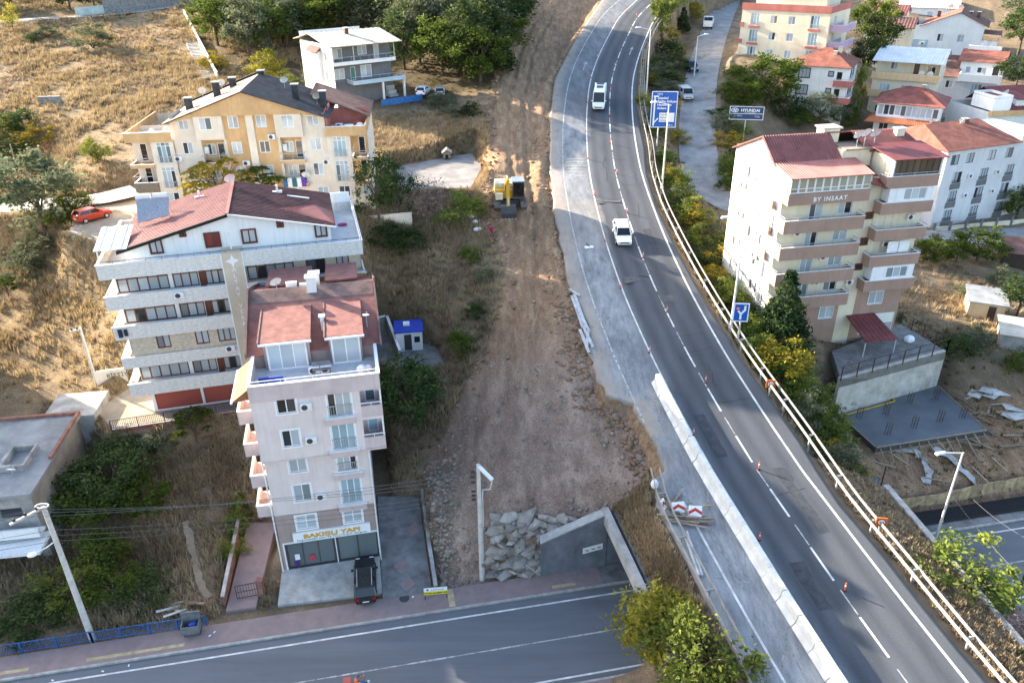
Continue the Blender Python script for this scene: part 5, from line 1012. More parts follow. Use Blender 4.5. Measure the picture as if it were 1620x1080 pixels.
def grey_block():
    b = House('apartment_block', 'light grey apartment block with black framed windows and broad red roof', 'apartment building', 64.2, 113.6, -.6, 21)
    W, D = 24.0, 13.0; k = dict(fm='frame_dark', gm='glass')
    ops = [(u,w,1.7,1.7,3,dict(rail=.5,railm='dark_metal')) for u in (2.2,7.6,13.0,18.4) for w in (.9,3.9,6.8)]+[(u,9.7,1.5,1.5,2) for u in (1.0,4.0,8.4,12.0)]
    shell(b, W, D, 12.0, 'render_grey', ops, left=rows((4,8),(1,4,7),1.4,1.5), **k)
    for u in (2.2,7.6,13.0,18.4):
        for w in (.9,3.9,6.8): b.part('dark_panel', MB().box(u-.15,-.06,w-.95,u+1.85,-.003,w-.04), 'render_darkgrey')
    for u,w in ((5.6,4.4),(5.6,7.4),(11.2,4.4),(11.2,7.4),(16.6,4.4)): b.ac(u,-.01,w)
    b.roof((-.6,-.5,12.0),(14.5,-.5,12.0),(13,7,14.2),(2.0,7,14.2),'roof_tile'); b.roof((14.5,D+.5,12.0),(-.6,D+.5,12.0),(2.0,7,14.2),(13,7,14.2),'roof_tile'); b.part('hip', MB().extr([(-.6,-.5,12),(2,7,14.2),(-.6,D+.5,12)],(0,0,-.06)), 'roof_tile'); b.part('hip', MB().extr([(14.5,-.5,12),(13,7,14.2),(14.5,D+.5,12)],(0,0,-.06)), 'roof_tile')
    b.part('terrace', MB().box(14.6,0,12,W,.15,13.0).box(14.6,.15,12,W,D,12.1), 'render_white'); b.chimney(9.6,6.4,13.9,.6,.9,.7,'roof_brown','concrete'); b.dish(8.2,5.6,13.6,.6,195,30,.6)
grey_block()

def red_roof_house():
    b = House('townhouse', 'cream house under dark red roof with white dormer near the right edge', 'house', 82.6, 136.5, 3.0, 8)
    W, D = 22.0, 11.0
    shell(b, W, D, 9.0, 'render_white', rows((1,5.5,10,14),(5.0,),1.8,1.6,2)+rows((1,5.5,10,14),(2.0,),1.8,1.5,2))
    b.box('cornice','render_ochre',-.3,-.8,8.4,W,-.003,9.3); b.roof((3.0,-.7,9.3),(W,-.7,9.3),(W,7,12.0),(3.0,7,12.0),'roof_maroon',rib=.5); b.roof((W,D,9.3),(3.0,D,9.3),(3.0,7,12.0),(W,7,12.0),'roof_maroon'); b.part('stair_tower', MB().box(-.2,-.5,9.3,3.2,5.0,11.3), 'render_white'); b.part('tower_roof', MB().box(.2,-.1,11.3,2.8,4.6,11.4), 'roof_maroon'); b.part('parapet', MB().box(-.2,-.5,11.4,3.2,-.3,11.8).box(-.2,4.8,11.4,3.2,5,11.8).box(-.2,-.3,11.4,0,4.8,11.8).box(3,-.3,11.4,3.2,4.8,11.8), 'render_white')
    o = b.part('dormer', MB().box(5.0,.6,9.6,7.2,4,10.9), 'render_white'); b.window((5.0,.55),(1,0),.2,9.9,1.8,.8,4); b.roof((4.8,.2,10.9),(7.4,.2,10.9),(7.4,5,11.6),(4.8,5,11.6),'roof_maroon',name='dormer_roof'); b.dish(3.6,2,11.3,.6,195,25,.3)
red_roof_house()

for (px, z0, W, D, h, mt, rf, yaw, lab) in (
    ((83.56,196,22.2), None, 8, 10, 6, 'render_white', 'roof_red', -30, 'red roofed house seen past the lilac balconies at the top edge'),
    ((99.25,214,22.03), None, 13, 11, 6, 'render_white', 'roof_silver', -28, 'house with plain white roof at the upper right edge'),
    ((116.78,224,20.55), None, 17, 10, 6, 'render_sand', 'roof_green', -28, 'long house with greenish flat pitched roof at the upper right edge'),
    ((78.12,182,20.99), None, 9, 8, 6, 'render_sand', 'roof_brown', -30, 'dark roofed cottage among trees below the red roof')):
    b = House('townhouse', lab, 'house', px[0], px[1], px[2]-h, yaw); shell(b, W, D, h, mt, rows((1.5,W/2),(1.0,h-2.2),1.3,1.3), rows((2,6),(h-2.2,),1.2,1.3), rows((2,6),(h-2.2,),1.2,1.3), w0=-6)
    b.roof((-.5,-.5,h),(W+.5,-.5,h),(W+.5,D/2,h+1.8),(-.5,D/2,h+1.8),rf,rib=.6); b.roof((W+.5,D+.5,h),(-.5,D+.5,h),(-.5,D/2,h+1.8),(W+.5,D/2,h+1.8),rf,rib=.6)
    b.poly('gable',mt,[(W,0,h),(W,D,h),(W,D/2,h+1.7)],(-.2,0,0)); b.poly('gable',mt,[(0,0,h),(0,D,h),(0,D/2,h+1.7)],(.2,0,0))
mat('cement_spill', (.44,.46,.47), .9, .25, 1.6, col2=(.30,.27,.23))
mat('path_dust', (.33,.262,.19), .95, .25, 1.5, col2=(.24,.185,.13))
mat('roof_greytin', (.26,.28,.30), .7, .15, .8, stain=.5)
mat('verge_soil', (.19,.135,.085), .97, .3, .9, .8, 5, col2=(.10,.07,.045))
mat('brick_wall', (.27,.13,.10), .9, .2, 2, .3, 10); mat('stone_wall', (.36,.35,.33), .95, .4, 2.4, .8, 3.5, col2=(.14,.135,.13)); mat('green_wall', (.50,.58,.52), .9, .15, .6, stain=.4)
mat('render_ochre_dark', (.46,.235,.115), .9, .1, .6, stain=.3)
mat('blue_grey', (.10,.14,.2), .6, .2, 2); mat('concrete_stained', (.36,.32,.27), .92, .25, .5, .3, 18, col2=(.20,.175,.15), stain=.8); mat('roof_concrete', (.32,.33,.335), .95, .3, .5, .4, 10, col2=(.17,.175,.18), stain=.6)
mat('plywood_yellow', (.55,.38,.06), .7, .15, 2)
mat('rust', (.085,.05,.035), .9, .25, 4)
mat('panel_grey', (.50,.49,.46), .8, .15, 2, objvar=.15)
mat('render_peeling', (.56,.54,.49), .92, .2, .9, .3, 8, col2=(.34,.30,.25), stain=.9)

# ================================================================ underpass
def uz(q): return Vector(q)
BE0, BE1 = (7.83,50.7), (11.4,33.4)                      # left edge beam in plan
up_ = thing('underpass', 'grey concrete underpass carrying the highway over the lower street', 'bridge', (18,46,ZS))
def upart(name, mb, mt): 
    o = mb.build(name, mt, up_); o.matrix_parent_inverse = Matrix.Translation((-18,-46,-ZS)); return o
def obox2(m, p0, p1, t, z0, z1):
    """wall in plan from p0 to p1, thickness t to the right of the run"""
    d = Vector((p1[0]-p0[0],p1[1]-p0[1],0)).normalized(); n_ = Vector((d.y,-d.x,0))*t
    a, b = Vector((p0[0],p0[1],0)), Vector((p1[0],p1[1],0)); q = [a,b,b+n_,a+n_]
    z0 = z0 if isinstance(z0,(list,tuple)) else (z0,z0); z1 = z1 if isinstance(z1,(list,tuple)) else (z1,z1)
    zz0 = [z0[0],z0[1],z0[1],z0[0]]; zz1 = [z1[0],z1[1],z1[1],z1[0]]
    return m.hexa([(v.x,v.y,z) for v,z in zip(q,zz0)], [(v.x,v.y,z) for v,z in zip(q,zz1)])
upart('edge_beam', obox2(MB(), BE0, BE1, .55, (-2.7,-3.0), (-1.55,-1.85)), 'concrete')
upart('edge_beam', obox2(MB(), (34.4,31), (31.6,53.0), .5, (-2.9,-2.6), (-1.7,-1.4)), 'concrete')
NA, NB = st_pt(7.4,2.3), st_pt(33,2.3); SA_, SB_ = st_pt(9.0,-9.0), st_pt(32.5,-9.0)
upart('abutment', obox2(MB(), NB, NA, -.6 if False else .6, ZS-.3, -2.4), 'concrete_dark'); upart('abutment', obox2(MB(), SA_, SB_, .6, ZS-.3, -2.6), 'concrete_dark')
upart('deck', MB().hexa([(8.2,50.6,-2.7),(11.6,33.4,-2.9),(34.2,33.4,-2.9),(31.8,53,-2.6)],[(8.2,50.6,-1.7),(11.6,33.4,-1.95),(34.2,33.4,-1.9),(31.8,53,-1.6)]), 'concrete_dark')
wg = upart('wing_wall', MB().hexa([(2.2,48.85,ZS-.3),(7.75,49.95,ZS-.3),(7.75,50.75,ZS-.3),(2.2,49.65,ZS-.3)],[(2.2,48.85,-3.85),(7.75,49.95,-1.75),(7.75,50.75,-1.75),(2.2,49.65,-3.85)]), 'concrete_dark')
upart('wing_coping', MB().hexa([(2.15,48.78,-3.84),(7.75,49.88,-1.74),(7.75,50.82,-1.74),(2.15,49.72,-3.84)],[(2.15,48.78,-3.72),(7.75,49.88,-1.62),(7.75,50.82,-1.62),(2.15,49.72,-3.72)]), 'concrete')
pl = upart('white_notice', MB().hexa([(5.75,49.5,-5.6),(7.45,49.84,-5.35),(7.45,49.88,-5.35),(5.75,49.54,-5.6)],[(5.75,49.5,-5.0),(7.45,49.84,-4.75),(7.45,49.88,-4.75),(5.75,49.54,-5.0)]), 'sign_white')
for k in range(3): upart('notice_mark', MB().box(5.95+k*.52,49.525+k*.104,-5.3+k*.075,6.25+k*.52,49.54+k*.104,-5.2+k*.075), 'concrete_dark')
# soil verges on the underpass
def verge(name, fa, fb, y0, y1, za, zb):
    V_, F_ = [], []; ys = np.arange(y0, y1+.1, .5); n = 9
    for y in ys:
        a, b = fa(y), fb(y)
        for j in range(n):
            t = j/(n-1); x = a+(b-a)*t; z = za(y)*(1-t)+zb(y)*t
            if 0 < j < n-1: z += .22*fnoise(np.array([x]),np.array([y]),1.3,31)[0]+.12*fnoise(np.array([x]),np.array([y]),.6,32)[0]
            V_.append((x,y,z))
    F_ = [(i*n+j,i*n+j+1,(i+1)*n+j+1,(i+1)*n+j) for i in range(len(ys)-1) for j in range(n-1)]
    me = npmesh(name, V_, F_, 'verge_soil', smooth=True); return struct(link(name, me))

bx = lambda y: float(np.interp(y,[33.4,50.7],[11.4,7.83])); bxr = lambda y: float(np.interp(y,[31,53],[34.4,31.6]))
verge('verge', lambda y: bx(y)+.5, lambda y: float(xl(y))+.1, 33.5, 51.3, lambda y: -1.75, lambda y: float(zroad(y))-.12)
verge('verge', lambda y: float(xr(y))-.1, lambda y: bxr(y)+.1, 31, 53, lambda y: float(zroad(y))-.12, lambda y: -1.7)
# cut face of bared soil under the broken asphalt
V_, F_ = [], []
ys = np.arange(50.0, 64, .25)
for i,y in enumerate(ys):
    nz_ = fnoise(np.array([y,y]),np.array([0,9.]),.7,41); x = float(xl(y)); 
    V_ += [(x+.12, y, float(zroad(y))-.25), (x-.15+.3*nz_[0], y, float(zroad(y))-.8), (x-.6+.6*nz_[1], y, float(zroad(y))-1.75)]
F_ = [(3*i+j,3*i+j+1,3*i+j+4,3*i+j+3) for i in range(len(ys)-1) for j in (0,1)]
struct(link('soil_cut', npmesh('soil_cut', V_, F_, 'soil_face', smooth=True)))

# ================================================================ walls, yards, stairs
def runwall(name, label, pts, h, t, mt, cap=None, low=.6, cat='wall', group=None, level=False, capm='concrete'):
    """free standing wall along a line on the ground"""
    o = thing(name, label, cat, pts[0], 0, group); p0 = Vector(pts[0])
    for a,b in zip(pts[:-1],pts[1:]):
        m = MB(); obox2(m, (a[0]-p0.x,a[1]-p0.y), (b[0]-p0.x,b[1]-p0.y), t, (a[2]-p0.z-low,b[2]-p0.z-low), (a[2]-p0.z+h,b[2]-p0.z+h)); m.build('wall_panel', mt, o)
        if cap: m = MB(); obox2(m, (a[0]-p0.x,a[1]-p0.y), (b[0]-p0.x,b[1]-p0.y), t+.1, (a[2]-p0.z+h+.002,b[2]-p0.z+h+.002), (a[2]-p0.z+h+cap,b[2]-p0.z+h+cap)); m.build('coping', capm, o)
    return o

# shop forecourt, driveway with retaining walls
struct(MB().hexa([(-19.2,45.9,-8),(-10.9,47.1,-8),(-11.6,50.7,-8),(-19.6,49.2,-8)],[(-19.2,45.9,-7.34),(-10.9,47.1,-7.34),(-11.6,50.7,-6.72),(-19.6,49.2,-6.72)]).build('shop_forecourt','concrete'))
dr = struct(MB().hexa([(-10.75,46.4,-8),(-6.8,47.2,-8),(-9.0,58.5,-8),(-12.9,58.5,-8)],[(-10.75,46.4,-7.33),(-6.8,47.2,-7.33),(-9.0,58.5,-6.58),(-12.9,58.5,-6.58)]).build('driveway','paving_grey'))
for c in ((-9.6,49.9,-7.09),(-9.0,54.2,-6.80),(-8.9,47.9,-7.2)): MB().quad((c[0]-.7,c[1],c[2]),(c[0],c[1]-.9,c[2]-.06),(c[0]+.7,c[1],c[2]),(c[0],c[1]+.9,c[2]+.06)).build('paving_diamond','paving_red',dr)
runwall('boundary_wall','long brown wall between the paved driveway and the rubble slope',[(-6.6,47.0,-7.35),(-7.6,52,-7.1),(-8.8,58.6,-6.6)],.75,.22,'brick_wall',.06)
dr2 = struct(MB().hexa([(-23.2,45.3,-8),(-20.9,45.7,-8),(-21.6,55,-8),(-24.2,55,-8)],[(-23.2,45.3,-7.3),(-20.9,45.7,-7.3),(-21.6,55,-6.6),(-24.2,55,-6.6)]).build('side_path','paving_red'))
runwall('boundary_wall','low red brown wall with railing between the weedy lot and the side path',[(-24.6,55,-6.4),(-23.4,46.0,-7.3)],.85,.2,'brick_wall',.06)
def gate(name, label, loc, rz, w, h):
    o = thing(name, label, 'gate', loc, rz); m = MB().box(0,0,.1,.06,.05,h).box(w-.06,0,.1,w,.05,h).box(.06,0,h-.06,w-.06,.05,h).box(.06,0,.1,w-.06,.05,.16).box(.06,0,h*.5,w-.06,.05,h*.5+.05); m.build('gate_frame','dark_metal',o)
    for i in range(1,8): MB().box(w*i/8-.015,.01,.16,w*i/8+.015,.04,h-.06).build('bar','dark_metal',o)
gate('iron_gate','black barred gate standing ajar at the side path',(-22.6,46.4,-7.25),R(15),1.7,1.5)
tag(MB().box(-.2,-.2,-.2,.2,.2,1.6).box(-.26,-.26,1.6,.26,.26,1.7).build('gate_pier','brick_wall',None,loc=(-20.7,46.9,-7.2)),'short terracotta gate pier beside the shop forecourt','gate pier')
# forecourt edge with railing, tiled floor
fa, fb = (-37.59,60.88,-0.6), (-26.34,64.12,-0.6)
runwall('retaining_wall','red brown retaining wall below the tiled forecourt of the white block',[fb,(-31.56,62.56,-0.6),fa],.25,.3,'garage_red',.08,4.0)
def fence(name, label, pts, h, spacing, mt, bars=0, group=None, rails=(1.0,.15), post=.06, cat='railing'):
    o = thing(name, label, cat, pts[0], 0, group); p0 = Vector(pts[0])
    for a,b in zip(pts[:-1],pts[1:]):
        a, b = Vector(a)-p0, Vector(b)-p0; n = max(1,round((b-a).length/spacing))
        for r_ in rails: MB().bar(a+Vector((0,0,h*r_)), b+Vector((0,0,h*r_)), .05).build('rail', mt, o)
        for i in range(n+1): q = a.lerp(b,i/n); MB().box(q.x-post/2,q.y-post/2,q.z-.2,q.x+post/2,q.y+post/2,q.z+h).build('post', mt, o)
        if bars:
            m = MB(); k = int((b-a).length/bars)
            for i in range(k): q = a.lerp(b,(i+.5)/k); m.box(q.x-.014,q.y-.014,q.z+h*rails[1],q.x+.014,q.y+.014,q.z+h*rails[0])
            tag(m.build('bars', mt, o), kind='stuff')
    return o
fence('iron_railing','black iron railing along the edge of the tiled forecourt',[(fa[0],fa[1],-.3),(fb[0],fb[1],-.3)],1.0,2.2,'dark_metal',.16)
m = MB()
fo = [(-34.31,63.38,-0.6),(-27.31,65.5,-0.6)]
for i in range(14):
    for j in range(5):
        a = Vector((-33.83,64.04,-0.6))+Vector((.70,.18,0))*i*.82+Vector((-.2,.78,0))*j*.82+Vector((0,0,.004)); 
        if i+j > 0: m.quad(a+Vector((.28,0,0)),a+Vector((0,.28,0)),a+Vector((-.28,0,0)),a+Vector((0,-.28,0)))
tag(m.build('paving_pattern','paving_red',fore), kind='stuff')
gw = runwall('graffiti_wall','cream wall with painted lettering at the corner of the forecourt',[(-39.85,69.75,-0.6),(-42.68,68.93,-0.6)],1.9,.2,'render_cream')
g0, g1 = Vector((-42.68,68.93,-0.6)), Vector((-39.85,69.75,-0.6)); ang = math.atan2(g1.y-g0.y, g1.x-g0.x); gd = (g1-g0).normalized()
for s_, u, w, sz in (('BİTTİYORSE',2.9,1.15,.62),('ALBAY',4.0,.45,.55)):
    p = g0+gd*u+Vector((math.sin(ang),-math.cos(ang),0))*.24-g1; text(gw, s_, (p.x,p.y,w), (R(90),0,ang), sz, 'black', .004, center=True)
# rough walls by the ochre block and yard
runwall('garden_wall','low terracotta coloured wall behind the gravel yard',[(-13.05,115.58,11.2),(-19.01,112.86,11.6)],1.2,.25,'render_ochre_dark'); runwall('garden_wall','stained cream wall at the foot of the leafy trees below the gravel yard',[(-12.26,92.68,8.6),(-19.4,92.73,8)],1.3,.25,'render_cream')

# stairs up the hillside
s0, s1 = Vector((-54.47,148.13,17.07)), Vector((-75.45,192.79,23.77))
st_ = thing('hillside_stairs','long flight of concrete steps climbing the dry hillside','stairs',s0); n = 46; d = (s1-s0); rz = math.atan2(d.y,d.x)-R(90); dl = math.hypot(d.x,d.y)
stepm = MB().box(-1.2,0,-1.2,1.2,dl/n*1.02,0).mesh('step','concrete')
for i in range(n): link('step', stepm, st_, d*(i/n)+Vector((0,0,.15)), (0,0,rz))
sd_ = Vector((math.cos(rz),math.sin(rz),0)); m = MB(); a, b = sd_*1.35, d+sd_*1.35; m.hexa([a+sd_*-.15,a+sd_*.15,b+sd_*.15,b-sd_*.15],[a+sd_*-.15+Vector((0,0,1.0)),a+sd_*.15+Vector((0,0,1.0)),b+sd_*.15+Vector((0,0,1.0)),b-sd_*.15+Vector((0,0,1.0))]); m.build('parapet','render_white',st_)
fence('roadside_fence','thin metal fence along the upper road at the top of the hillside',[(-111.35,180.99,21.92),(-99.86,185.57,22.48),(-87.59,189.96,23.36),(-77.64,193.23,23.75)],1.3,3.0,'dark_metal')
runwall('stone_wall','rough stone retaining wall along the upper road',[(-75.52,203.6,25.29),(-85.41,199.27,24.64),(-94.02,196.75,24.26)],2.6,.5,'stone_wall'); runwall('stone_wall','pale green painted wall joining the stone wall beside the upper road',[(-94.02,196.75,24.26),(-99.74,194.73,23.96)],1.4,.4,'green_wall')
runwall('stone_wall','small square stone wall standing in the dry grass',[(-76.2,136.35,15.11),(-80.04,136.63,14.99)],1.2,.6,'stone_wall')
# roofless concrete building
def ruin():
    b = House('unfinished_building','bare grey concrete building with flat weathered roof at the lower left edge','building',-59.6,48.2,-7.0,8)
    W, D = 20.0, 11.5
    b.wall((0,0),(W,0),-1,7.2,'concrete_grey',[(17.2,4.9,1.8,1.0,1,dict(gm='glass_dark',fm='concrete_dark')),(12.5,2.0,2.0,1.3,2),(15.6,2.0,2.4,1.3,2)]); b.wall((W,0),(W,D),-1,7.2,'concrete_stained'); b.wall((0,D),(0,0),-1,7.2,'concrete_grey'); b.wall((W,D),(0,D),-1,7.2,'concrete_grey')
    b.part('roof', MB().box(-.3,-.4,7.2,W+.3,D+.2,7.45), 'roof_concrete'); b.part('parapet', MB().box(8,D-.1,7.45,W+.3,D+.2,7.75).box(W+.02,4.4,7.45,W+.3,D-.1,7.75), 'brick_wall'); b.part('stair_housing', MB().box(W-3.6,3.0,7.45,W-1.4,3.3,8.0).box(W-3.6,3.3,7.45,W-3.3,6.0,8.0).box(W-1.6,3.3,7.45,W-1.4,6.0,8.0).box(W-3.6,6.0,7.45,W-1.4,6.3,8.0), 'concrete_grey'); b.part('rear_wing', MB().box(W-3.2,D,-1,W+1.5,D+4.5,7.3), 'concrete_grey')
    b.part('canopy', MB().box(10,-2.6,2.9,W+.6,-.003,3.2), 'render_white'); b.part('balcony_front', MB().box(10,-1.2,3.6,W+.3,-1.05,4.5).box(10,-1.05,3.6,W+.3,-.003,3.75), 'render_white'); b.dish(W-2.2,2.6,7.45,.35,160,60,.4)
    b.part('shutter', MB().box(14.5,-.06,.2,19,-.02,2.4), 'blue_grey')

ruin()

# ================================================================ building site right of the highway
slab = thing('concrete_slab','dark freshly poured concrete slab with timber formwork on the building site','foundation slab',Vector(SLAB[0]).to_tuple() if False else (SLAB[0][0],SLAB[0][1],-4.9))
SP = [Vector((p[0]-SLAB[0][0],p[1]-SLAB[0][1],0)) for p in SLAB]; cu_ = SP[0].lerp(SP[1],.52); nin = (SP[3]-SP[0])*.16
poly_ = [SP[0]+nin, cu_+nin, cu_, SP[1], SP[2], SP[3]]
MB().prism([(p.x,p.y) for p in poly_],.0,.55).build('slab','wet_concrete',slab)
for k,(a,b) in enumerate(zip(poly_, poly_[1:]+poly_[:1])):
    m = MB(); obox2(m,(a.x,a.y),(b.x,b.y),.14,-.3,.62); m.build('formwork','plywood_yellow' if k < 3 else 'wood',slab)

def lerp2(u,v): return SP[0].lerp(SP[1],u).lerp(SP[3].lerp(SP[2],u),v)
for (u,v) in ((.12,.3),(.35,.35),(.62,.25),(.85,.3),(.2,.75),(.45,.72),(.7,.7),(.9,.72)):
    c = lerp2(u,v); m = MB()
    for i in range(6): m.cyl(c+Vector((.28*math.cos(i*1.05),.28*math.sin(i*1.05),.5)), c+Vector((.28*math.cos(i*1.05)+.04*(i%3),.28*math.sin(i*1.05),1.9)), .02,.02,4)
    for z in (.8,1.2,1.6): m.tube([c+Vector((.28*math.cos(i*1.05),.28*math.sin(i*1.05),z)) for i in range(7)],.015,4)
    tag(m.build('rebar_cage','rust',slab), kind='stuff')

e0, e1 = SP[3], SP[2]; out = (SP[3]-SP[0]).normalized()
for i in range(12):
    a = e0.lerp(e1,(i+.5)/12); MB().bar(a+Vector((0,0,.4)), a+out*1.3+Vector((random.uniform(-.4,.4),0,-.35)), .09).build('prop','wood',slab)
o2 = (SP[2]-SP[3]).normalized()
for i in range(7):
    a = SP[1].lerp(SP[2],(i+.4)/7); MB().bar(a+Vector((0,0,.4)), a+o2*1.4+Vector((0,random.uniform(-.4,.4),-.2)), .09).build('prop','wood',slab)
# planks strewn about, each its own thing
PLK = [(1290,590,3,.2),(1385,600,3.2,-.5),(1430,612,3,.9),(1460,604,2.8,-.9),(1400,628,3,1.2),(1500,640,4,.6),(1545,625,4,.5),(1560,618,3.5,.1),(1590,640,3,0),(1600,652,3.2,.05),(1520,700,3.5,-.4),(1548,702,3,-.9),(1575,660,3,-.5),(1375,634,2.5,1.0),(1565,648,2,.9),(1610,690,3,.0),(1605,706,3,.1)]
PLP = [(31.85,70.71,-0.74),(38.72,71.42,-2.02),(42.91,73.01,-3.98),(45.49,74.06,-4),(40.49,71.91,-4.57),(47.09,71.09,-5.1),(49.65,70.81,-3.75),(50.72,71.1,-3.39),(51.67,68.96,-3.79),(51.75,67.84,-4.01),(44.87,64.11,-5.1),(46.52,63.86,-5.1),(50.05,67.53,-4.41),(38.41,71.07,-4.5),(49.99,68.7,-4.24),(50.61,64.41,-4.61),(49.54,63,-4.83)]
for i,((a,b,L_,rz),p) in enumerate(zip(PLK,PLP)):
    if ppdist(np.array([p[0]]),np.array([p[1]]),TERR)[0] < 2.6: continue
    tag(MB().box(-L_/2,-.12,.03,L_/2,.12,.08).build('plank','wood',None,loc=(p[0],p[1],p[2]+.08),rot=(0,R(random.uniform(-4,4)),rz)),'loose grey timber plank lying on the building site','plank','loose planks on the building site')
SHP = [(49.74,71.03,-3.65),(50.84,71.07,-3.37),(51.04,70.36,-3.56),(52.02,70.43,-3.31),(52.19,68.1,-3.87),(52.09,67.01,-4.09),(51.63,67.59,-4.08)]
for i,p in enumerate(SHP): tag(MB().box(-1.1,-.6,0,1.1,.6,.06).build('formwork_panel','panel_grey',None,loc=(p[0],p[1],p[2]+.12+.05*(i%3)),rot=(R(random.uniform(-5,5)),R(random.uniform(-5,5)),random.uniform(-.5,.9))),'pale sheet of formwork lying flat beside the concrete slab','formwork panel','pale formwork sheets')

# garden terrace in front of the cream block
tw = [(32.63,68.16,0),(39.56,71.27,0),(47.39,74.3,0),(44.91,80.47,0)]
MBt = MB().prism(TERR,-1.0,0.02); struct(MBt.build('garden_terrace','paving_grey'))
runwall('terrace_wall','white plastered retaining wall under the fenced terrace',[(TERR[2][0],TERR[2][1],0),(TERR[3][0],TERR[3][1],0)],.08,.4,'render_peeling',None,4.6)

fence('terrace_fence','rusty post and rail fence round the paved terrace',[(TERR[3][0],TERR[3][1],.02),(TERR[2][0],TERR[2][1],.02),(TERR[1][0],TERR[1][1],.02)],1.5,2.0,'rust',0,rails=(1.0,.5),post=.09,cat='fence')
# site hoarding along the lower street
hb = [(35.26,56.64,-7.26),(39.68,57.48,-7.34),(44.34,58.57,-7.02),(49.16,59.48,-6.89)]
hd = thing('site_hoarding','brown plywood hoarding between the building site and the lower street','hoarding',hb[0]); p0 = Vector(hb[0])
for a,b in zip(hb[:-1],hb[1:]):
    a, b = Vector(a)-p0, Vector(b)-p0; n = 4
    for i in range(n):
        q0, q1 = a.lerp(b,i/n), a.lerp(b,(i+.97)/n); m = MB(); obox2(m,(q0.x,q0.y),(q1.x,q1.y),.06,(q0.z-.4,q1.z-.4),(q0.z+1.1+.15*(i%2),q1.z+1.1+.1*((i+1)%2))); m.build('board','plywood',hd)
    MB().bar(a+Vector((0,.15,1.0)),b+Vector((0,.15,1.0)),.08).build('rail','wood',hd)
# black pipes by the lower street
m0 = [st_pt(s,1.6,.16) for s in (30.5,70)]
for i in range(7):
    a, b = Vector(st_pt(33.0+.4*i,1.15+.24*i,.26)), Vector(st_pt(75,1.15+.24*i,.26)); tag(MB().cyl(a,b,.12,.12,10).build('black_pipe','rubber',None),'long black plastic pipe lying beside the lower street','pipe','black pipes along the lower street')
tag(MB().box(-1.7,-1.2,-1.5,1.7,1.2,1.2).build('drain_box','concrete_dark',None,loc=(32.76,56.62,-6.02),rot=(0,0,R(-18))),'open concrete box culvert beside the highway embankment','culvert')
# sheds
def shed(name, label, loc, rz, W, D, h0, h1, wm, rm, open_=False):
    o = thing(name, label, 'shed', loc, rz); MB().hexa([(0,0,-.6),(W,0,-.6),(W,D,-.6),(0,D,-.6)],[(0,0,h0),(W,0,h0),(W,D,h1),(0,D,h1)]).build('wall', wm, o)
    MB().hexa([(-.3,-.3,h0+.01),(W+.3,-.3,h0+.01),(W+.3,D+.3,h1+.01),(-.3,D+.3,h1+.01)],[(-.3,-.3,h0+.1),(W+.3,-.3,h0+.1),(W+.3,D+.3,h1+.1),(-.3,D+.3,h1+.1)]).build('roof', rm, o)
    MB().box(W*.55,-.04,-.2,W*.55+.8,-.003,h0*.85).build('door','dark_wood',o); return o
shed('garden_shed','small shed with grey tin roof and raw block walls in the garden',(54.6,84.03,-0.89),R(-24),3.8,4.2,2.0,2.3,'render_ochre_pale','roof_greytin')
shed('garden_shed','low shed with rusty red pitched roof at the right edge of the garden',(68.1,100.28,-1.2),R(-20),5.5,4.0,1.9,2.8,'dark_wood','roof_brown'); shed('garden_shed','tumbledown grey shed with broken sheets at the right edge',(54.94,77.28,-1.39),R(-25),6,4,1.6,2.0,'concrete_grey','roof_sheet')
fence('street_fence','low wall with dark panels in front of the grey block',[(63.79,111.66,-0.3),(81.14,117.1,-1)],1.3,3.0,'render_darkgrey',.3,rails=(1.0,.3),post=.35,cat='fence'); runwall('street_wall','pale low wall along the lane below the grey block',[(81.33,117.1,-1),(63.79,111.66,-0.3)],.6,.25,'render_sand')
# container hut with blue roof
def hut():
    o = thing('site_hut','small white cabin with bright blue ribbed roof behind the pink block','cabin',(-12.73,75.76,-0.4),R(8)); W, D, h = 2.9, 2.6, 2.3
    MB().box(0,0,0,W,D,h).build('wall','white_metal',o); m = MB().box(-.15,-.2,h+.005,W+.15,D+.2,h+.12)
    for i in range(9): m.box(-.1+i*.35,-.2,h+.121,.04+i*.35,D+.2,h+.17)
    m.build('roof','blue_roof',o); MB().box(.9,-.05,.1,1.7,-.005,2.0).build('door','dark_metal',o); MB().box(2.0,-.05,1.0,2.6,-.005,1.7).build('window','glass_dark',o); MB().box(.9,1.2,h+.18,1.6,1.8,h+.45).build('roof_crate','white_cloth',o)
hut()
runwall('yard_wall','white topped wall beside the blue roofed cabin',[(-12.18,73.42,-0.6),(-14.54,80.94,-0.2),(-15.63,80.33,-0.2)],1.6,.2,'concrete_grey',.08,.6,capm='white_metal')
def kennel():
    o = thing('dog_kennel','little wooden dog kennel with pitched roof on the gravel yard','kennel',(-9.31,114.4,11),R(5)); MB().box(-.55,-.6,0,.55,.6,.8).build('wall','wood',o); MB().extr([(-.55,-.6,.8),(.55,-.6,.8),(0,-.6,1.25)],(0,1.2,0)).build('gable','wood',o)
    MB().extr([(-.75,-.75,.72),(0,-.75,1.32),(0,-.75,1.4),(-.75,-.75,.8)],(0,1.5,0)).build('roof','roof_sheet',o); MB().extr([(.75,-.75,.72),(0,-.75,1.32),(0,-.75,1.4),(.75,-.75,.8)],(0,1.5,0)).build('roof','roof_sheet',o); MB().box(-.22,-.63,0,.22,-.602,.55).build('doorway','black',o)
kennel()

ribbon_mesh('footpath', [(x,y,z+.1) for x,y,z in [(-29.49,54.38,-5.94),(-28.61,52.81,-6.31),(-27.55,50.85,-6.7),(-26.88,49.26,-6.97),(-26.11,48.01,-7.17),(-24.98,46.74,-7.38)]], .3, 'path_dust', vary=.4, sub=3)

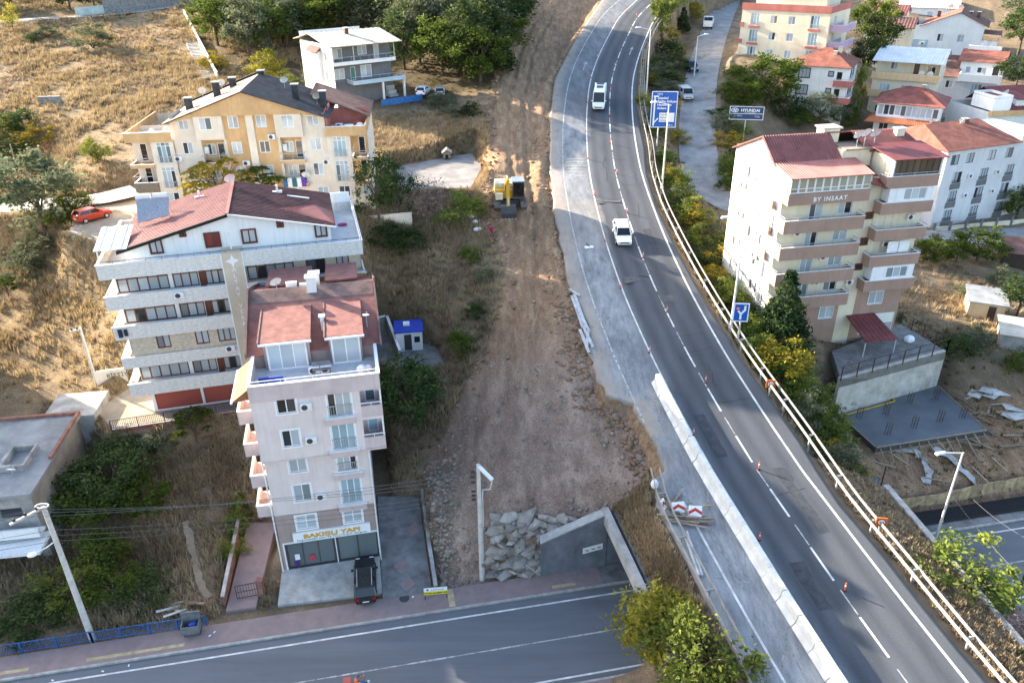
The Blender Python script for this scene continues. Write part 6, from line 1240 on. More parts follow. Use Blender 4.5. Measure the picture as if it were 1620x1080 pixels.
for P_ in ([(35.22,63.42,-5.1),(36.2,62.77,-5.1),(38.03,62.94,-5.1),(39.6,62.55,-5.14),(40.23,61.82,-5.53),(39.91,60.49,-5.81),(39.32,58.84,-6.1)], [(41.83,63.3,-5.1),(42.78,62.28,-5.44),(43.17,60.51,-5.64),(43.68,59.21,-6),(44.75,58.69,-6.96)]):
    o = ribbon_mesh('cement_spill', [(x,y,z+.1) for x,y,z in P_], .38, 'cement_spill', sub=3, vary=.75); o['kind'] = 'stuff'; o['label'] = 'pale cement washed over the soil of the building site'
def shade_block():  # out of view, added so that its shadow covers the lower street
    b = House('apartment_block','unseen apartment block beyond the left edge of the weedy lots, added to shade the street','apartment building',-85,62.5,-5,8); W, D = 20.0, 15.5
    shell(b, W, D, 22, 'render_cream', rows((2,6,10,14,17.5),(1,4,7,10,13,16),1.4,1.5), rows((3,8),(1,4,7,10,13),1.4,1.5), rows((3,8),(1,4,7,10,13),1.4,1.5)); hip(b, W, D, 22, 24.5, 'roof_tile', .5, 0, 5)
shade_block()
leafmat('leaf_yellow2', (.13,.14,.022), (.33,.29,.05)); mat('clod', (.29,.19,.12), .97, .3, 3, .5, 8, col2=(.17,.108,.068))

# ================================================================ vegetation
def gz(x, y):
    x = np.asarray(x,float); y = np.asarray(y,float); z = HT(x,y)
    so2 = street_off(x,y); fr = ~((x > xl(y)-.4) & (x < xr(y)+.4) | (so2 < 3.3) & (so2 > -11) | flatmask(x,y)); d = corridor(x,y)
    r1 = .55*fnoise(x,y,6,1)+.35*fnoise(x,y,2.4,2)+.22*fnoise(x,y,1.2,3); r2 = .45*fnoise(x,y,5,11)+.32*fnoise(x,y,1.9,12)+.2*fnoise(x,y,.9,13)
    return z+np.where(fr, r1*(1-d)*.8+r2*d, 0)
def leaf_quads(C, size, r, up=.35, flat=.5):
    """one small bent leaf spray per centre"""
    n = len(C); a = r.normal(size=(n,3)); a[:,2] *= flat; a /= np.linalg.norm(a,axis=1)[:,None]
    b = r.normal(size=(n,3)); b -= (b*a).sum(1)[:,None]*a; b /= np.linalg.norm(b,axis=1)[:,None]
    s = size*(.5+1.3*r.random(n)**2)[:,None]
    V = np.stack([C-a*s, C+b*s*.55, C+a*s*1.05-np.array([0,0,1.])*s*.25, C-b*s*.55],1).reshape(-1,3)
    return V, np.arange(4*n).reshape(n,4)
def crown_mesh(kind, lm, seed):
    r = np.random.default_rng(seed); H, Wd = 6.0, 2.6           # nominal height and radius
    C, tint = [], []
    def clump(c, rad, n, t):
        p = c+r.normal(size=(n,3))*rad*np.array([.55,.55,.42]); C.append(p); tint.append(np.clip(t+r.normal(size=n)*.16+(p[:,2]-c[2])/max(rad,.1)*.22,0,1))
    if kind in ('round','loose'):
        k = 46 if kind == 'round' else 34
        for i in range(k):
            d = r.normal(size=3); d /= np.linalg.norm(d); q = r.uniform(.5,1.0)**.6 if r.random() > .16 else r.uniform(1.02,1.28); c = np.array([d[0]*Wd*q*r.uniform(.8,1.12), d[1]*Wd*q*r.uniform(.8,1.12), H*.6+d[2]*H*.37*q])
            clump(c, r.uniform(.4,.95), int(r.uniform(60,190) if kind == 'round' else r.uniform(40,130)), .2+.5*r.random())
        size = .125
    elif kind == 'bush':
        for i in range(44):
            d = r.normal(size=3); d /= np.linalg.norm(d); d[2] = abs(d[2]); q = r.uniform(.4,1.0)**.6 if r.random() > .14 else r.uniform(1.0,1.22); c = np.array([d[0]*Wd*1.05*q, d[1]*Wd*1.05*q, .35+d[2]*H*.82*q])
            clump(c, r.uniform(.4,1.0), int(r.uniform(50,150)), .2+.5*r.random())
        size = .13
    elif kind == 'conifer':
        for i in range(170):
            z = r.random()**1.15; rad = Wd*.85*(1-z)**.8+.12; an = r.random()*6.28; c = np.array([math.cos(an)*rad*r.uniform(.55,1), math.sin(an)*rad*r.uniform(.55,1), .5+z*(H-.6)]); clump(c, .5*(1.25-z), int(60*(1.15-z))+10, .2+.5*r.random())
        size = .13
    elif kind == 'poplar':
        for i in range(44):
            z = r.random(); rad = Wd*.5*math.sin(math.pi*min(1,(z*.9+.08)))**.6; an = r.random()*6.28; c = np.array([math.cos(an)*rad*r.uniform(.5,1), math.sin(an)*rad*r.uniform(.5,1), .5+z*(H-.4)]); clump(c, .5, 55, .3+.5*r.random())
        size = .14
    elif kind == 'twig':
        for i in range(40):
            d = r.normal(size=3); d /= np.linalg.norm(d); d[2] = abs(d[2]); q = r.uniform(.5,1.0); c = np.array([d[0]*Wd*q, d[1]*Wd*q, .3+d[2]*H*.85*q]); clump(c, .8, 34, .3+.5*r.random())
        size = .11
    elif kind == 'frond':        # sumac like rosettes of long leaves
        for i in range(26):
            d = r.normal(size=3); d /= np.linalg.norm(d); d[2] = abs(d[2]); c = np.array([d[0]*Wd*.8, d[1]*Wd*.8, H*.45+d[2]*H*.45]); 
            for j in range(9):
                an = r.random()*6.28; L = r.uniform(.6,1.0); t = np.linspace(.1,1,9)[:,None]; p = c+np.c_[np.cos(an)*L*t, np.sin(an)*L*t, .25*t-.55*t*t]; C.append(p); tint.append(np.clip(.35+.4*r.random()+0*t[:,0],0,1))
        size = .15
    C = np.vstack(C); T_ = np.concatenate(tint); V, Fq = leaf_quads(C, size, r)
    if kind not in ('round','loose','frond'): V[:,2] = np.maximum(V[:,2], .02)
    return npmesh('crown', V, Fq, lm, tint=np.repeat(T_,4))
def trunk_mesh(kind, bark, seed):
    r = random.Random(seed); m = MB(); H = 6.0
    if kind in ('round','loose','frond'):
        m.cyl((0,0,-.6),(.05,0,H*.38),.16,.11,8)
        for i in range(7):
            an = i*.9+r.random(); a = Vector((.04,0,H*(.22+.03*i))); b = a+Vector((math.cos(an)*1.0,math.sin(an)*1.0,1.2+r.random()*.8)); m.cyl(a,b,.075,.045,6); m.cyl(b,b+Vector((math.cos(an+.6)*.8,math.sin(an+.6)*.8,.7)),.045,.015,5); m.cyl(b,b+Vector((math.cos(an-.7)*.7,math.sin(an-.7)*.7,.9)),.04,.012,5)
    elif kind in ('conifer','poplar'): m.cyl((0,0,-.6),(0,0,H*.92),.13,.03,8)
    else:
        for i in range(9):
            an = i*.7+r.random()*.5; L = r.uniform(.5,1.0); m.cyl((0,0,-.3),(math.cos(an)*1.5*L,math.sin(an)*1.5*L,3.6*L),.06,.015,5)
    return m.mesh('trunk', bark)
VAR = {}
def plant(name, label, loc, h, w, kind, lm, group=None, cat='tree', bark='bark'):
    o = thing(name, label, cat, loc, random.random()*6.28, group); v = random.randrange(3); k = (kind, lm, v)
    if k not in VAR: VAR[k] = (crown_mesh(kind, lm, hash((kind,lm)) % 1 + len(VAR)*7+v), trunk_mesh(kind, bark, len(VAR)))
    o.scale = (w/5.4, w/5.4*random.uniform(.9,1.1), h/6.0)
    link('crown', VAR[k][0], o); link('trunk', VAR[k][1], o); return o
PL_ = [
 # the hillside at the left
 ((-58.66,93.61,7.45),9.0,8.6,'round','leaf_olive','large grey green willow like tree beside the hillside bend',None),
 ((-55.02,95.12,10.05),2.6,3.4,'bush','leaf_lime','small bright bush between the grey green tree and the yard',None),((-59.23,91.7,5.31),3.0,4.2,'bush','leaf_olive','grey green shrub below the big roadside tree',None),((-59.29,88.23,3.55),3.0,4.0,'bush','leaf_olive','pale shrub on the bank left of the white block',None),((-56.15,93.76,8.7),3.2,3.0,'bush','leaf_green','dark bush against the trunk of the grey green tree',None),((-60.32,85.62,2.21),2.4,2.6,'frond','leaf_green','young sumac on the dry slope at the left edge',None),
 ((-78.52,127.22,12.86),3.6,4.4,'bush','leaf_dark','round dark bush on the hillside near the left edge','bushes at the left edge of the hillside'),((-80.15,125.47,12.28),3.4,5,'bush','leaf_green','yellow tinged bush on the hillside near the left edge','bushes at the left edge of the hillside'),((-73.37,121.57,11.86),2.6,4.6,'bush','leaf_autumn','yellow brown bush below the round dark one',None),((-74.41,117.1,10.88),3,6,'bush','leaf_dark','wide dark bush above the pale tree',None),((-68.86,115.96,11.59),2.2,4,'twig','leaf_brown','brown scrub below the yellow bush',None),
 ((-84.37,168.39,19.94),4.6,6.0,'bush','leaf_olive','large grey green bush on top of the dry hillside',None),((-58.19,109.43,12.01),3.0,3.0,'round','leaf_lime','lone small tree low on the golden hillside',None),((-107.25,181.43,21.84),4.5,3.2,'loose','leaf_yellow','yellow green sapling by the upper road at the left corner',None),((-97.64,176.49,21.04),2.5,4.6,'bush','leaf_olive','thin scrub on the hilltop below the upper road',None),((-99.4,172.77,20.51),1.8,2.4,'bush','leaf_dark','little dark bush below the upper road',None),((-102.19,197.59,24.4),6,7,'round','leaf_dark','dark tree above the upper road','dark trees above the upper road'),((-97.16,199.17,25.04),6,6,'round','leaf_dark','dark tree above the upper road','dark trees above the upper road'),((-115.34,197.35,25.37),5,6,'round','leaf_dark','dark tree above the upper road','dark trees above the upper road'),
 # round the houses
 ((-34.74,90.65,10.99),6.4,7.0,'frond','leaf_autumn','yellowing sumac tree in front of the ochre block',None),((-30.22,91.56,10.8),5.0,6.0,'frond','leaf_green','green sumac tree between the ochre and white blocks',None),
 ((-16.29,92.38,8.75),7.6,5.0,'loose','leaf_dark','tall thin tree at the right end of the ochre block',None),((-13.95,93.8,8.81),6.4,3.8,'loose','leaf_dark','second thin tree beside the stained cream wall',None),((-10.04,94.57,9.08),5,5,'twig','leaf_pink','leafless greyish pink tree on the edge of the gravel yard',None),
 ((-14.74,90.21,6.9),2.4,4.2,'bush','leaf_dark','dark bush under the stained cream wall, nearer the white block',None),((-12.18,89.25,6.58),2.0,4,'bush','leaf_dark','dark bush under the stained cream wall, nearer the track',None),((-6.25,92.39,9.13),2.8,5.0,'bush','leaf_lime','yellow green bush at the edge of the dug up track',None),((-4.7,84.9,6.61),1.6,2.2,'bush','leaf_green','small green bush beside the dug up track',None),((-5.26,72.04,1.55),2.4,2.6,'bush','leaf_green','bright green bush in an orange pot beside the earthworks',None),((-3.96,76.35,3.57),1.5,2.2,'bush','leaf_dark','low dark bush where the slope meets the earthworks','small bushes on the slope'),((-2.79,81.52,5.8),1.4,2.0,'bush','leaf_olive','low bush where the slope meets the earthworks','small bushes on the slope'),
 ((-10.34,65.3,-2.78),6.4,5.4,'round','leaf_dark','dark green tree beside the driveway of the pink block',None),
 ((-30.34,61.8,-2.51),3.6,3.6,'frond','leaf_green','young sumac in front of the forecourt railing',None),((-36.23,56.07,-5.38),5.0,5.4,'round','leaf_dark','broad dark green tree beside the bare concrete building',None),((-33.04,55.12,-5.73),3.6,3.6,'round','leaf_green','leafy tree in the weedy lot beside the broad dark one',None),((-38.07,54.17,-5.93),4.0,4.2,'round','leaf_green','leafy tree close to the bare concrete wall',None),((-36.18,60.16,-2.71),2.2,4.0,'bush','leaf_dark','bush below the forecourt wall',None),((-34.01,60.76,-2.59),2.0,3.4,'bush','leaf_olive','thin bush below the forecourt wall near the sumac',None),
 ((-35.3,45.92,-7.36),3.6,4.0,'loose','leaf_lime','light green shrub tree crossed by the leaning concrete pole',None),((-32.37,46.23,-7.38),3.4,3.8,'loose','leaf_green','green shrub tree behind the blue railing just past the leaning concrete pole',None),((-34.74,49.38,-6.98),3.2,3.6,'round','leaf_green','dark shrub tree behind the bright ones',None),((-37.82,44.36,-7.4),2.6,4.4,'bush','leaf_dark','dark bush behind the blue railing near the left edge',None),((-30.67,47.14,-7.29),2.0,3.6,'bush','leaf_dark','dark low bush beside the worn footpath',None),((-24.78,53.67,-7.14),2.8,1.9,'bush','leaf_lime','upright green bush against the red brown wall','bushes along the red brown wall'),((-24.32,51.25,-7.48),2.4,1.9,'bush','leaf_lime','upright green bush against the red brown wall','bushes along the red brown wall'),((-24.88,55.64,-6.27),2.2,1.7,'bush','leaf_green','upright green bush against the red brown wall','bushes along the red brown wall'),
 # bottom centre
 ((9.85,37.45,-5),6.0,5.0,'round','leaf_yellow2','yellow leaved tree in front of the underpass beam',None),((11.6,33.86,-3.45),6.2,5.0,'round','leaf_lime','green rounded tree at the bottom edge beside the yellow one',None),
 # strip right of the highway
 ((22.47,106.41,8.95),2.4,3.0,'bush','leaf_yellow','yellow bush beside the highway near the lane',None),((22.54,100.72,7.7),2.4,3.6,'bush','leaf_lime','yellow green bush in the strip beside the highway rail','yellow green bushes beside the highway rail'),((23.52,97.54,6.5),3.0,4.2,'bush','leaf_lime','yellow green bush in the strip beside the highway rail','yellow green bushes beside the highway rail'),((24.64,94.53,5.33),2.8,4,'bush','leaf_olive','yellow green bush in the strip beside the highway rail','yellow green bushes beside the highway rail'),((26.31,91.36,3.98),3.2,4.4,'bush','leaf_green','green bush in the strip below the cream block','green bushes below the cream block'),((23.77,87.31,4.24),2.4,3.4,'bush','leaf_dark','green bush in the strip below the cream block','green bushes below the cream block'),((26.83,87.29,2.98),2.8,3.6,'bush','leaf_green','green bush in the strip below the cream block','green bushes below the cream block'),((24.04,81.8,3.64),2.4,3.0,'bush','leaf_dark','green bush in the strip below the cream block','green bushes below the cream block'),((27.12,82.5,2.65),2.4,3.2,'bush','leaf_green','green bush in the strip below the cream block','green bushes below the cream block'),
 ((28.1,72.06,1.3),8.0,5.4,'conifer','leaf_conifer','dense cypress at the corner of the cream block',None),((27.08,75.08,1.92),3.4,3.4,'bush','leaf_conifer','dark juniper behind the blue fork sign',None),((26.31,67.07,1.32),3.6,5.2,'bush','leaf_autumn','large yellow green bush between the highway rail and the terrace',None),((24.88,68.6,2.06),2.6,3.6,'bush','leaf_lime','smaller light green bush close to the speed sign near the cream block',None),((28.77,63.21,-0.91),3.2,3.0,'bush','leaf_lime','bright lime bush beside the poured slab, nearer the cream block',None),((28.65,60.05,-1.65),2.8,2.6,'bush','leaf_lime','bright lime bush beside the poured slab, nearer the open culvert',None),((28.7,57.7,-2.09),1.6,2.2,'bush','leaf_autumn','small reddish bush below the lime bushes',None),((34.37,70.29,-4.43),1.8,2.6,'bush','leaf_dark','dark bush between the lime bushes and the slab',None),
 ((30.95,168.26,19.55),7.5,4.6,'poplar','leaf_lime','tall pale green tree beside the highway at the top edge','pale trees beside the highway at the top edge'),((29.51,167.52,23.23),7,4.4,'poplar','leaf_lime','tall pale green tree beside the highway at the top edge','pale trees beside the highway at the top edge'),((34.11,177.5,23.39),6,5,'round','leaf_lime','tall pale green tree beside the highway at the top edge','pale trees beside the highway at the top edge'),((38.41,184.75,19.78),4.6,3.6,'conifer','leaf_conifer','small dark conifer between highway and lane',None),((42.12,194.73,21.63),4,5,'bush','leaf_autumn','yellow brown bush beside the lane at the top edge',None),((31.61,162.55,17.67),4,4.6,'bush','leaf_dark','dark bush between highway and lane below the small conifer',None),((31.29,153.88,16.86),3,4.4,'bush','leaf_dark','dark bush beside the lane lamp in the strip next to the highway',None),((27.63,148.74,15.7),3,4.4,'bush','leaf_olive','greyish bush between highway and lane just above the big blue sign',None),((27.58,142.59,14.36),2.4,4,'bush','leaf_olive','low greyish bush directly behind the top of the big blue sign',None),((21.58,129.18,14.72),2.4,2.4,'bush','leaf_yellow','pale yellow bush at the rail beside the big blue sign',None),((26.03,123.22,10.71),2,3.4,'bush','leaf_autumn','ochre bush behind the big blue sign',None),
 # right of the lane
 ((45.79,142.29,11.82),8.0,8.4,'round','leaf_green','largest green tree at the foot of the pale yellow block',None),((41.02,138.12,12.07),5.4,5.6,'round','leaf_green','smaller green tree at the bend of the lane',None),((49.46,143.07,10.07),5,5.6,'bush','leaf_dark','dark bushy tree touching the white hipped house',None),((35.96,131.89,12.17),2.4,5.0,'bush','leaf_dark','dark low bush at the edge of the lane','low bushes beside the lane'),((34.34,122.7,10.06),2.0,4.4,'bush','leaf_autumn','brown low bush at the edge of the lane','low bushes beside the lane'),((35.25,119.37,8.63),2,4.4,'bush','leaf_dark','dark low bush at the edge of the lane','low bushes beside the lane'),((56.16,143.34,8.81),4.6,6.4,'round','leaf_olive','pale flowering tree in front of the white hipped house',None),((51.82,141.96,8.71),3,4.4,'bush','leaf_lime','light green bush at the foot of the pale tree',None),((60.38,143.44,8.52),3.6,4.4,'bush','leaf_green','green bush between the hipped house and the villa',None),((63.65,146.16,9.04),8.0,3.6,'poplar','leaf_lime','slim poplar between the hipped house and the villa',None),
 ((76.12,176,17.49),9,6,'round','leaf_green','green tree between the lilac balconies and the metal roof','trees between the upper houses'),((75.87,170,15.8),8,6,'round','leaf_dark','green tree between the lilac balconies and the metal roof','trees between the upper houses'),((68.42,158,14.67),6,5,'round','leaf_dark','green tree between the lilac balconies and the metal roof','trees between the upper houses'),((83.73,186,18.13),7,5,'round','leaf_lime','green tree between the lilac balconies and the metal roof','trees between the upper houses'),((102.21,165,18.06),7,7,'round','leaf_dark','dark tree behind the stepped house at the right edge','dark trees at the upper right edge'),((115.79,190,20.04),9,9,'round','leaf_olive','pale tree in the upper right corner',None),((94.19,150,13.46),5,6,'round','leaf_dark','dark tree behind the stepped house at the right edge','dark trees at the upper right edge'),
 # garden at the right
 ((58.1,99.05,-0.4),3.6,4.4,'round','leaf_green','leafy fruit tree in the garden behind the cream block','fruit trees in the garden'),((65.19,101.54,-0.93),4.0,5.0,'round','leaf_green','leafy fruit tree in the garden behind the cream block','fruit trees in the garden'),((61.55,100.27,-0.65),2.8,3.2,'loose','leaf_green','leafy fruit tree in the garden behind the cream block','fruit trees in the garden'),((64.35,94.06,-1.1),2.4,2.6,'bush','leaf_olive','grey green bush beside the rusty red shed',None),((61.09,84.58,-1.23),4.6,4.4,'round','leaf_dark','dark tree at the right edge beside the tin roofed shed',None),((80.14,118.01,-0.57),4.4,5,'round','leaf_green','tree in front of the grey block at the right edge',None),((52.03,77.21,-1.32),2.6,3.2,'bush','leaf_olive','grey green bush below the tin roofed shed',None),((49.04,76.07,-1.63),2.4,3.2,'bush','leaf_dark','dark bush at the corner of the terrace',None),((57.07,89.3,-0.83),1.6,2.4,'bush','leaf_olive','small bush in the garden near the shed',None),((54.89,72.81,-2.24),3,3,'bush','leaf_green','green bush by the tumbledown shed',None),((45.53,81.58,-0.23),1.0,1.0,'bush','leaf_dark','potted bush by the white garage door',None),
 ((32.57,41.32,-3.58),5.0,5.0,'loose','leaf_lime','yellow green pine like tree beside the tall street lamp',None),((37.08,45.16,-7.6),3.4,3.6,'bush','leaf_green','green bush at the foot of the pine like tree',None),((34.28,37.7,-4.51),4.0,4.6,'twig','leaf_pink','bare pinkish bush in the lower right corner',None),((33.61,35.24,-4.32),2.4,3,'bush','leaf_green','green bush in the lower right corner',None),((34.32,49.02,-7.6),1.4,3,'twig','leaf_brown','dry brown scrub on the verge above the lower street',None),
]
for (loc,h,w,kind,lm,lab,grp) in PL_:
    h, w = h*1.15, w*1.25
    plant('shrub' if kind in ('bush','twig') and h < 4 else 'tree', lab, loc, h, w, kind, lm, grp, 'bush' if kind in ('bush','twig') and h < 4 else 'tree')
STRIP = [(22.48,111.98,10.1),(22.58,105,8.65),(23.01,100.41,7.45),(23.8,96.28,6.08),(23.44,91.87,5.17),(24.32,90.56,4.58),(24.71,87.2,3.87),(26.64,89.22,3.41),(27.27,85.85,2.6),(23.5,83.34,3.92),(23.77,78.81,3.45),(24.29,76.76,3.04),(26.76,77.89,2.45),(24.2,73.07,2.62),(24.94,71.22,2.24),(28.56,70.36,0.87),(28.07,67.42,0.5),(26.28,65.18,0.99),(27.67,64,-0.03),(27.39,61.02,-0.66),(29.8,62.59,-1.75),(29.16,59.62,-2.07),(28.83,56.08,-2.29),(29.55,54.89,-3.13),(22.47,121.78,12.37),(24.03,127.82,13.17),(25.72,146.74,15.28),(26.46,153.53,16.96),(28.64,158.23,17.38),(34.26,176.58,19.73),(34.45,168.32,17.8),(29.37,148.01,15.58),(26,134.64,13.78),(38.09,141.61,14.43),(39.03,139.5,13.21),(41.48,148.41,16.5),(32.45,115.27,8.81),(32.93,112.85,7.58),(36.95,127.98,10.47),(34.63,127.48,11.62),(31.45,110.32,6.93)]
for i,p in enumerate(STRIP):
    lm = ('leaf_green','leaf_olive','leaf_lime','leaf_lime','leaf_autumn')[(i*3+i//4)%5]; nm = {'leaf_green':'green','leaf_olive':'grey green','leaf_lime':'light green','leaf_dark':'dark green','leaf_autumn':'yellowish'}[lm]
    plant('shrub', nm+' shrub in the overgrown strip between the highway rail and the houses', p, random.uniform(2.0,3.4), random.uniform(3.2,4.8), 'bush', lm, nm+' shrubs in the strip beside the highway', 'bush')
# the wood above the white house
WOOD = [(-59.23,168.96,20.11),(-50.93,161.72,18.6),(-57.3,173.63,20.98),(-47.69,166.3,19.37),(-45.1,169,19.96),(-42.47,170.72,20.45),(-37.87,176.15,22.49),(-32.19,174.18,22.65),(-27.88,173.81,23.13),(-23.37,171.85,22.32),(-19.18,162.09,20.58),(-12.61,157.87,21.96),(-7.97,156.77,22.72),(-4.54,146.03,19.94),(-7.73,140.81,18.02),(-11.72,143.05,18.12),(-16.23,150.01,19.04),(-19.01,148.53,18.19),(-16.53,157.75,20.66),(-2.81,142.04,18.82),(-1.51,150.92,21.61),(-5.4,159.22,23.76),(-10.2,163.82,24.69),(-15.29,168.15,24.07),(-20.12,172.69,23.66),(-0.58,160.42,23.81),(2.71,168.86,25.48),(-1.82,166.62,25.96),(-27.15,177.41,25.47),(-33.24,181.88,25.38),(-37.57,182.52,24.36),(-45.1,198.18,24.07),(-50.63,202.22,23.21),(-56.69,202.6,23.8),(-58.25,189.95,24.13),(-63.41,190.69,24.38),(-7.45,167.59,26.62),(-13.48,172.91,26.69),(-20.41,177.23,26.65),(-4.91,137.91,17.64),(-3.43,147.59,20.56),(0.65,163.23,24.42),(-24.27,175.22,24.67),(-27.78,170.2,21.1),(-35.62,179.16,23.9),(-38.48,171.87,21.01),(-9.78,149.34,20.17),(-13.42,151.75,20.08),(-6.19,152.92,21.84),(-7.13,145.95,19.55),(-4.13,155.24,22.64),(-10.54,146.19,19.12),(-8.99,152.51,21.26),(-5.58,142.59,18.77),(-2.28,145.64,19.97),(-0.59,155.78,22.54),(-15.42,162.74,22.33),(-18.48,168.52,22.4),(-21.23,169.76,21.57),(-3.26,161.87,24.59),(1.35,171.11,26.47),(-7.88,161.32,24.24),(-13,164.5,23.96),(-25.33,171.77,22.11),(-30.88,176.69,24.1),(-34.15,173.87,22.21),(-63.67,181.87,22.64),(-67.8,187.15,23.44),(-51.35,173.51,20.94),(-48.88,177.14,21.74)]
WK = [('round','leaf_green'),('round','leaf_green'),('round','leaf_dark'),('round','leaf_lime'),('round','leaf_dark'),('round','leaf_olive'),('loose','leaf_dark'),('round','leaf_green')]
for i,p in enumerate(WOOD):
    k, lm = WK[(i*5+i//3) % 8]
    if i in (11,42): lm = 'leaf_brown'
    if i in (16,47,12): lm = 'leaf_olive'
    if i == 19: k, lm = 'conifer', 'leaf_conifer'
    nm = {'leaf_green':'green','leaf_dark':'dark green','leaf_lime':'light green','leaf_olive':'grey green','leaf_brown':'russet','leaf_conifer':'dark'}[lm]
    plant('tree', nm+' tree standing in the dense wood above the white hillside house', p, random.uniform(8,12), random.uniform(8,11), k, lm, nm+' trees in the wood above the white house')
for loc,h,w,k,lm,lab in (((-44.69,150.92,16.73),5.6,6.6,'bush','leaf_yellow','bright yellow green bush left of the white hillside house'),((-39.73,143.75,15.92),3,5,'bush','leaf_lime','low yellowish bush in front of the white hillside house'),((-36.18,144.47,15.97),2.6,5,'bush','leaf_olive','pale climbing bush at the corner of the white hillside house'),((-10.94,130.55,15.18),2.4,5,'bush','leaf_olive','scrubby bush below the parked cars'),((-6.11,125.66,14.73),2.6,3.4,'bush','leaf_conifer','dark green bush on the heap beside the track'),((-9.16,126.3,14.44),1.8,4.4,'bush','leaf_olive','thin bush beside the dark one on the heap'),((-55.9,154.92,17.8),3,6,'bush','leaf_autumn','rusty bush beside the hillside steps')):
    plant('shrub', lab, loc, h, w, k, lm, None, 'bush')
def grass(name, label, X, Y, Z, hmin, hmax, lm, blades=9, seed=1, spread=.35):
    r = np.random.default_rng(seed); n = len(X); N = n*blades
    cx, cy, cz = (np.repeat(a,blades) for a in (X,Y,Z)); an = r.random(N)*6.28; rad = r.random(N)*spread; h = np.repeat(r.uniform(hmin,hmax,n),blades)*r.uniform(.6,1.1,N)
    bx_, by_ = cx+np.cos(an)*rad*.5, cy+np.sin(an)*rad*.5; w = r.uniform(.03,.075,N)
    lean = r.uniform(.3,.9,N)*h*.7; la = an+r.normal(size=N)*.8+.4; px_, py_ = -np.sin(la)*w, np.cos(la)*w
    V = np.empty((N,3,3)); V[:,0] = np.c_[bx_-px_,by_-py_,cz-.05]; V[:,1] = np.c_[bx_+px_,by_+py_,cz-.05]; V[:,2] = np.c_[bx_+np.cos(la)*lean,by_+np.sin(la)*lean,cz+h]
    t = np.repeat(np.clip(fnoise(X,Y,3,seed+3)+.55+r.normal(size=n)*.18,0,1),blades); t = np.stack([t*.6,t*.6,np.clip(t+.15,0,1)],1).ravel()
    o = link(name, npmesh(name, V.reshape(-1,3), np.arange(3*N).reshape(N,3), lm, tint=t)); tag(o, label, 'grass', None, 'stuff'); return o
def scatter(n, x0, x1, y0, y1, keep, seed):
    r = np.random.default_rng(seed); x = r.uniform(x0,x1,n); y = r.uniform(y0,y1,n); m = ~((x > xl(y)-.6) & (x < xr(y)+.6)) & ~((street_off(x,y) < 3.3) & (street_off(x,y) > -11)) & ~flatmask(x,y) & keep(x,y,r)
    x, y = x[m], y[m]; return x, y, gz(x,y)
kg = lambda x,y,r: (zone_weights(x,y)[1]*.95 > r.random(len(x))*.85+.1) & (fnoise(x,y,6,77)*1.3+fnoise(x,y,2,78)*.8+.36 > r.random(len(x))*.8)
X,Y,Z = scatter(52000,-125,-37,60,214,kg,5); grass('dry_grass','golden dry grass covering the hillside left of the houses',X,Y,Z,.4,1.1,'grass_gold',12,5,.75)
X,Y,Z = scatter(26000,-125,-37,60,205,lambda x,y,r: (zone_weights(x,y)[1] > .4) & (fnoise(x,y,11,131)*1.3+fnoise(x,y,4,132) > .12),31); grass('dry_weeds','darker brown scrub patches in the golden hillside',X,Y,Z,.3,.8,'grass_brown',11,31,.7)
kb = lambda x,y,r: (corridor(x,y) < .25) & (zone_weights(x,y)[1] < .6) & (fnoise(x,y,4,87)+fnoise(x,y,1.6,88)*.8+.62 > r.random(len(x))*.9)
X,Y,Z = scatter(60000,-48,-1,44,128,kb,6); grass('dry_weeds','brown dry weeds on the slope and lots between the houses',X,Y,Z,.3,.95,'grass_brown',11,6,.7)
X,Y,Z = scatter(16000,18,62,56,126,lambda x,y,r: (fnoise(x,y,4,97)+.5 > r.random(len(x))) & ~((x > 33) & (y < 76)),8); grass('dry_weeds','brown dry weeds around the garden and lane right of the highway',X,Y,Z,.3,.8,'grass_brown',9,8,.5)
X,Y,Z = scatter(7000,-46,60,44,150,lambda x,y,r: (corridor(x,y) < .2) & (fnoise(x,y,7,107) > .18),9); grass('green_weeds','patches of green weeds among the dry grass',X,Y,Z,.25,.6,'grass_green',9,9,.5)
kk = lambda x,y,r: (x > -24) & (x < -2) & (zone_weights(x,y)[1] > .2); X,Y,Z = scatter(6000,-24,-2,94,128,kk,12); grass('dry_grass','straw coloured grass around the gravel yard',X,Y,Z,.3,.8,'grass_gold',8,12,.5)
r = np.random.default_rng(15); Y = r.uniform(33.5,51,1500); t = r.random(1500); xa = np.interp(Y,[33.4,50.7],[11.9,8.3]); X = xa+(xl(Y)-.5-xa)*t; Z = -1.75+(zroad(Y)-.1+1.75)*t; grass('dry_weeds','brown scrubby weeds on the verge above the underpass beam',X,Y,Z,.25,.65,'grass_brown',10,15,.4)
Y = r.uniform(31,53,1200); t = r.random(1200); xb = np.interp(Y,[31,53],[34.4,31.6]); X = xr(Y)+.9+(xb-xr(Y)-1.1)*t; Z = zroad(Y)-.12+(-1.7-zroad(Y)+.12)*(X-xr(Y))/(xb-xr(Y)); grass('dry_weeds','brown scrubby weeds on the verge right of the highway rail',X,Y,Z,.2,.45,'grass_brown',10,16,.4)

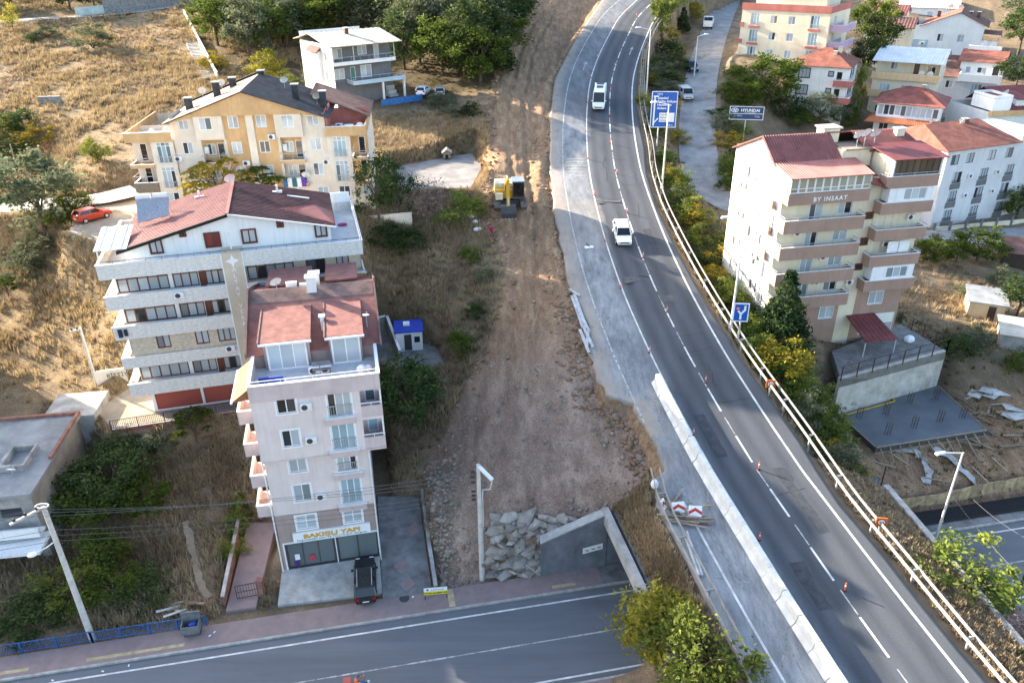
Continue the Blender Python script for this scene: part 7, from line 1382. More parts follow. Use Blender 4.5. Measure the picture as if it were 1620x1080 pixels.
# ================================================================ stones
def stones(name, label, X, Y, Z, S, mt, seed=3):
    ico = np.array([(0,0,1),(.89,0,.45),(.28,.85,.45),(-.72,.53,.45),(-.72,-.53,.45),(.28,-.85,.45),(.72,.53,-.45),(-.28,.85,-.45),(-.89,0,-.45),(-.28,-.85,-.45),(.72,-.53,-.45),(0,0,-1)])
    tri = np.array([(0,1,2),(0,2,3),(0,3,4),(0,4,5),(0,5,1),(1,6,2),(2,7,3),(3,8,4),(4,9,5),(5,10,1),(2,6,7),(3,7,8),(4,8,9),(5,9,10),(1,10,6),(6,11,7),(7,11,8),(8,11,9),(9,11,10),(10,11,6)])
    r = np.random.default_rng(seed); n = len(X); V = ico[None]*(1+r.uniform(-.3,.3,(n,12,1))); V = V*S[:,None,None]*np.stack([r.uniform(.7,1.3,n),r.uniform(.7,1.3,n),r.uniform(.45,.9,n)],1)[:,None]
    a = r.random(n)*6.28; c, s = np.cos(a)[:,None], np.sin(a)[:,None]; W = np.stack([V[...,0]*c-V[...,1]*s, V[...,0]*s+V[...,1]*c, V[...,2]],2)+np.stack([X,Y,Z],1)[:,None]
    F_ = (tri[None]+12*np.arange(n)[:,None,None]).reshape(-1,3); o = link(name, npmesh(name, W.reshape(-1,3), F_, mt)); tag(o, label, 'stones', None, 'stuff'); return o
def rocks(n, keep, smin, smax, seed, x0=-9, x1=13, y0=46, y1=110):
    r = np.random.default_rng(seed); x = r.uniform(x0,x1,n); y = r.uniform(y0,y1,n); m = (corridor(x,y) > .3) & keep(x,y,r); x, y = x[m], y[m]; s = smin+(smax-smin)*r.random(len(x))**3; return x, y, gz(x,y)+s*.2, s
X,Y,Z,S = rocks(13000, lambda x,y,r: (y < 66) & (r.random(len(x)) < np.clip(.25+.6*sstep((-3-x)/3)+.7*sstep((54-y)/4),0,1)), .03, .24, 21); stones('rubble','loose stones scattered over the grey brown earthworks',X,Y,Z,S,'rock',21)
X,Y,Z,S = rocks(7500, lambda x,y,r: (y > 62) & (r.random(len(x)) < .12+.9*np.exp(-((x-xl(y)+1.2)/.9)**2)), .03, .24, 22, -9, 13, 62, 170); stones('rubble','small stones on the upper dug up track',X,Y,Z,S,'rock',22)
X,Y,Z,S = rocks(1700, lambda x,y,r: (x < -5.2+.25*(y-50)*0) & (y < 60), .05, .3, 23, -8.6, -4.4, 47, 60); stones('rubble','rounded stones heaped along the driveway wall',X,Y,Z,S,'rock',23)
r = np.random.default_rng(24); X = r.uniform(33,62,2600); Y = r.uniform(52,72,2600); m = (street_off(X,Y) > 3.2) & (ppdist(X,Y,SLAB) > .5); X, Y = X[m], Y[m]; stones('rubble','clods and stones on the building site',X,Y,gz(X,Y)+.03,.03+.22*r.random(len(X))**3,'soil_face',24)
r = np.random.default_rng(44); Y = r.uniform(50,150,4200); X = np.where(r.random(4200) < .55, xl(Y)-1.4+r.normal(size=4200)*.7, np.interp(Y,[50,57,62,70,80,95,120,150],[-6.5,-8,-7.5,-4,-1.6,-3.6,-4.2,-1.2])+r.normal(size=4200)*.8); m = (corridor(X,Y) > .25) & (street_off(X,Y) > 3); X, Y = X[m], Y[m]; stones('clods','clods of brown earth along both sides of the dug up track',X,Y,gz(X,Y)+.03,.04+.3*r.random(len(X))**2.5,'clod',44)
# broken concrete slabs heaped at the foot of the earthworks
pile = thing('rubble_heap','heap of broken concrete slabs beside the underpass wing wall','rubble heap',(1.15,49.82,-6.83)); p0 = Vector((1.15,49.82,-6.83))
ca, cb, cc, cd = (Vector(q) for q in ((-1.52,51.73,-4.15),(4.92,51.03,-3.63),(-1.81,48.91,-7.48),(2.91,49.35,-7.41)))
rr = random.Random(5); slabv = []
for k in range(7):
    m = MB(); n = rr.choice((4,4,5)); a0 = rr.random(); pl_ = [(math.cos(a0+6.28*(i+rr.uniform(-.25,.25))/n)*rr.uniform(.8,1.25), math.sin(a0+6.28*(i+rr.uniform(-.25,.25))/n)*rr.uniform(.4,.7), rr.uniform(-.04,.04)) for i in range(n)]; m.extr(pl_, (rr.uniform(-.05,.05),0,.26)); slabv.append(m.mesh('slab','slab_rock'))
for j in range(9):
    for i in range(7):
        u, v = (i+rr.uniform(-.3,.3)+.5*(j%2))/7, (j+rr.uniform(-.3,.3))/8; q = ca.lerp(cb,u).lerp(cc.lerp(cd,u),v); z = H1(q.x,q.y)+rr.uniform(.1,.75)
        o = link('slab', slabv[rr.randrange(7)], pile, (q.x-p0.x,q.y-p0.y,z-p0.z), (R(rr.uniform(-5,40)),R(rr.uniform(-30,30)),rr.uniform(-1.2,1.2))); s = rr.uniform(.6,1.05); o.scale = (s,s,s)
for i in range(6):
    q = ca.lerp(cb,(i+.4)/6); z = H1(q.x,q.y)+.15; o = link('slab', slabv[i], pile, (q.x-p0.x,q.y-p0.y+.3,z-p0.z), (R(rr.uniform(0,14)),R(rr.uniform(-8,8)),rr.uniform(-.4,.4))); s = rr.uniform(.9,1.25); o.scale = (s,s*.8,s)
mat('car_white', (.78,.79,.80), .25, .03, 1, spec=.5); mat('car_black', (.018,.02,.022), .22, .05, 1, spec=.6); mat('car_red', (.52,.055,.02), .28, .05, 1, spec=.5); mat('car_silver', (.45,.47,.49), .3, .05, 1, spec=.5, metal=.3); mat('car_blue', (.03,.06,.11), .25, .05, 1, spec=.5)
mat('digger_yellow', (.58,.33,.025), .5, .15, 2, stain=.3); mat('digger_cream', (.68,.60,.42), .55, .12, 2, stain=.3); mat('track_grey', (.13,.12,.11), .9, .25, 5); mat('lamp_red', (.35,.01,.01), .3, .05, 1); mat('lamp_clear', (.62,.64,.66), .15, .05, 1, spec=.7); mat('plate', (.75,.75,.75), .5, .02, 1)
mat('skin', (.36,.21,.15), .6, .05, 3); mat('cloth_magenta', (.30,.02,.09), .9, .1, 4); mat('cloth_dark', (.03,.035,.05), .9, .15, 4); mat('cloth_orange', (.68,.14,.05), .8, .12, 3); mat('hair', (.02,.015,.012), .7, .1, 4); mat('bin_grey', (.20,.215,.22), .5, .15, 2, metal=.3); mat('tarp_blue', (.02,.07,.36), .6, .2, 3); mat('cable', (.12,.12,.12), .7, .05, 3); mat('barrier_white', (.66,.655,.63), .85, .1, .9, .15, 20, stain=.35); mat('billboard_blue', (.03,.07,.16), .5, .1, 1)
mat('rail_steel', (.34,.33,.315), .6, .14, 1.5, stain=.3)
mat('lamp_pole', (.62,.62,.60), .5, .06, 2, metal=.1)
mat('insulator', (.05,.035,.03), .4, .1, 4)
mat('blue_grey2', (.20,.25,.30), .4, .1, 2)
mat('car_bluebike', (.03,.10,.30), .3, .05, 2); mat('sign_red2', (.42,.10,.07), .5, .08, 2); mat('helmet_grey', (.10,.12,.15), .3, .05, 2)




# ================================================================ crash barriers, posts and signs
def guardrail(name, label, pts, side):
    """double sided steel rail: beams front and back, spacer and post every four metres"""
    o = thing(name, label, 'guardrail', pts[0]); p0 = Vector(pts[0]); P_ = [Vector(p)-p0 for p in pts]
    dense = []
    for a,b in zip(P_[:-1],P_[1:]):
        n = max(1,int((b-a).length/2)); dense += [a.lerp(b,i/n) for i in range(n)]
    dense.append(P_[-1])
    for _ in range(2): dense = [dense[0]]+[(dense[i-1]+2*dense[i]+dense[i+1])/4 for i in range(1,len(dense)-1)]+[dense[-1]]
    for off in (0, .7*side):
        m = MB()
        for a,b in zip(dense[:-1],dense[1:]):
            d = (b-a).normalized(); n_ = Vector((d.y,-d.x,0))*off
            for z,w,h in ((.64,.05,.07),(.74,.03,.12),(.84,.05,.07)): m.bar(a+n_+Vector((0,0,z)), b+n_+Vector((0,0,z)), w, h)
        m.build('beam','rail_steel',o)
    acc = 0; k = 0
    for a,b in zip(dense[:-1],dense[1:]):
        acc += (b-a).length
        if acc > 3.4:
            acc = 0; d = (b-a).normalized(); n_ = Vector((d.y,-d.x,0)); c = a+n_*.35*side
            MB().box(c.x-.06,c.y-.06,c.z-1.0,c.x+.06,c.y+.06,c.z+.8).build('post','rail_steel',o); MB().bar(a+n_*.03*side+Vector((0,0,.72)), a+n_*.67*side+Vector((0,0,.72)), .09,.12).build('spacer','rail_steel',o)
    return o

guardrail('guardrail','double steel guardrail along the verge above the underpass',[(11.05,50.6,1.65),(10.8,47.3,1.35),(11.9,43.3,.98),(12.7,39.1,.58),(13.55,35.6,.25),(14.2,32.4,-.05),(15.3,22,-1)],-1)
guardrail('guardrail','long pale guardrail along the right edge of the highway',[(x+.15,y,float(zroad(y))-.05) for x,y in ((32.2,20),(29.1,32.2),(28.5,34.2),(27.7,38),(26.8,42.5),(25.6,47),(24.6,54.2),(22.7,62.8),(21.9,66.8),(20.6,74.3),(19.6,82),(19.3,85.7),(18.7,94.7),(18.9,104.4),(19.8,112.7),(20.1,120.5),(20.5,127.6),(24.1,150),(28.2,163.8),(40,195))],1)
def block_mesh():
    m = MB(); L_ = 1.96; pr = [(-.48,0),(.48,0),(.48,.12),(.26,.4),(.19,1.1),(-.19,1.1),(-.26,.4),(-.48,.12)]; m.hexa([(x,0,z) for x,z in pr],[(x,L_,z) for x,z in pr]); return m.mesh('barrier_block','barrier_white')
bm_ = block_mesh(); y = 62.6
while y > 17:
    a, b = Vector(lane_pt(y,-4.35)), Vector(lane_pt(y-2,-4.35)); d = b-a
    o = link('barrier_block', bm_, None, a, (math.atan2(d.z, math.hypot(d.x,d.y)),0,math.atan2(d.y,d.x)-R(90)+random.uniform(-.02,.02))); tag(o,'white concrete barrier block in the row dividing the carriageways','barrier','concrete barrier blocks'); y -= 2.0/math.hypot(1,.24)
def delineator(loc):
    o = thing('delineator_post','orange and white flexible marker post standing on a lane line','marker post',loc,random.random()*6,'marker posts on the highway'); o.scale = (.8,.8,.85)
    for nm,me in (('base',cached('db',lambda: MB().cyl((0,0,0),(0,0,.06),.17,.14,10).mesh('base','rubber'))),('post',cached('dp',lambda: MB().cyl((0,0,.06),(0,0,.85),.07,.06,8).mesh('post','orange_plastic'))),('reflective_band',cached('dr',lambda: MB().cyl((0,0,.5),(0,0,.64),.072,.07,8).mesh('reflective_band','sign_white')))): link(nm, me, o)
for p in [(18.63,143.83,18.97),(16.69,132.94,16.76),(15.51,123.56,14.76),(14.67,113.9,12.82),(14.53,104.54,11.09),(14.46,93.05,9.41),(14.92,82.44,7.69),(15.99,72.38,5.72),(17.82,61.78,3.64),(19.99,51.22,1.74),(22.62,39.14,0.58),(15.93,148.24,19.85),(13.96,138.7,17.94),(12.48,128.56,15.83),(11.44,118.3,13.67),(10.96,109.13,11.9),(10.84,98.07,10.14),(11.01,86.18,8.3),(11.73,76.59,6.59),(13.27,66.14,4.43),(15.43,55.13,2.44),(18.01,43.73,1.01),(21.15,167.58,23.54),(24.5,175.26,24.92),(26.17,172.04,24.36),(14.07,58.89,3.12)]: delineator(p)
def pole(loc, h, r0=.16, r1=.09, mt='galvanised', name='pole', par=None): return MB().cyl((0,0,-.4),(0,0,h),r0,r1,10).build(name, mt, par)
def street_lamp(label, x, y, z, h, dx, dy, r0=.13, curve=False):
    o = thing('street_lamp', label, 'street lamp', (x,y,z)); pole(None, h, r0, .07, 'lamp_pole', 'pole', o); e = Vector((dx,dy,.35)); MB().bar((0,0,h-.05), e+Vector((0,0,h-.05)), .08).build('arm','lamp_pole',o); d = Vector((dx,dy,0)).normalized()
    MB().hexa([Vector((0,0,h+.22))+e+d*k[0]+Vector((-d.y,d.x,0))*k[1]-Vector((0,0,.3)) for k in ((0,-.12),(.8,-.16),(.8,.16),(0,.12))],[Vector((0,0,h+.38))+e+d*k[0]+Vector((-d.y,d.x,0))*k[1]-Vector((0,0,.3)) for k in ((0,-.08),(.7,-.1),(.7,.1),(0,.08))]).build('lamp_head','white_metal',o); MB().box(-.2,-.2,-.3,.2,.2,.1).build('footing','concrete',o); return o

x,y,z,h = (34.9,49.24,-7.6,12.25); street_lamp('tall street lamp behind the rail above the lower street', x,y,z,h,-1.7,-.4)
x,y,z,h = (21.88,70.43,5.32,11); street_lamp('tall street lamp beside the blue fork sign', x+.3,y,z-.4,h+.4,-1.6,-.2)
x,y,z,h = (19.74,101.05,10.58,10.4); street_lamp('street lamp post in front of the big blue direction sign', x+.4,y,z-.4,h+.4,-1.6,-.3)
x,y,z,h = (21.54,129.56,16.04,10.6); street_lamp('distant street lamp beside the bend of the highway', x+.5,y,z-.4,h+.4,-1.6,-.2)
x,y,z,h = (34.28,150.76,16.08,6.95); street_lamp('street lamp standing at the edge of the lane', x,y,z,h,1.2,.2)
def utility_pole(label, x,y,z,h, r0=.24, mt='pole_concrete', arms=()):
    o = thing('utility_pole', label, 'utility pole', (x,y,z)); MB().cyl((0,0,-.5),(0,0,h),r0,r0*.62,12).build('pole',mt,o)
    for (zz,dx,dy,n) in arms:
        MB().bar((0,0,zz),(dx,dy,zz-.15),.16).build('crossarm',mt,o)
        for i in range(n):
            t = (i+.6)/n; c = Vector((dx*t,dy*t,zz-.15*t)); MB().cyl(c+Vector((0,0,.06)),c+Vector((0,0,.14)),.05,.12,8).cyl(c+Vector((0,0,.14)),c+Vector((0,0,.32)),.12,.05,8).build('insulator','insulator',o)
    return o

LX,LY,LZ,LH = (-32.78,42.8,-7.6,13.3); lp = utility_pole('leaning looking concrete power pole behind the kerb at the lower left', LX,LY,LZ,LH,.26,arms=((LH-.15,-1.5,-1.6,3),))
MB().tube([(0,0,LH-3.2),(-.5,-.5,LH-3.4),(-.9,-.9,LH-3.4)],.04).build('bracket','white_metal',lp); MB().ball((-1.15,-1.15,LH-3.42),(.35,.3,.1),10,6).build('lamp_head','white_metal',lp); MB().tube([(.5*math.cos(a)*.9,.5*math.sin(a)*.5-.1,LH+.05) for a in np.linspace(0,6.28,11)],.06).build('ring_bracket','pole_concrete',lp)
MX,MY,MZ,MH = (-2.71,48.63,-7.55,12); mp = utility_pole('concrete power pole with a long lamp in front of the rubble heap', MX,MY,MZ,MH,.24)
MB().bar((0,0,MH-.1),(1.1,-1.3,MH-.45),.28,.16).build('lamp_head','white_metal',mp); MB().tube([(1.1,-1.3,MH-.5),(.9,-1.0,MH-1.6),(.3,-.3,MH-2.2),(.25,-.2,MH-6)],.025).build('cable','white_metal',mp); text(mp,'20',(0,-.245,1.9),(R(90),R(90),0),.45,'black',.004)
WZ = [(LH+.1,MH-.7),(LH+.05,MH-1.2),(LH-.1,MH-1.7),(LH-2.2,MH-2.6),(LH-2.7,MH-3.0),(LH-3.2,MH-3.4)]
for i,(a_,b_) in enumerate(WZ):
    oy = (-1.4,-.85,-.3,0,0,0)[i]; A = Vector((LX+oy,LY+oy,LZ+a_)); B = Vector((MX-.25,MY,MZ+b_)); pts = [A.lerp(B,t)-Vector((0,0,1.1*4*t*(1-t)*.55)) for t in np.linspace(0,1,15)]
    tag(MB().tube([tuple(p) for p in pts],.017,4).build('power_line','cable',None),'power line strung between the two concrete poles in front of the pink block','cable','power lines over the street')
    C_ = A+Vector((-34,-7,-.6+.1*i)); pts = [A.lerp(C_,t)-Vector((0,0,.8*4*t*(1-t)*.5)) for t in np.linspace(0,1,9)]; MBw = MB().tube([tuple(p) for p in pts],.022,4).build('power_line','cable',None); tag(MBw,'power line running out of the picture left of the leaning concrete pole','cable','power lines at the left edge')
    for E_ in (B,): MB().cyl(E_-Vector((.02,0,0))-Vector((MX,MY,MZ)),E_-Vector((.35,0,0))-Vector((MX,MY,MZ)),.1,.1,8).build('insulator','insulator',mp)
x,y,z,h = (-42.85,69.24,-0.18,6.45); o = utility_pole('slim concrete pole beside the graffiti wall',x,y,z,h,.17,arms=((h-.2,-1.0,-.2,2),)); x,y,z,h = (-69.58,109.16,10.49,4.4); utility_pole('thin pole with wires on the bushy hillside at the left edge',x,y,z,h,.12,'bark_pale'); x,y,z,h = (40.03,45.25,-7.6,4.75); utility_pole('dark wooden pole at the lower right edge',x,y,z,h+3,.13,'dark_wood'); x,y,z,h = (33.28,56.14,-7.26,5.4); utility_pole('leaning dark stake beside the open culvert',x,y,z,h,.09,'dark_wood')
for i,(a_,b_) in enumerate((((36.47,52.95,-1),(36.68,42.26,-1)),((37.84,50.44,-1),(39.91,45.19,-1)))):
    A, B = Vector(a_), Vector(b_); tag(MB().tube([tuple(A.lerp(B,t)-Vector((0,0,1.2*t*(1-t)))) for t in np.linspace(0,1,9)],.02,4).build('power_line','cable',None),'thin cable hanging over the lower street at the right edge','cable','cables at the right edge')
# signs
def panel(name, label, loc, rz, W, Hh, z0, mt, posts=(0,), edge=None, tilt=0):
    o = thing(name, label, 'sign', loc, rz); b = MB().box(-W/2,-.05,z0,W/2,.05,z0+Hh).build('panel',mt,o)
    for p in posts: MB().cyl((p,.12,-.5),(p,.12,z0+Hh*.8),.09,.08,8).build('post','lamp_pole',o)
    if edge:
        t = .1; MB().box(-W/2,-.062,z0,W/2,-.052,z0+t).box(-W/2,-.062,z0+Hh-t,W/2,-.052,z0+Hh).box(-W/2,-.062,z0+t,-W/2+t,-.052,z0+Hh-t).box(W/2-t,-.062,z0+t,W/2,-.052,z0+Hh-t).build('border',edge,o)
    return o
x,y,z,h = (21.76,115,13.04,1.85)
W_, H_ = 3.7, 5.1; o = panel('direction_sign','big blue motorway direction sign with white lettering beside the highway bend',(x+.5,y,z-.4),R(-4),W_,H_,h+.4,'sign_blue',(-.6,),'sign_white'); z0 = h+.4
MB().box(-1.5,-.075,z0+.25,-1.28,-.055,z0+4.3).box(-1.6,-.075,z0+4.3,-.9,-.055,z0+4.5).hexa([(-1.28,-.075,z0+.6),(-.75,-.075,z0+1.2),(-.75,-.055,z0+1.2),(-1.28,-.055,z0+.6)],[(-1.28,-.075,z0+.85),(-.75,-.075,z0+1.45),(-.75,-.055,z0+1.45),(-1.28,-.055,z0+.85)]).build('arrow','sign_white',o)
text(o,'TEM',(-.75,-.07,z0+4.55),FR,.42,'sign_white',.005)
for i,s_ in enumerate(('İstanbul','Sabiha Gökçen','Havalimanı','Ankara')): text(o,s_,(-1.0,-.07,z0+4.02-.47*i),FR,.46,'sign_white',.006,center=False,bold=.012)
MB().box(-.6,-.072,z0+.8,1.55,-.055,z0+2.1).build('white_field','sign_white',o)
for i,s_ in enumerate(('Veri Bar','Darıca','Gebze')): text(o,s_,(-.5,-.078,z0+1.72-.4*i),FR,.36,'black',.004,center=False)
text(o,'500 m',(1.0,-.07,z0+.25),FR,.34,'sign_white',.004)
x,y,z,h = (37.64,126.33,9.73,3.65)
o = panel('billboard','wide dark blue billboard with white car maker lettering on a single white post',(x,y,z),R(-10),5.3,2.1,h,'billboard_blue',(0,),'sign_white'); MB().box(-2.5,-.075,h+.92,2.5,-.056,h+1.0).build('stripe','sign_white',o); text(o,'HYUNDAI',(.55,-.07,h+1.28),FR,.62,'sign_white',.008,bold=.02,sx=1.05); text(o,'OTO PLAZA SERVİS',(.55,-.07,h+1.06),FR,.2,'sign_white',.004); text(o,'SATIŞ - SERVİS',(-1.5,-.07,h+.55),FR,.26,'sign_white',.004); text(o,'7 km',(1.7,-.07,h+.4),FR,.42,'sign_white',.005)
MB().hexa([(-1.85+.58*math.cos(a),-.072,h+1.48+.34*math.sin(a)) for a in np.linspace(0,6.28,17)[:-1]],[(-1.85+.58*math.cos(a),-.056,h+1.48+.34*math.sin(a)) for a in np.linspace(0,6.28,17)[:-1]]).build('emblem','sign_white',o); MB().hexa([(-1.85+.46*math.cos(a),-.080,h+1.48+.25*math.sin(a)) for a in np.linspace(0,6.28,17)[:-1]],[(-1.85+.46*math.cos(a),-.073,h+1.48+.25*math.sin(a)) for a in np.linspace(0,6.28,17)[:-1]]).build('emblem_field','billboard_blue',o); text(o,'H',(-1.87,-.084,h+1.3),(R(90),R(12),0),.5,'sign_white',.004,bold=.03,sx=1.3)
x,y,z,h = (22.11,69.23,5.07,1.1)
o = panel('lane_sign','blue road sign with a white fork symbol beside the highway rail',(x+.5,y,z-.3),R(-6),1.5,2.0,h+.3,'sign_blue',(.1,),'sign_white'); z0 = h+.3
MB().bar((0,-.065,z0+.25),(0,-.065,z0+.9),.2,.02,(0,1,0)).bar((0,-.066,z0+.85),(.35,-.066,z0+1.3),.2,.02,(0,1,0)).bar((.35,-.067,z0+1.2),(.35,-.067,z0+1.75),.2,.02,(0,1,0)).bar((0,-.068,z0+.85),(-.3,-.068,z0+1.2),.18,.02,(0,1,0)).build('fork_symbol','sign_white',o); MB().cyl((-.33,-.075,z0+1.45),(-.33,-.06,z0+1.45),.2,.2,14).build('no_entry','sign_red',o); MB().box(-.46,-.08,z0+1.41,-.2,-.076,z0+1.49).build('no_entry_bar','sign_white',o)
for (q,lab,t_) in (((22.82,60.59,3.43,0.7),'orange speed sign on the rail near the cream block','50'),((26.58,44.59,1.09,0.75),'orange speed sign on the rail above the open culvert','50')):
    x,y,z,h = q; o = panel('speed_sign',lab,(x+.6,y,z-.3),R(-8),1.15,1.15,h+.2,'sign_orange',(0,)); z0 = h+.2; o.scale = (.7,.7,.7); MB().cyl((0,-.075,z0+.57),(0,-.055,z0+.57),.45,.45,18).build('red_ring','sign_red',o); MB().cyl((0,-.083,z0+.57),(0,-.076,z0+.57),.34,.34,18).build('white_disc','sign_white',o); text(o,t_,(0,-.088,z0+.38),FR,.5,'black',.003,bold=.01)
x,y,z = (-6.41,46.45,-7.34)
o = thing('works_sign','low white and yellow notice board on two dark legs at the pavement','sign',(x,y,z),R(6)); MB().box(-.95,-.04,.5,.95,.0,.86).build('yellow_panel','sign_yellow',o); MB().box(-.95,-.04,.862,.95,.0,1.22).build('white_panel','sign_white',o)
for u in (-.88,.88): MB().box(u-.04,.0,-.1,u+.04,.07,1.2).build('leg','dark_metal',o)
text(o,'YOLDA ÇALIŞMA VAR',(0,-.045,.6),FR,.19,'black',.003,bold=.006); text(o,'KARAYOLLARI',(.15,-.045,.97),FR,.16,'sign_blue',.003); MB().cyl((-.65,-.046,1.04),(-.65,-.041,1.04),.1,.1,10).build('emblem','sign_blue',o)
# timber and barrier boards stacked on the closed carriageway
rr = random.Random(9)
for i,(p,ang,L_) in enumerate(zip([(11.9,48.48,1.46),(12.1,47.93,1.41),(12.43,47.58,1.38),(12.11,46.85,1.31),(12.33,45.93,1.22),(12.78,45.8,1.21),(13.14,45.66,1.2),(13.47,45.4,1.17),(12.9,45.16,1.15),(12.61,45.42,1.17),(13.41,46.05,1.23),(13.74,45.78,1.21),(12.47,47.25,1.35),(11.84,47.25,1.35),(14.14,46.82,1.31),(12.62,46.45,1.27)],(1.9,-.5,.9,2.2,-.2,-.15,-.25,-.1,-.3,-.2,.05,0,1.2,-1.1,.2,-.6),(2.6,2.2,2.4,2.5,3,3.2,3,3.2,3.4,2.6,2.4,2.8,2.2,2.6,2.2,2))):
    tag(MB().box(-L_/2,-.07,0,L_/2,.07,.07).build('timber','wood',None,loc=(p[0],p[1],p[2]+.05+.05*(i%5)),rot=(0,R(rr.uniform(-4,4)),ang)),'grey timber batten in the untidy pile beside the guardrail','timber','timber pile on the closed carriageway')
for p,rz,lab in zip([(12.54,46.32,1.26),(13.72,45.91,1.22),(11.6,46.73,1.3)],(.1,-.1,.9),('red and white chevron board leaning on the timber pile, middle one','red and white chevron board at the end of the timber pile farthest from the rail','narrow red and white chevron board leaning against the guardrail')):
    o = thing('chevron_board',lab,'sign',(p[0],p[1],p[2]+.2),rz); o.scale = (.8,.8,.8); o.rotation_euler = (R(-25),0,rz); w = .62 if rz < .5 else .3; MB().box(-w,-.03,0,w,.03,1.05).build('panel','sign_white',o); MB().hexa([(-w,-.045,.18),(0,-.045,.55),(0,-.032,.55),(-w,-.032,.18)],[(-w,-.045,.5),(0,-.045,.87),(0,-.032,.87),(-w,-.032,.5)]).hexa([(w,-.045,.18),(0,-.045,.55),(0,-.032,.55),(w,-.032,.18)],[(w,-.045,.5),(0,-.045,.87),(0,-.032,.87),(w,-.032,.5)]).build('chevron','sign_red',o)
for i,(a_,b_) in enumerate((((12.59,44.54,1.09),(12.92,40.45,0.7)),((12.83,44.53,1.09),(13.14,40.44,0.7)))): tag(MB().cyl(Vector(a_)+Vector((0,0,.12)),Vector(b_)+Vector((0,0,.12)),.11,.11,8).build('steel_pipe','galvanised',None),'steel pipe lying inside the guardrail','pipe','steel pipes beside the guardrail')
for i,(a_,b_) in enumerate((((6.87,75.11,6.29),(7.64,69.87,5.2)),((7.16,75.32,6.33),(8,69.66,5.16)),((6.68,76.22,6.52),(7.67,75.09,6.28)),((7.31,72.94,5.84),(8.22,69.26,5.08)),((7.28,69.38,5.1),(7.93,66.04,4.41)),((7.64,69.87,5.2),(8.37,66.77,4.56)),((8.06,68.88,5),(7.75,66.78,4.56)))): tag(MB().bar(Vector(a_)+Vector((-.5,0,.15+.04*i)),Vector(b_)+Vector((-.5,0,.12+.05*(i%3))),.3,.08).build('steel_beam','galvanised',None),'dismantled steel rail lying at the crumbling road edge','steel beam','dismantled rails at the road edge')
x,y,z = (9.03,84.78,8.07); o = thing('sign_base','small dark post lying on a white base in the closed lane','post',(x,y,z),.2); MB().box(-.5,-.25,0,.5,.25,.14).build('base','white_cloth',o); MB().cyl((0,0,.2),(.1,2.4,.1),.06,.06,8).build('post','dark_metal',o)
tag(MB().ball((0,0,.4),(.32,.32,.42),10,6).build('white_sack','white_cloth',None,loc=(11.17,49.19,1.53)),'white sack beside the end of the guardrail','sack')
tag(MB().hexa([(-1.2,-.4,0),(1.2,-.5,0),(1.3,.5,0),(-1.1,.4,0)],[(-1.1,-.3,.3),(1.1,-.4,.5),(1.2,.4,.25),(-1,.3,.4)]).build('plastic_sheet','white_cloth',None,loc=(30.01,67.73,-0.61),rot=(0,R(20),R(-50))),'crumpled white plastic sheet on the bank behind the speed sign','sheet')

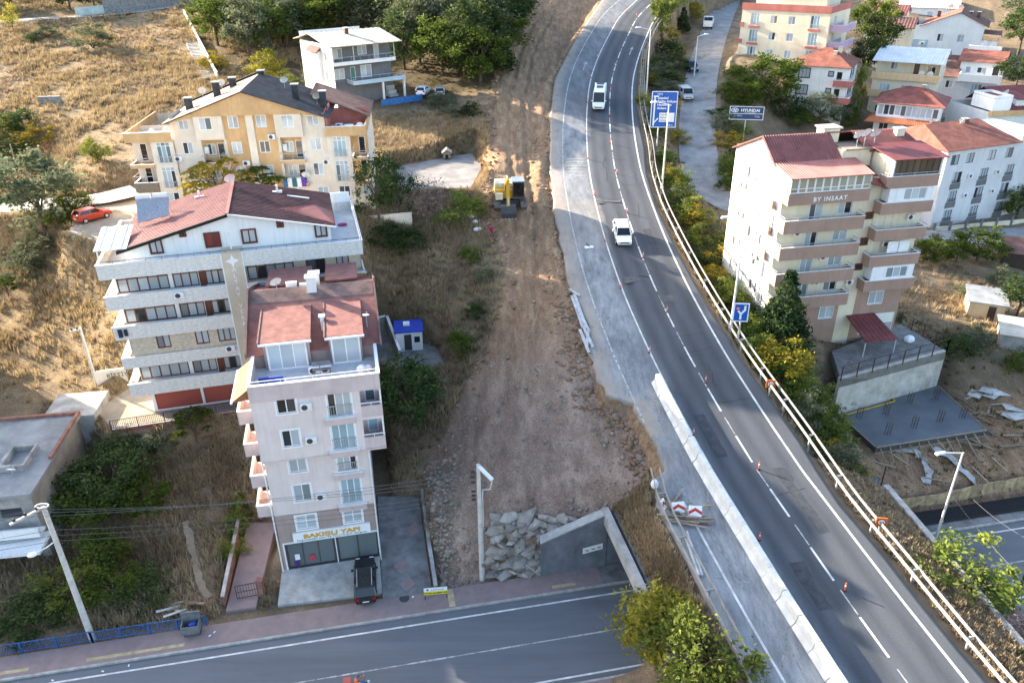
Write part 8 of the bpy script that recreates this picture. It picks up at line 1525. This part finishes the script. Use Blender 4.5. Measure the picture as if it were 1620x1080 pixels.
# ================================================================ vehicles
def loft(m, secs):
    n = len(secs[0]); b = len(m.v)
    for s in secs: m.v += [tuple(p) for p in s]
    for i in range(len(secs)-1):
        for j in range(n): m.f.append((b+i*n+j, b+i*n+(j+1)%n, b+(i+1)*n+(j+1)%n, b+(i+1)*n+j)); m.mi.append(0)
    m.f.append(tuple(range(b+n-1,b-1,-1))); m.f.append(tuple(range(b+(len(secs)-1)*n, b+len(secs)*n))); m.mi += [0,0]; return m
def car(label, loc, heading, paint, L=4.4, W=1.82, H=1.62, body=None, roof=None, cat='car', name='parked_car', van=False, group=None, pitch=0, rails=False):
    """heading: direction of the bonnet in degrees from +x; body = (y, top z) profile front to rear, roof = windscreen foot/top, rear top/foot"""
    o = thing(name, label, cat, loc, R(heading-90), group); o.rotation_euler = (R(pitch),0,R(heading-90)); w = W/2
    hl = L/2
    body = body or [(hl,.62),(hl-.12,.78),(hl-1.15,.98),(hl-1.5,1.02),(-hl+.55,1.06),(-hl+.1,1.0),(-hl,.72)]
    secs = []
    for (y,zt) in body:
        k = 1-.13*abs(y/hl)**5; ww = w*k; zb = .24+.14*abs(y/hl)**6
        secs.append([(-ww*.9,y,zb),(ww*.9,y,zb),(ww,y,zb+.16),(ww,y,zt-.16),(ww*.93,y,zt),(-ww*.93,y,zt),(-ww,y,zt-.16),(-ww,y,zb+.16)])
    loft(MB(), secs).build('body', paint, o, smooth=False)
    a0,a1,b1,b0 = roof or (hl-1.15, hl-1.85, -hl+.55, -hl+.12); zb = 1.0 if not van else 1.25; rw = w*.74 if not van else w*.84; bw = w*.92
    g = [[(-bw,a0,zb-.05),(bw,a0,zb-.05),(bw*.98,a0,zb+.02),(-bw*.98,a0,zb+.02)],[(-bw,a1,zb-.05),(bw,a1,zb-.05),(rw,a1,H-.05),(-rw,a1,H-.05)],[(-bw,b1,zb-.05),(bw,b1,zb-.05),(rw,b1,H-.05),(-rw,b1,H-.05)],[(-bw,b0,zb-.05),(bw,b0,zb-.05),(bw*.97,b0,zb+.05),(-bw*.97,b0,zb+.05)]]
    loft(MB(), g).build('glasshouse', 'car_glass', o)
    MB().hexa([(-rw-.03,a1+.06,H-.07),(rw+.03,a1+.06,H-.07),(rw+.03,b1-.05,H-.07),(-rw-.03,b1-.05,H-.07)],[(-rw*.93,a1-.02,H),(rw*.93,a1-.02,H),(rw*.93,b1+.05,H),(-rw*.93,b1+.05,H)]).build('roof', paint, o)
    for s in (-1,1):
        MB().bar((s*bw*.99,a0+.02,zb),(s*(rw+.02),a1,H-.04),.09).build('pillar',paint,o); MB().bar((s*bw*.99,b0,zb),(s*(rw+.02),b1,H-.04),.16).build('pillar',paint,o); MB().bar((s*(bw+.01),(a1+b1)/2+.1,zb-.02),(s*(rw+.03),(a1+b1)/2+.1,H-.05),.08).build('pillar',paint,o)
        if van: MB().hexa([(s*(bw+.012),(a1+b1)/2-.2,zb-.04),(s*(bw+.012),b1,zb-.04),(s*(rw+.045),b1,H-.1),(s*(rw+.045),(a1+b1)/2-.2,H-.1)],[(s*(bw+.03),(a1+b1)/2-.2,zb-.04),(s*(bw+.03),b1,zb-.04),(s*(rw+.06),b1,H-.1),(s*(rw+.06),(a1+b1)/2-.2,H-.1)]).build('side_panel',paint,o)
        MB().box(min(s*w,s*(w+.17)),a0-.45,zb-.02,max(s*w,s*(w+.17)),a0-.3,zb+.14).build('mirror',paint,o)
        MB().box(s*w*.62-.17,hl-.13,.64,s*w*.62+.17,hl+.005,.78).build('headlight','lamp_clear',o); MB().box(s*w*.72-.13,-hl-.012,.74,s*w*.72+.13,-hl+.1,.98).build('tail_light','lamp_red',o)
        for yy in (hl-.82,-hl+.8):
            t = link('wheel', cached('tyre', lambda: MB().cyl((-.11,0,0),(.11,0,0),.33,.33,18).mesh('wheel','rubber')), o, (s*(w-.1),yy,.33)); link('rim', cached('rim', lambda: MB().cyl((-.125,0,0),(.125,0,0),.2,.2,12).mesh('rim','galvanised')), t)
        if rails: MB().bar((s*(rw*.86),a1-.2,H+.06),(s*(rw*.86),b1+.1,H+.06),.05).build('roof_rail','galvanised',o)
    MB().box(-.26,-hl-.02,.52,.26,-hl-.005,.64).build('number_plate','plate',o); MB().box(-.26,hl+.005,.42,.26,hl+.02,.53).build('number_plate','plate',o); MB().box(-w*.55,hl-.03,.5,w*.55,hl+.004,.68).build('grille','dark_metal',o)
    return o
VB = [(3,.75),(2.9,.95),(2.3,1.25),(1.9,1.3),(-2.9,1.32),(-3,1.2)]
p, q = (13.87,124.98,15.06), (14.91,131.72,16.5); hd_ = math.degrees(math.atan2(p[1]-q[1],p[0]-q[0]))
car('white minibus driving towards the viewer on the highway', (14.33,127.8,15.66), hd_, 'car_white', 6.0, 2.0, 2.65, VB, (2.35,1.75,-2.75,-2.95), 'van', 'minibus', True, pitch=-8)
MB().box(-.5,-.9,2.655,.5,-.2,2.8).build('roof_hatch','dark_metal',bpy.data.objects['minibus']); MB().box(-.6,-2.4,2.655,.6,-1.9,2.75).build('roof_unit','dark_metal',bpy.data.objects['minibus'])
p, q = (13.27,84.7,8.06), (13.26,90.2,8.95); hd_ = math.degrees(math.atan2(p[1]-q[1],p[0]-q[0]))
car('white sport utility car driving towards the viewer on the highway', (13.09,86.87,8.41), hd_, 'car_white', 4.5, 1.85, 1.68, name='moving_car', pitch=-8, rails=True)
x,y,z = (-12.36,47.92,-7.2); car('black sport utility car parked nose first at the shop', (x,y,z-.0), 100, 'car_black', 4.5, 1.85, 1.66, name='parked_car', rails=True, pitch=5)
x,y,z = (-50.73,91.04,10); car('red car parked in the dusty hillside yard', (x,y,10.0), 52, 'car_red', 4.2, 1.75, 1.5)
car('white hatchback parked beside the wood above the gravel yard', (-14.43,135.32,16.13), 80, 'car_white', 4.0, 1.7, 1.5); car('silver car parked next to the white hatchback under the trees', (-11.64,134.83,16.09), 95, 'car_silver', 4.1, 1.7, 1.48)
car('silver people carrier parked on the lane, the upper of two', (34.36,154.18,16.55), -84, 'car_blue', 4.4, 1.8, 1.75, van=False); car('pale grey van parked on the lane, the lower of two', (30.63,139.86,14.19), -88, 'car_silver', 4.8, 1.9, 1.95, VB and [(2.4,.7),(2.3,.9),(1.6,1.15),(1.3,1.2),(-2.3,1.22),(-2.4,1.1)], (1.7,1.05,-2.2,-2.35), 'van', 'parked_van', True)
def truck():
    o = thing('parked_truck','white flatbed truck parked at the top of the lane','truck',(44.94,188.44,20.36),R(-105-90)); 
    loft(MB(),[[(-1,y,.5),(1,y,.5),(1,y,z),(-1,y,z)] for y,z in ((2.9,1.4),(2.75,1.7),(2.3,2.5),(1.2,2.55))]).build('cab','car_white',o); MB().hexa([(-.9,2.78,1.72),(.9,2.78,1.72),(.9,2.36,2.42),(-.9,2.36,2.42)],[(-.9,2.82,1.74),(.9,2.82,1.74),(.9,2.4,2.44),(-.9,2.4,2.44)]).build('windscreen','car_glass',o)
    MB().box(-1.1,-3,.8,1.1,1.1,.95).build('load_bed','dark_metal',o)
    for c in ((-1.1,-3,.95,-1.04,1.1,1.5),(1.04,-3,.95,1.1,1.1,1.5),(-1.04,-3,.95,1.04,-2.94,1.5),(-1.04,1.04,.95,1.04,1.1,1.7)): MB().box(*c).build('side_board','car_white',o)
    for c in ((-.6,-1.8,.95,.5,-.2,1.7),(-.8,-.1,.95,.2,.8,2.0)): MB().box(*c).build('crate','white_cloth',o)
    for s in (-1,1):
        for yy in (2.0,-1.8): link('wheel', cached('ttyre', lambda: MB().cyl((-.15,0,0),(.15,0,0),.42,.42,16).mesh('wheel','rubber')), o, (s*.85,yy,.42))
        MB().box(s*.7-.15,2.88,.75,s*.7+.15,2.93,.95).build('headlight','lamp_clear',o)
truck()
def excavator():
    x,y,z = (-0.14,94.32,10.05); o = thing('excavator','yellow tracked excavator with its boom lowered on the dug up track','excavator',(x,y,z+.02),R(4)); o.scale = (1.22,1.22,1.22)   # front towards -y
    tr = [(-1.9,.45),(-1.6,.06),(1.6,.06),(1.9,.45),(1.65,.85),(-1.65,.85)]
    for s in (-1,1):
        c = 1.32*s; t = MB().hexa([(c-.3,a,b) for a,b in tr],[(c+.3,a,b) for a,b in tr]).build('track','track_grey',o)
        for i in range(9): MB().box(c-.32,-1.6+i*.38,.84,c+.32,-1.42+i*.38,.91).build('track_shoe','track_grey',t)
        for yy in (-1.4,1.4): MB().cyl((c-.34,yy,.45),(c+.34,yy,.45),.3,.3,12).build('sprocket','dark_metal',t)
    MB().box(-1,-1.0,.4,1,1.0,.9).build('undercarriage','dark_metal',o); MB().cyl((0,0,.9),(0,0,1.1),.7,.7,14).build('turntable','dark_metal',o)
    MB().box(-1.45,-.9,1.1,1.45,1.6,1.9).build('house','digger_yellow',o); loft(MB(),[[(-1.45,yy,1.1),(1.45,yy,1.1),(1.4,yy,zt),(-1.4,yy,zt)] for yy,zt in ((1.1,2.35),(2.0,2.3),(2.35,1.9))]).build('counterweight','digger_cream',o); MB().box(-1.4,.2,1.901,1.4,1.1,2.3).build('engine_cover','digger_cream',o)
    MB().box(.25,-1.5,1.15,1.4,.15,2.9).build('cab','dark_metal',o); MB().box(.33,-1.525,1.45,1.32,-1.505,2.8).build('windscreen','car_glass',o); MB().box(1.405,-1.35,1.7,1.42,.0,2.75).build('side_window','car_glass',o); MB().box(.22,-1.55,2.9,1.43,.2,2.98).build('cab_roof','blue_grey2',o)
    MB().box(-1.45,-1.5,1.15,-.75,-.9,1.75).build('tool_box','digger_cream',o)
    bx = -.35
    m = MB(); pf = [(-.5,1.5),(-.2,1.95),(-2.0,3.5),(-3.0,3.4),(-3.1,3.1),(-2.1,2.95)]; m.hexa([(bx-.2,a,b) for a,b in pf],[(bx+.2,a,b) for a,b in pf]); m.build('boom','digger_yellow',o)
    m = MB(); pf = [(-2.75,3.75),(-3.2,3.6),(-3.75,1.2),(-3.45,1.15)]; m.hexa([(bx-.15,a,b) for a,b in pf],[(bx+.15,a,b) for a,b in pf]); m.build('stick','digger_yellow',o)
    MB().cyl((bx,-1.0,2.0),(bx,-2.3,3.2),.07,.07,8).build('hydraulic_ram','steel',o); MB().cyl((bx,-2.1,3.75),(bx,-2.9,3.75),.07,.07,8).build('hydraulic_ram','steel',o); MB().cyl((bx,-3.2,2.6),(bx,-3.75,1.4),.06,.06,8).build('hydraulic_ram','steel',o)
    m = MB(); pf = [(-3.3,1.25),(-3.85,1.2),(-4.2,.6),(-4.1,.08),(-3.5,.05),(-3.2,.5)]; m.hexa([(bx-.75,a,b) for a,b in pf],[(bx+.75,a,b) for a,b in pf])
    b = m.build('bucket','dark_metal',o)
    for i in range(5): MB().box(bx-.7+i*.33,-4.35,.0,bx-.6+i*.33,-4.1,.12).build('tooth','steel',b)

excavator()
# ================================================================ people
def figure(name, label, loc, rz, joints, edges, radii, mats, zones, cat='person', scale=1.0):
    """one continuous body grown over a posed skeleton; zones colour it by clothing"""
    me = bpy.data.meshes.new('body'); me.from_pydata(joints, edges, []); ob = bpy.data.objects.new('tmp', me); COL.objects.link(ob)
    sk = ob.modifiers.new('s','SKIN'); sk.use_smooth_shade = True
    for i,rv in enumerate(radii): me.skin_vertices[0].data[i].radius = (rv, rv); me.skin_vertices[0].data[i].use_root = (i == 0)
    sb = ob.modifiers.new('u','SUBSURF'); sb.levels = 1; dg = bpy.context.evaluated_depsgraph_get(); m2 = bpy.data.meshes.new_from_object(ob.evaluated_get(dg)); bpy.data.objects.remove(ob)
    m2.materials.clear()
    for q in mats: m2.materials.append(MATS[q])
    for pl_ in m2.polygons: pl_.material_index = zones(pl_.center)
    o = thing(name, label, cat, loc, rz); link('body', m2, o); return o
J = [(0,0,.95),(0,.02,1.2),(0,.02,1.42),(0,.0,1.52),(0,-.02,1.62),(0,-.02,1.74),(-.2,.02,1.4),(-.25,-.02,1.12),(-.2,-.2,.92),(-.19,-.26,.84),(.2,.02,1.4),(.26,.02,1.12),(.27,-.1,.88),(.27,-.14,.79),(-.1,0,.9),(-.12,-.16,.5),(-.12,-.05,.08),(-.12,-.2,.04),(.1,0,.9),(.11,.02,.48),(.12,.2,.1),(.12,.08,.04)]
E_ = [(0,1),(1,2),(2,3),(3,4),(4,5),(2,6),(6,7),(7,8),(8,9),(2,10),(10,11),(11,12),(12,13),(0,14),(14,15),(15,16),(16,17),(0,18),(18,19),(19,20),(20,21)]
RD = [.15,.14,.16,.06,.09,.075,.07,.05,.04,.035,.07,.05,.04,.035,.1,.075,.05,.04,.1,.075,.05,.04]
wk = figure('person','person in a magenta top walking on the earth beside the excavator bucket',(-2.37,88.44,7.99),R(20),J,E_,RD,['cloth_magenta','cloth_dark','skin'],lambda c: 2 if c.z > 1.5 or (abs(c.x) > .16 and c.z < .95) else (0 if c.z > .62 else 1))
MB().ball((0,.01,1.74),(.1,.11,.09),10,6).build('hair','hair',wk,True)
def motorbike():
    x,y,z = (-11.22,37.81,-7.5); rz = R(11); o = thing('motorbike','blue motorcycle with a red delivery box on the lower street','motorcycle',(x,y,ZS),rz)   # heading +x
    for u in (-.68,.68): t = MB().cyl((u,-.06,.3),(u,.06,.3),.3,.3,18).build('wheel','rubber',o); MB().cyl((u,-.065,.3),(u,.065,.3),.18,.18,12).build('rim','galvanised',t)
    loft(MB(),[[(u,-w,.45),(u,w,.45),(u,w*.7,h),(u,-w*.7,h)] for u,w,h in ((-.75,.1,.72),(-.2,.14,.78),(.15,.17,.95),(.5,.14,1.0),(.7,.08,.8))]).build('fairing','car_bluebike',o); MB().box(-.75,-.12,.78,.0,.12,.86).build('seat','rubber',o); MB().bar((.45,-.36,1.08),(.45,.36,1.08),.04).build('handlebar','dark_metal',o); MB().bar((.68,0,.3),(.5,0,1.05),.07).build('fork','steel',o); MB().ball((.72,0,.95),(.1,.12,.1),8,6).build('headlight','lamp_clear',o)
    bxo = MB().box(-1.0,-.26,.88,-.52,.26,1.38).build('delivery_box','sign_red2',o); MB().box(-1.02,-.28,1.38,-.5,.28,1.44).build('lid','sign_red2',bxo)
    for s in (-1,1): MB().ball((.42,s*.34,1.25),(.02,.07,.05),8,5).build('mirror','steel',o)
    Jr = [(-.25,0,.95),(-.2,0,1.2),(-.12,0,1.42),(-.06,0,1.52),(-.02,0,1.62),(0,0,1.72),(-.08,.2,1.4),(.1,.3,1.2),(.35,.3,1.12),(.45,.3,1.1),(-.08,-.2,1.4),(.1,-.3,1.2),(.35,-.3,1.12),(.45,-.3,1.1),(-.22,.12,.9),(.2,.2,.82),(.05,.18,.42),(.18,.18,.36),(-.22,-.12,.9),(.2,-.2,.82),(.05,-.18,.42),(.18,-.18,.36)]
    rd = figure('person','person in an orange jacket and dark helmet riding the motorcycle',(x,y,ZS),rz,Jr,E_,RD,['cloth_orange','cloth_dark','skin'],lambda c: 1 if c.z < .98 else (2 if c.x > .38 or c.z > 1.52 else 0))
    MB().ball((0,0,1.7),(.15,.14,.15),12,8).build('helmet','helmet_grey',rd,True); MB().ball((.07,0,1.69),(.1,.11,.06),10,6).build('visor','car_glass',rd,True)

motorbike()
# ================================================================ street clutter
o = thing('waste_bin','open grey metal waste container with a blue bag at the kerb','waste container',(-25.12,43.22,-7.36),R(10))
for c in ((-.65,-.45,.25,.65,-.4,1.05),(-.65,.4,.25,.65,.45,1.2),(-.65,-.4,.25,-.6,.4,1.1),(.6,-.4,.25,.65,.4,1.1),(-.6,-.4,.25,.6,.4,.3)): MB().box(*c).build('side','bin_grey',o)
MB().box(-.7,.42,1.2,.7,.5,1.75).build('lid','bin_grey',o); MB().ball((.15,0,.85),(.35,.25,.2),8,5).build('blue_bag','tarp_blue',o)
for s in (-.55,.55): MB().cyl((s,-.3,.12),(s,.3,.12),.1,.1,8).build('castor','rubber',o)
br = fence('blue_railing','blue painted railing along the pavement by the weedy lot',[st_pt(-43,2.45,.14),st_pt(-33,2.45,.14),st_pt(-24.6,2.4,.14)],1.0,2.3,'blue_paint',.16,rails=(1.0,.12),post=.1)
rr = random.Random(4)
for i,p in enumerate([(-28.26,45.78,-7.46),(-27.68,46.02,-7.44),(-27,45.55,-7.51),(-26.53,45.2,-7.56),(-26.4,46.02,-7.46),(-27.78,45.31,-7.52),(-25.81,45.79,-7.5),(-27.01,44.84,-7.59)]): tag(MB().box(-.9,-.1,0,.9,.1,.06).build('board','panel_grey' if i%2 else 'wood',None,loc=(p[0],p[1],p[2]+.2+.06*i),rot=(R(rr.uniform(-15,15)),R(rr.uniform(-15,15)),rr.uniform(-.6,.8))),'discarded board in the junk behind the blue railing','board','junk behind the blue railing')
tag(MB().cyl((0,0,.14),(0,0,.155),.42,.42,16).build('manhole_cover','dark_metal',None,loc=(-9.01,46.5,-7.5)),'round dark manhole cover in the pavement near the black car','manhole cover')
for i,p in enumerate([(-4.75,92.04,9.23),(-4.34,91.13,8.89),(-4,89.8,8.39)]): tag(MB().ball((0,0,.25),(.35+.2*(i==2),.28,.28),8,6).build('white_sack','white_cloth',None,loc=p),('white sack under the bush beside the track, upper one','white sack under the bush beside the track, middle one','larger white sack beside the track nearest the walking person')[i],'sack')
# loose trash on the street kerb
for i,(a,b) in enumerate(((-31.6,-.5),(-35,-.6),(-37.5,-.4),(-29.8,-.35),(-24.2,1.2),(-23.9,1.5),(-8.4,2.0))): tag(MB().hexa([(-.1,-.06,0),(.12,-.05,0),(.1,.07,0),(-.09,.06,0)],[(-.06,-.03,.05),(.08,-.02,.06),(.05,.04,.04),(-.05,.03,.06)]).build('litter','white_cloth',None,loc=st_pt(a,b,.005 if b < 0 else .145),rot=(0,0,a)),'scrap of white litter near the kerb','litter','scraps of litter at the kerb')
# things on roofs and balconies
def on(b, name, label, cat, mb, mt, loc, rz=0, group=None):
    w = b.root.matrix_basis @ Vector(loc); o = mb.build(name, mt, None, loc=w, rot=(0,0,b.root.rotation_euler.z+rz)); return tag(o, label, cat, group)
on(pk,'blue_mattress','blue covered day bed on the roof terrace of the pink block','day bed',MB().box(-.9,-.5,0,.9,.5,.35).box(-.9,.35,.35,.9,.5,.7),'tarp_blue',(1.5,.5,17.43)); on(pk,'patio_table','small dark table on the roof terrace','table',MB().box(-.6,-.3,.62,.6,.3,.68).box(-.55,-.25,0,-.5,-.2,.62).box(.5,-.25,0,.55,-.2,.62).box(-.55,.2,0,-.5,.25,.62).box(.5,.2,0,.55,.25,.62),'dark_wood',(4.4,-.3,17.43)); on(pk,'garden_bench','patterned bench against the attic wall of the roof terrace','bench',MB().box(-.7,-.25,.4,.7,.25,.5).box(-.7,.2,.5,.7,.27,.95).box(-.65,-.2,0,-.58,.2,.4).box(.58,-.2,0,.65,.2,.4),'concrete_dark',(5.2,1.9,17.43)); on(pk,'white_crate','white bundles in the corner of the roof terrace','bundle',MB().ball((0,0,.35),(.4,.3,.35),8,6).ball((.5,.1,.3),(.3,.25,.3),8,6),'white_cloth',(8.2,1.3,17.43))
for k in range(2): ac_unit(pk.root,(4.6+.9*k,2.2,17.43))
for i,(u,w) in enumerate(((12.9,9.2),(14.2,9.2))): on(by,'bed_sheet','white sheet drying on a balcony of the cream block','laundry',MB().box(-.6,-.02,0,.6,.02,1.3),'white_cloth',(u,.35,w+.9),0,'sheets drying on the cream block')
for i in range(5): on(oc,'drying_cloth','dark laundry hanging from a balcony rail of the ochre block','laundry',MB().box(-.25,-.02,0,.25,.02,1.1),'laundry_blue' if i not in (1,3) else 'white_cloth',(17.5+i*.55,-.2,2.55),0,'laundry on the ochre block')
rr = random.Random(8)
for i in range(16): s = rr.uniform(.25,.6); on(oc,'stored_bundle','pale bundle in the clutter on the roof terrace of the ochre block','bundle',MB().ball((0,0,s*.6),(s,s*.8,s*.7),8,5) if i%3 else MB().box(-s,-s*.6,0,s,s*.6,s*1.1),('white_cloth','white_cloth','panel_grey','laundry_red')[i%4],(rr.uniform(.7,4.8),rr.uniform(.6,4.6),8.66),rr.random()*3,'bundles on the ochre block terrace')
on(oc,'plastic_chair','white plastic table on the right roof terrace of the ochre block','table',MB().box(-.5,-.5,.65,.5,.5,.7).box(-.45,-.45,0,-.4,-.4,.65).box(.4,.4,0,.45,.45,.65).box(-.45,.4,0,-.4,.45,.65).box(.4,-.45,0,.45,-.4,.65),'white_metal',(25.6,1.4,8.66)); on(oc,'stored_bundle','red bundle on the right roof terrace of the ochre block','bundle',MB().ball((0,0,.4),(.6,.4,.4),8,5),'laundry_red',(26.4,3.4,8.66)); on(oc,'stored_bundle','grey bundle beside the red one on the right roof terrace','bundle',MB().ball((0,0,.4),(.5,.45,.4),8,5),'white_cloth',(26.8,2.2,8.66)); on(al,'red_cushion','red cushion lying on the empty roof terrace of the white block','cushion',MB().ball((0,0,.12),(.5,.35,.12),10,5),'laundry_red',(21.5,7.2,15.0)); on(al,'drying_rack','small drying rack with dark clothes on a balcony of the white block','laundry',MB().box(-.4,-.05,0,-.05,.05,.8).box(.1,-.05,.1,.4,.05,.75),'cloth_dark',(.8,-.15,8.9))
on(by,'white_bundle','white bundle beside the potted bush on the garden terrace','bundle',MB().ball((0,0,.4),(.6,.5,.45),8,6),'white_cloth',(16.6,-1.0,-.2))
for b_, spots in ((pk,((3.9,-1.01,13.2),(3.9,-1.01,16.2),(3.9,-.01,7.0))),(oc,((5.5,.59,6.0),(13.2,.59,5.2),(16.6,.59,8.2),(22.6,.59,5.0),(11.4,.59,3.0))),(al,((9.6,-.01,6.2),(15.5,-.01,12.1),(19.0,-.01,9.0))),(by,((2.2,1.28,12.6),(5.4,1.28,6.9),(12.6,1.28,10.6),(14.8,1.28,13.4),(9.3,1.33,6.5)))):
    for q in spots: b_.ac(*q)
rr = random.Random(21)
for i in range(14):
    w = (13.45,10.6,7.75,4.9)[i%4]; on(by,'balcony_chair','plastic chair or pot on a balcony of the cream block','chair',MB().box(-.22,-.22,.38,.22,.22,.43).box(-.22,.18,.43,.22,.22,.85).box(-.2,-.2,0,-.15,-.15,.38).box(.15,-.2,0,.2,-.15,.38).box(-.2,.15,0,-.15,.2,.38).box(.15,.15,0,.2,.2,.38),('white_metal','terracotta','blue_paint')[i%3],(rr.uniform(.5,8.2),.7,w+.01),rr.random()*6,'chairs on the balconies of the cream block')
for i,p in enumerate([(35.52,69.9,-4.2),(36.26,70.27,-3.8),(37.2,70.65,-3.74),(39.85,71.78,-3.43),(41.44,72.46,-3.15),(44.27,73.53,-4.31),(47.25,75.31,-4.44),(47.91,74.08,-4.69),(48.33,72.28,-4.41),(48.62,70.33,-4.63),(48.81,68.7,-4.77),(49.01,67.22,-4.81),(48.84,65.02,-5.02),(45.45,62.72,-5.26),(43.08,63,-5.2),(39.9,62.17,-5.32),(37.52,61.72,-5.26),(35.62,60.86,-5.28),(40.22,59.26,-6),(44.56,59.64,-5.74),(46.89,60.76,-5.35),(37.19,57.5,-6.8),(41.06,58.04,-6.99)]):
    if ppdist(np.array([p[0]]),np.array([p[1]]),TERR)[0] > 2.6: tag(MB().box(-1.3,-.08,0,1.3,.08,.06).build('plank','wood',None,loc=(p[0],p[1],p[2]+.1),rot=(R(rr.uniform(-6,6)),R(rr.uniform(-12,12)),rr.uniform(-1.6,1.6))),'loose grey timber plank lying on the building site','plank','loose planks on the building site')
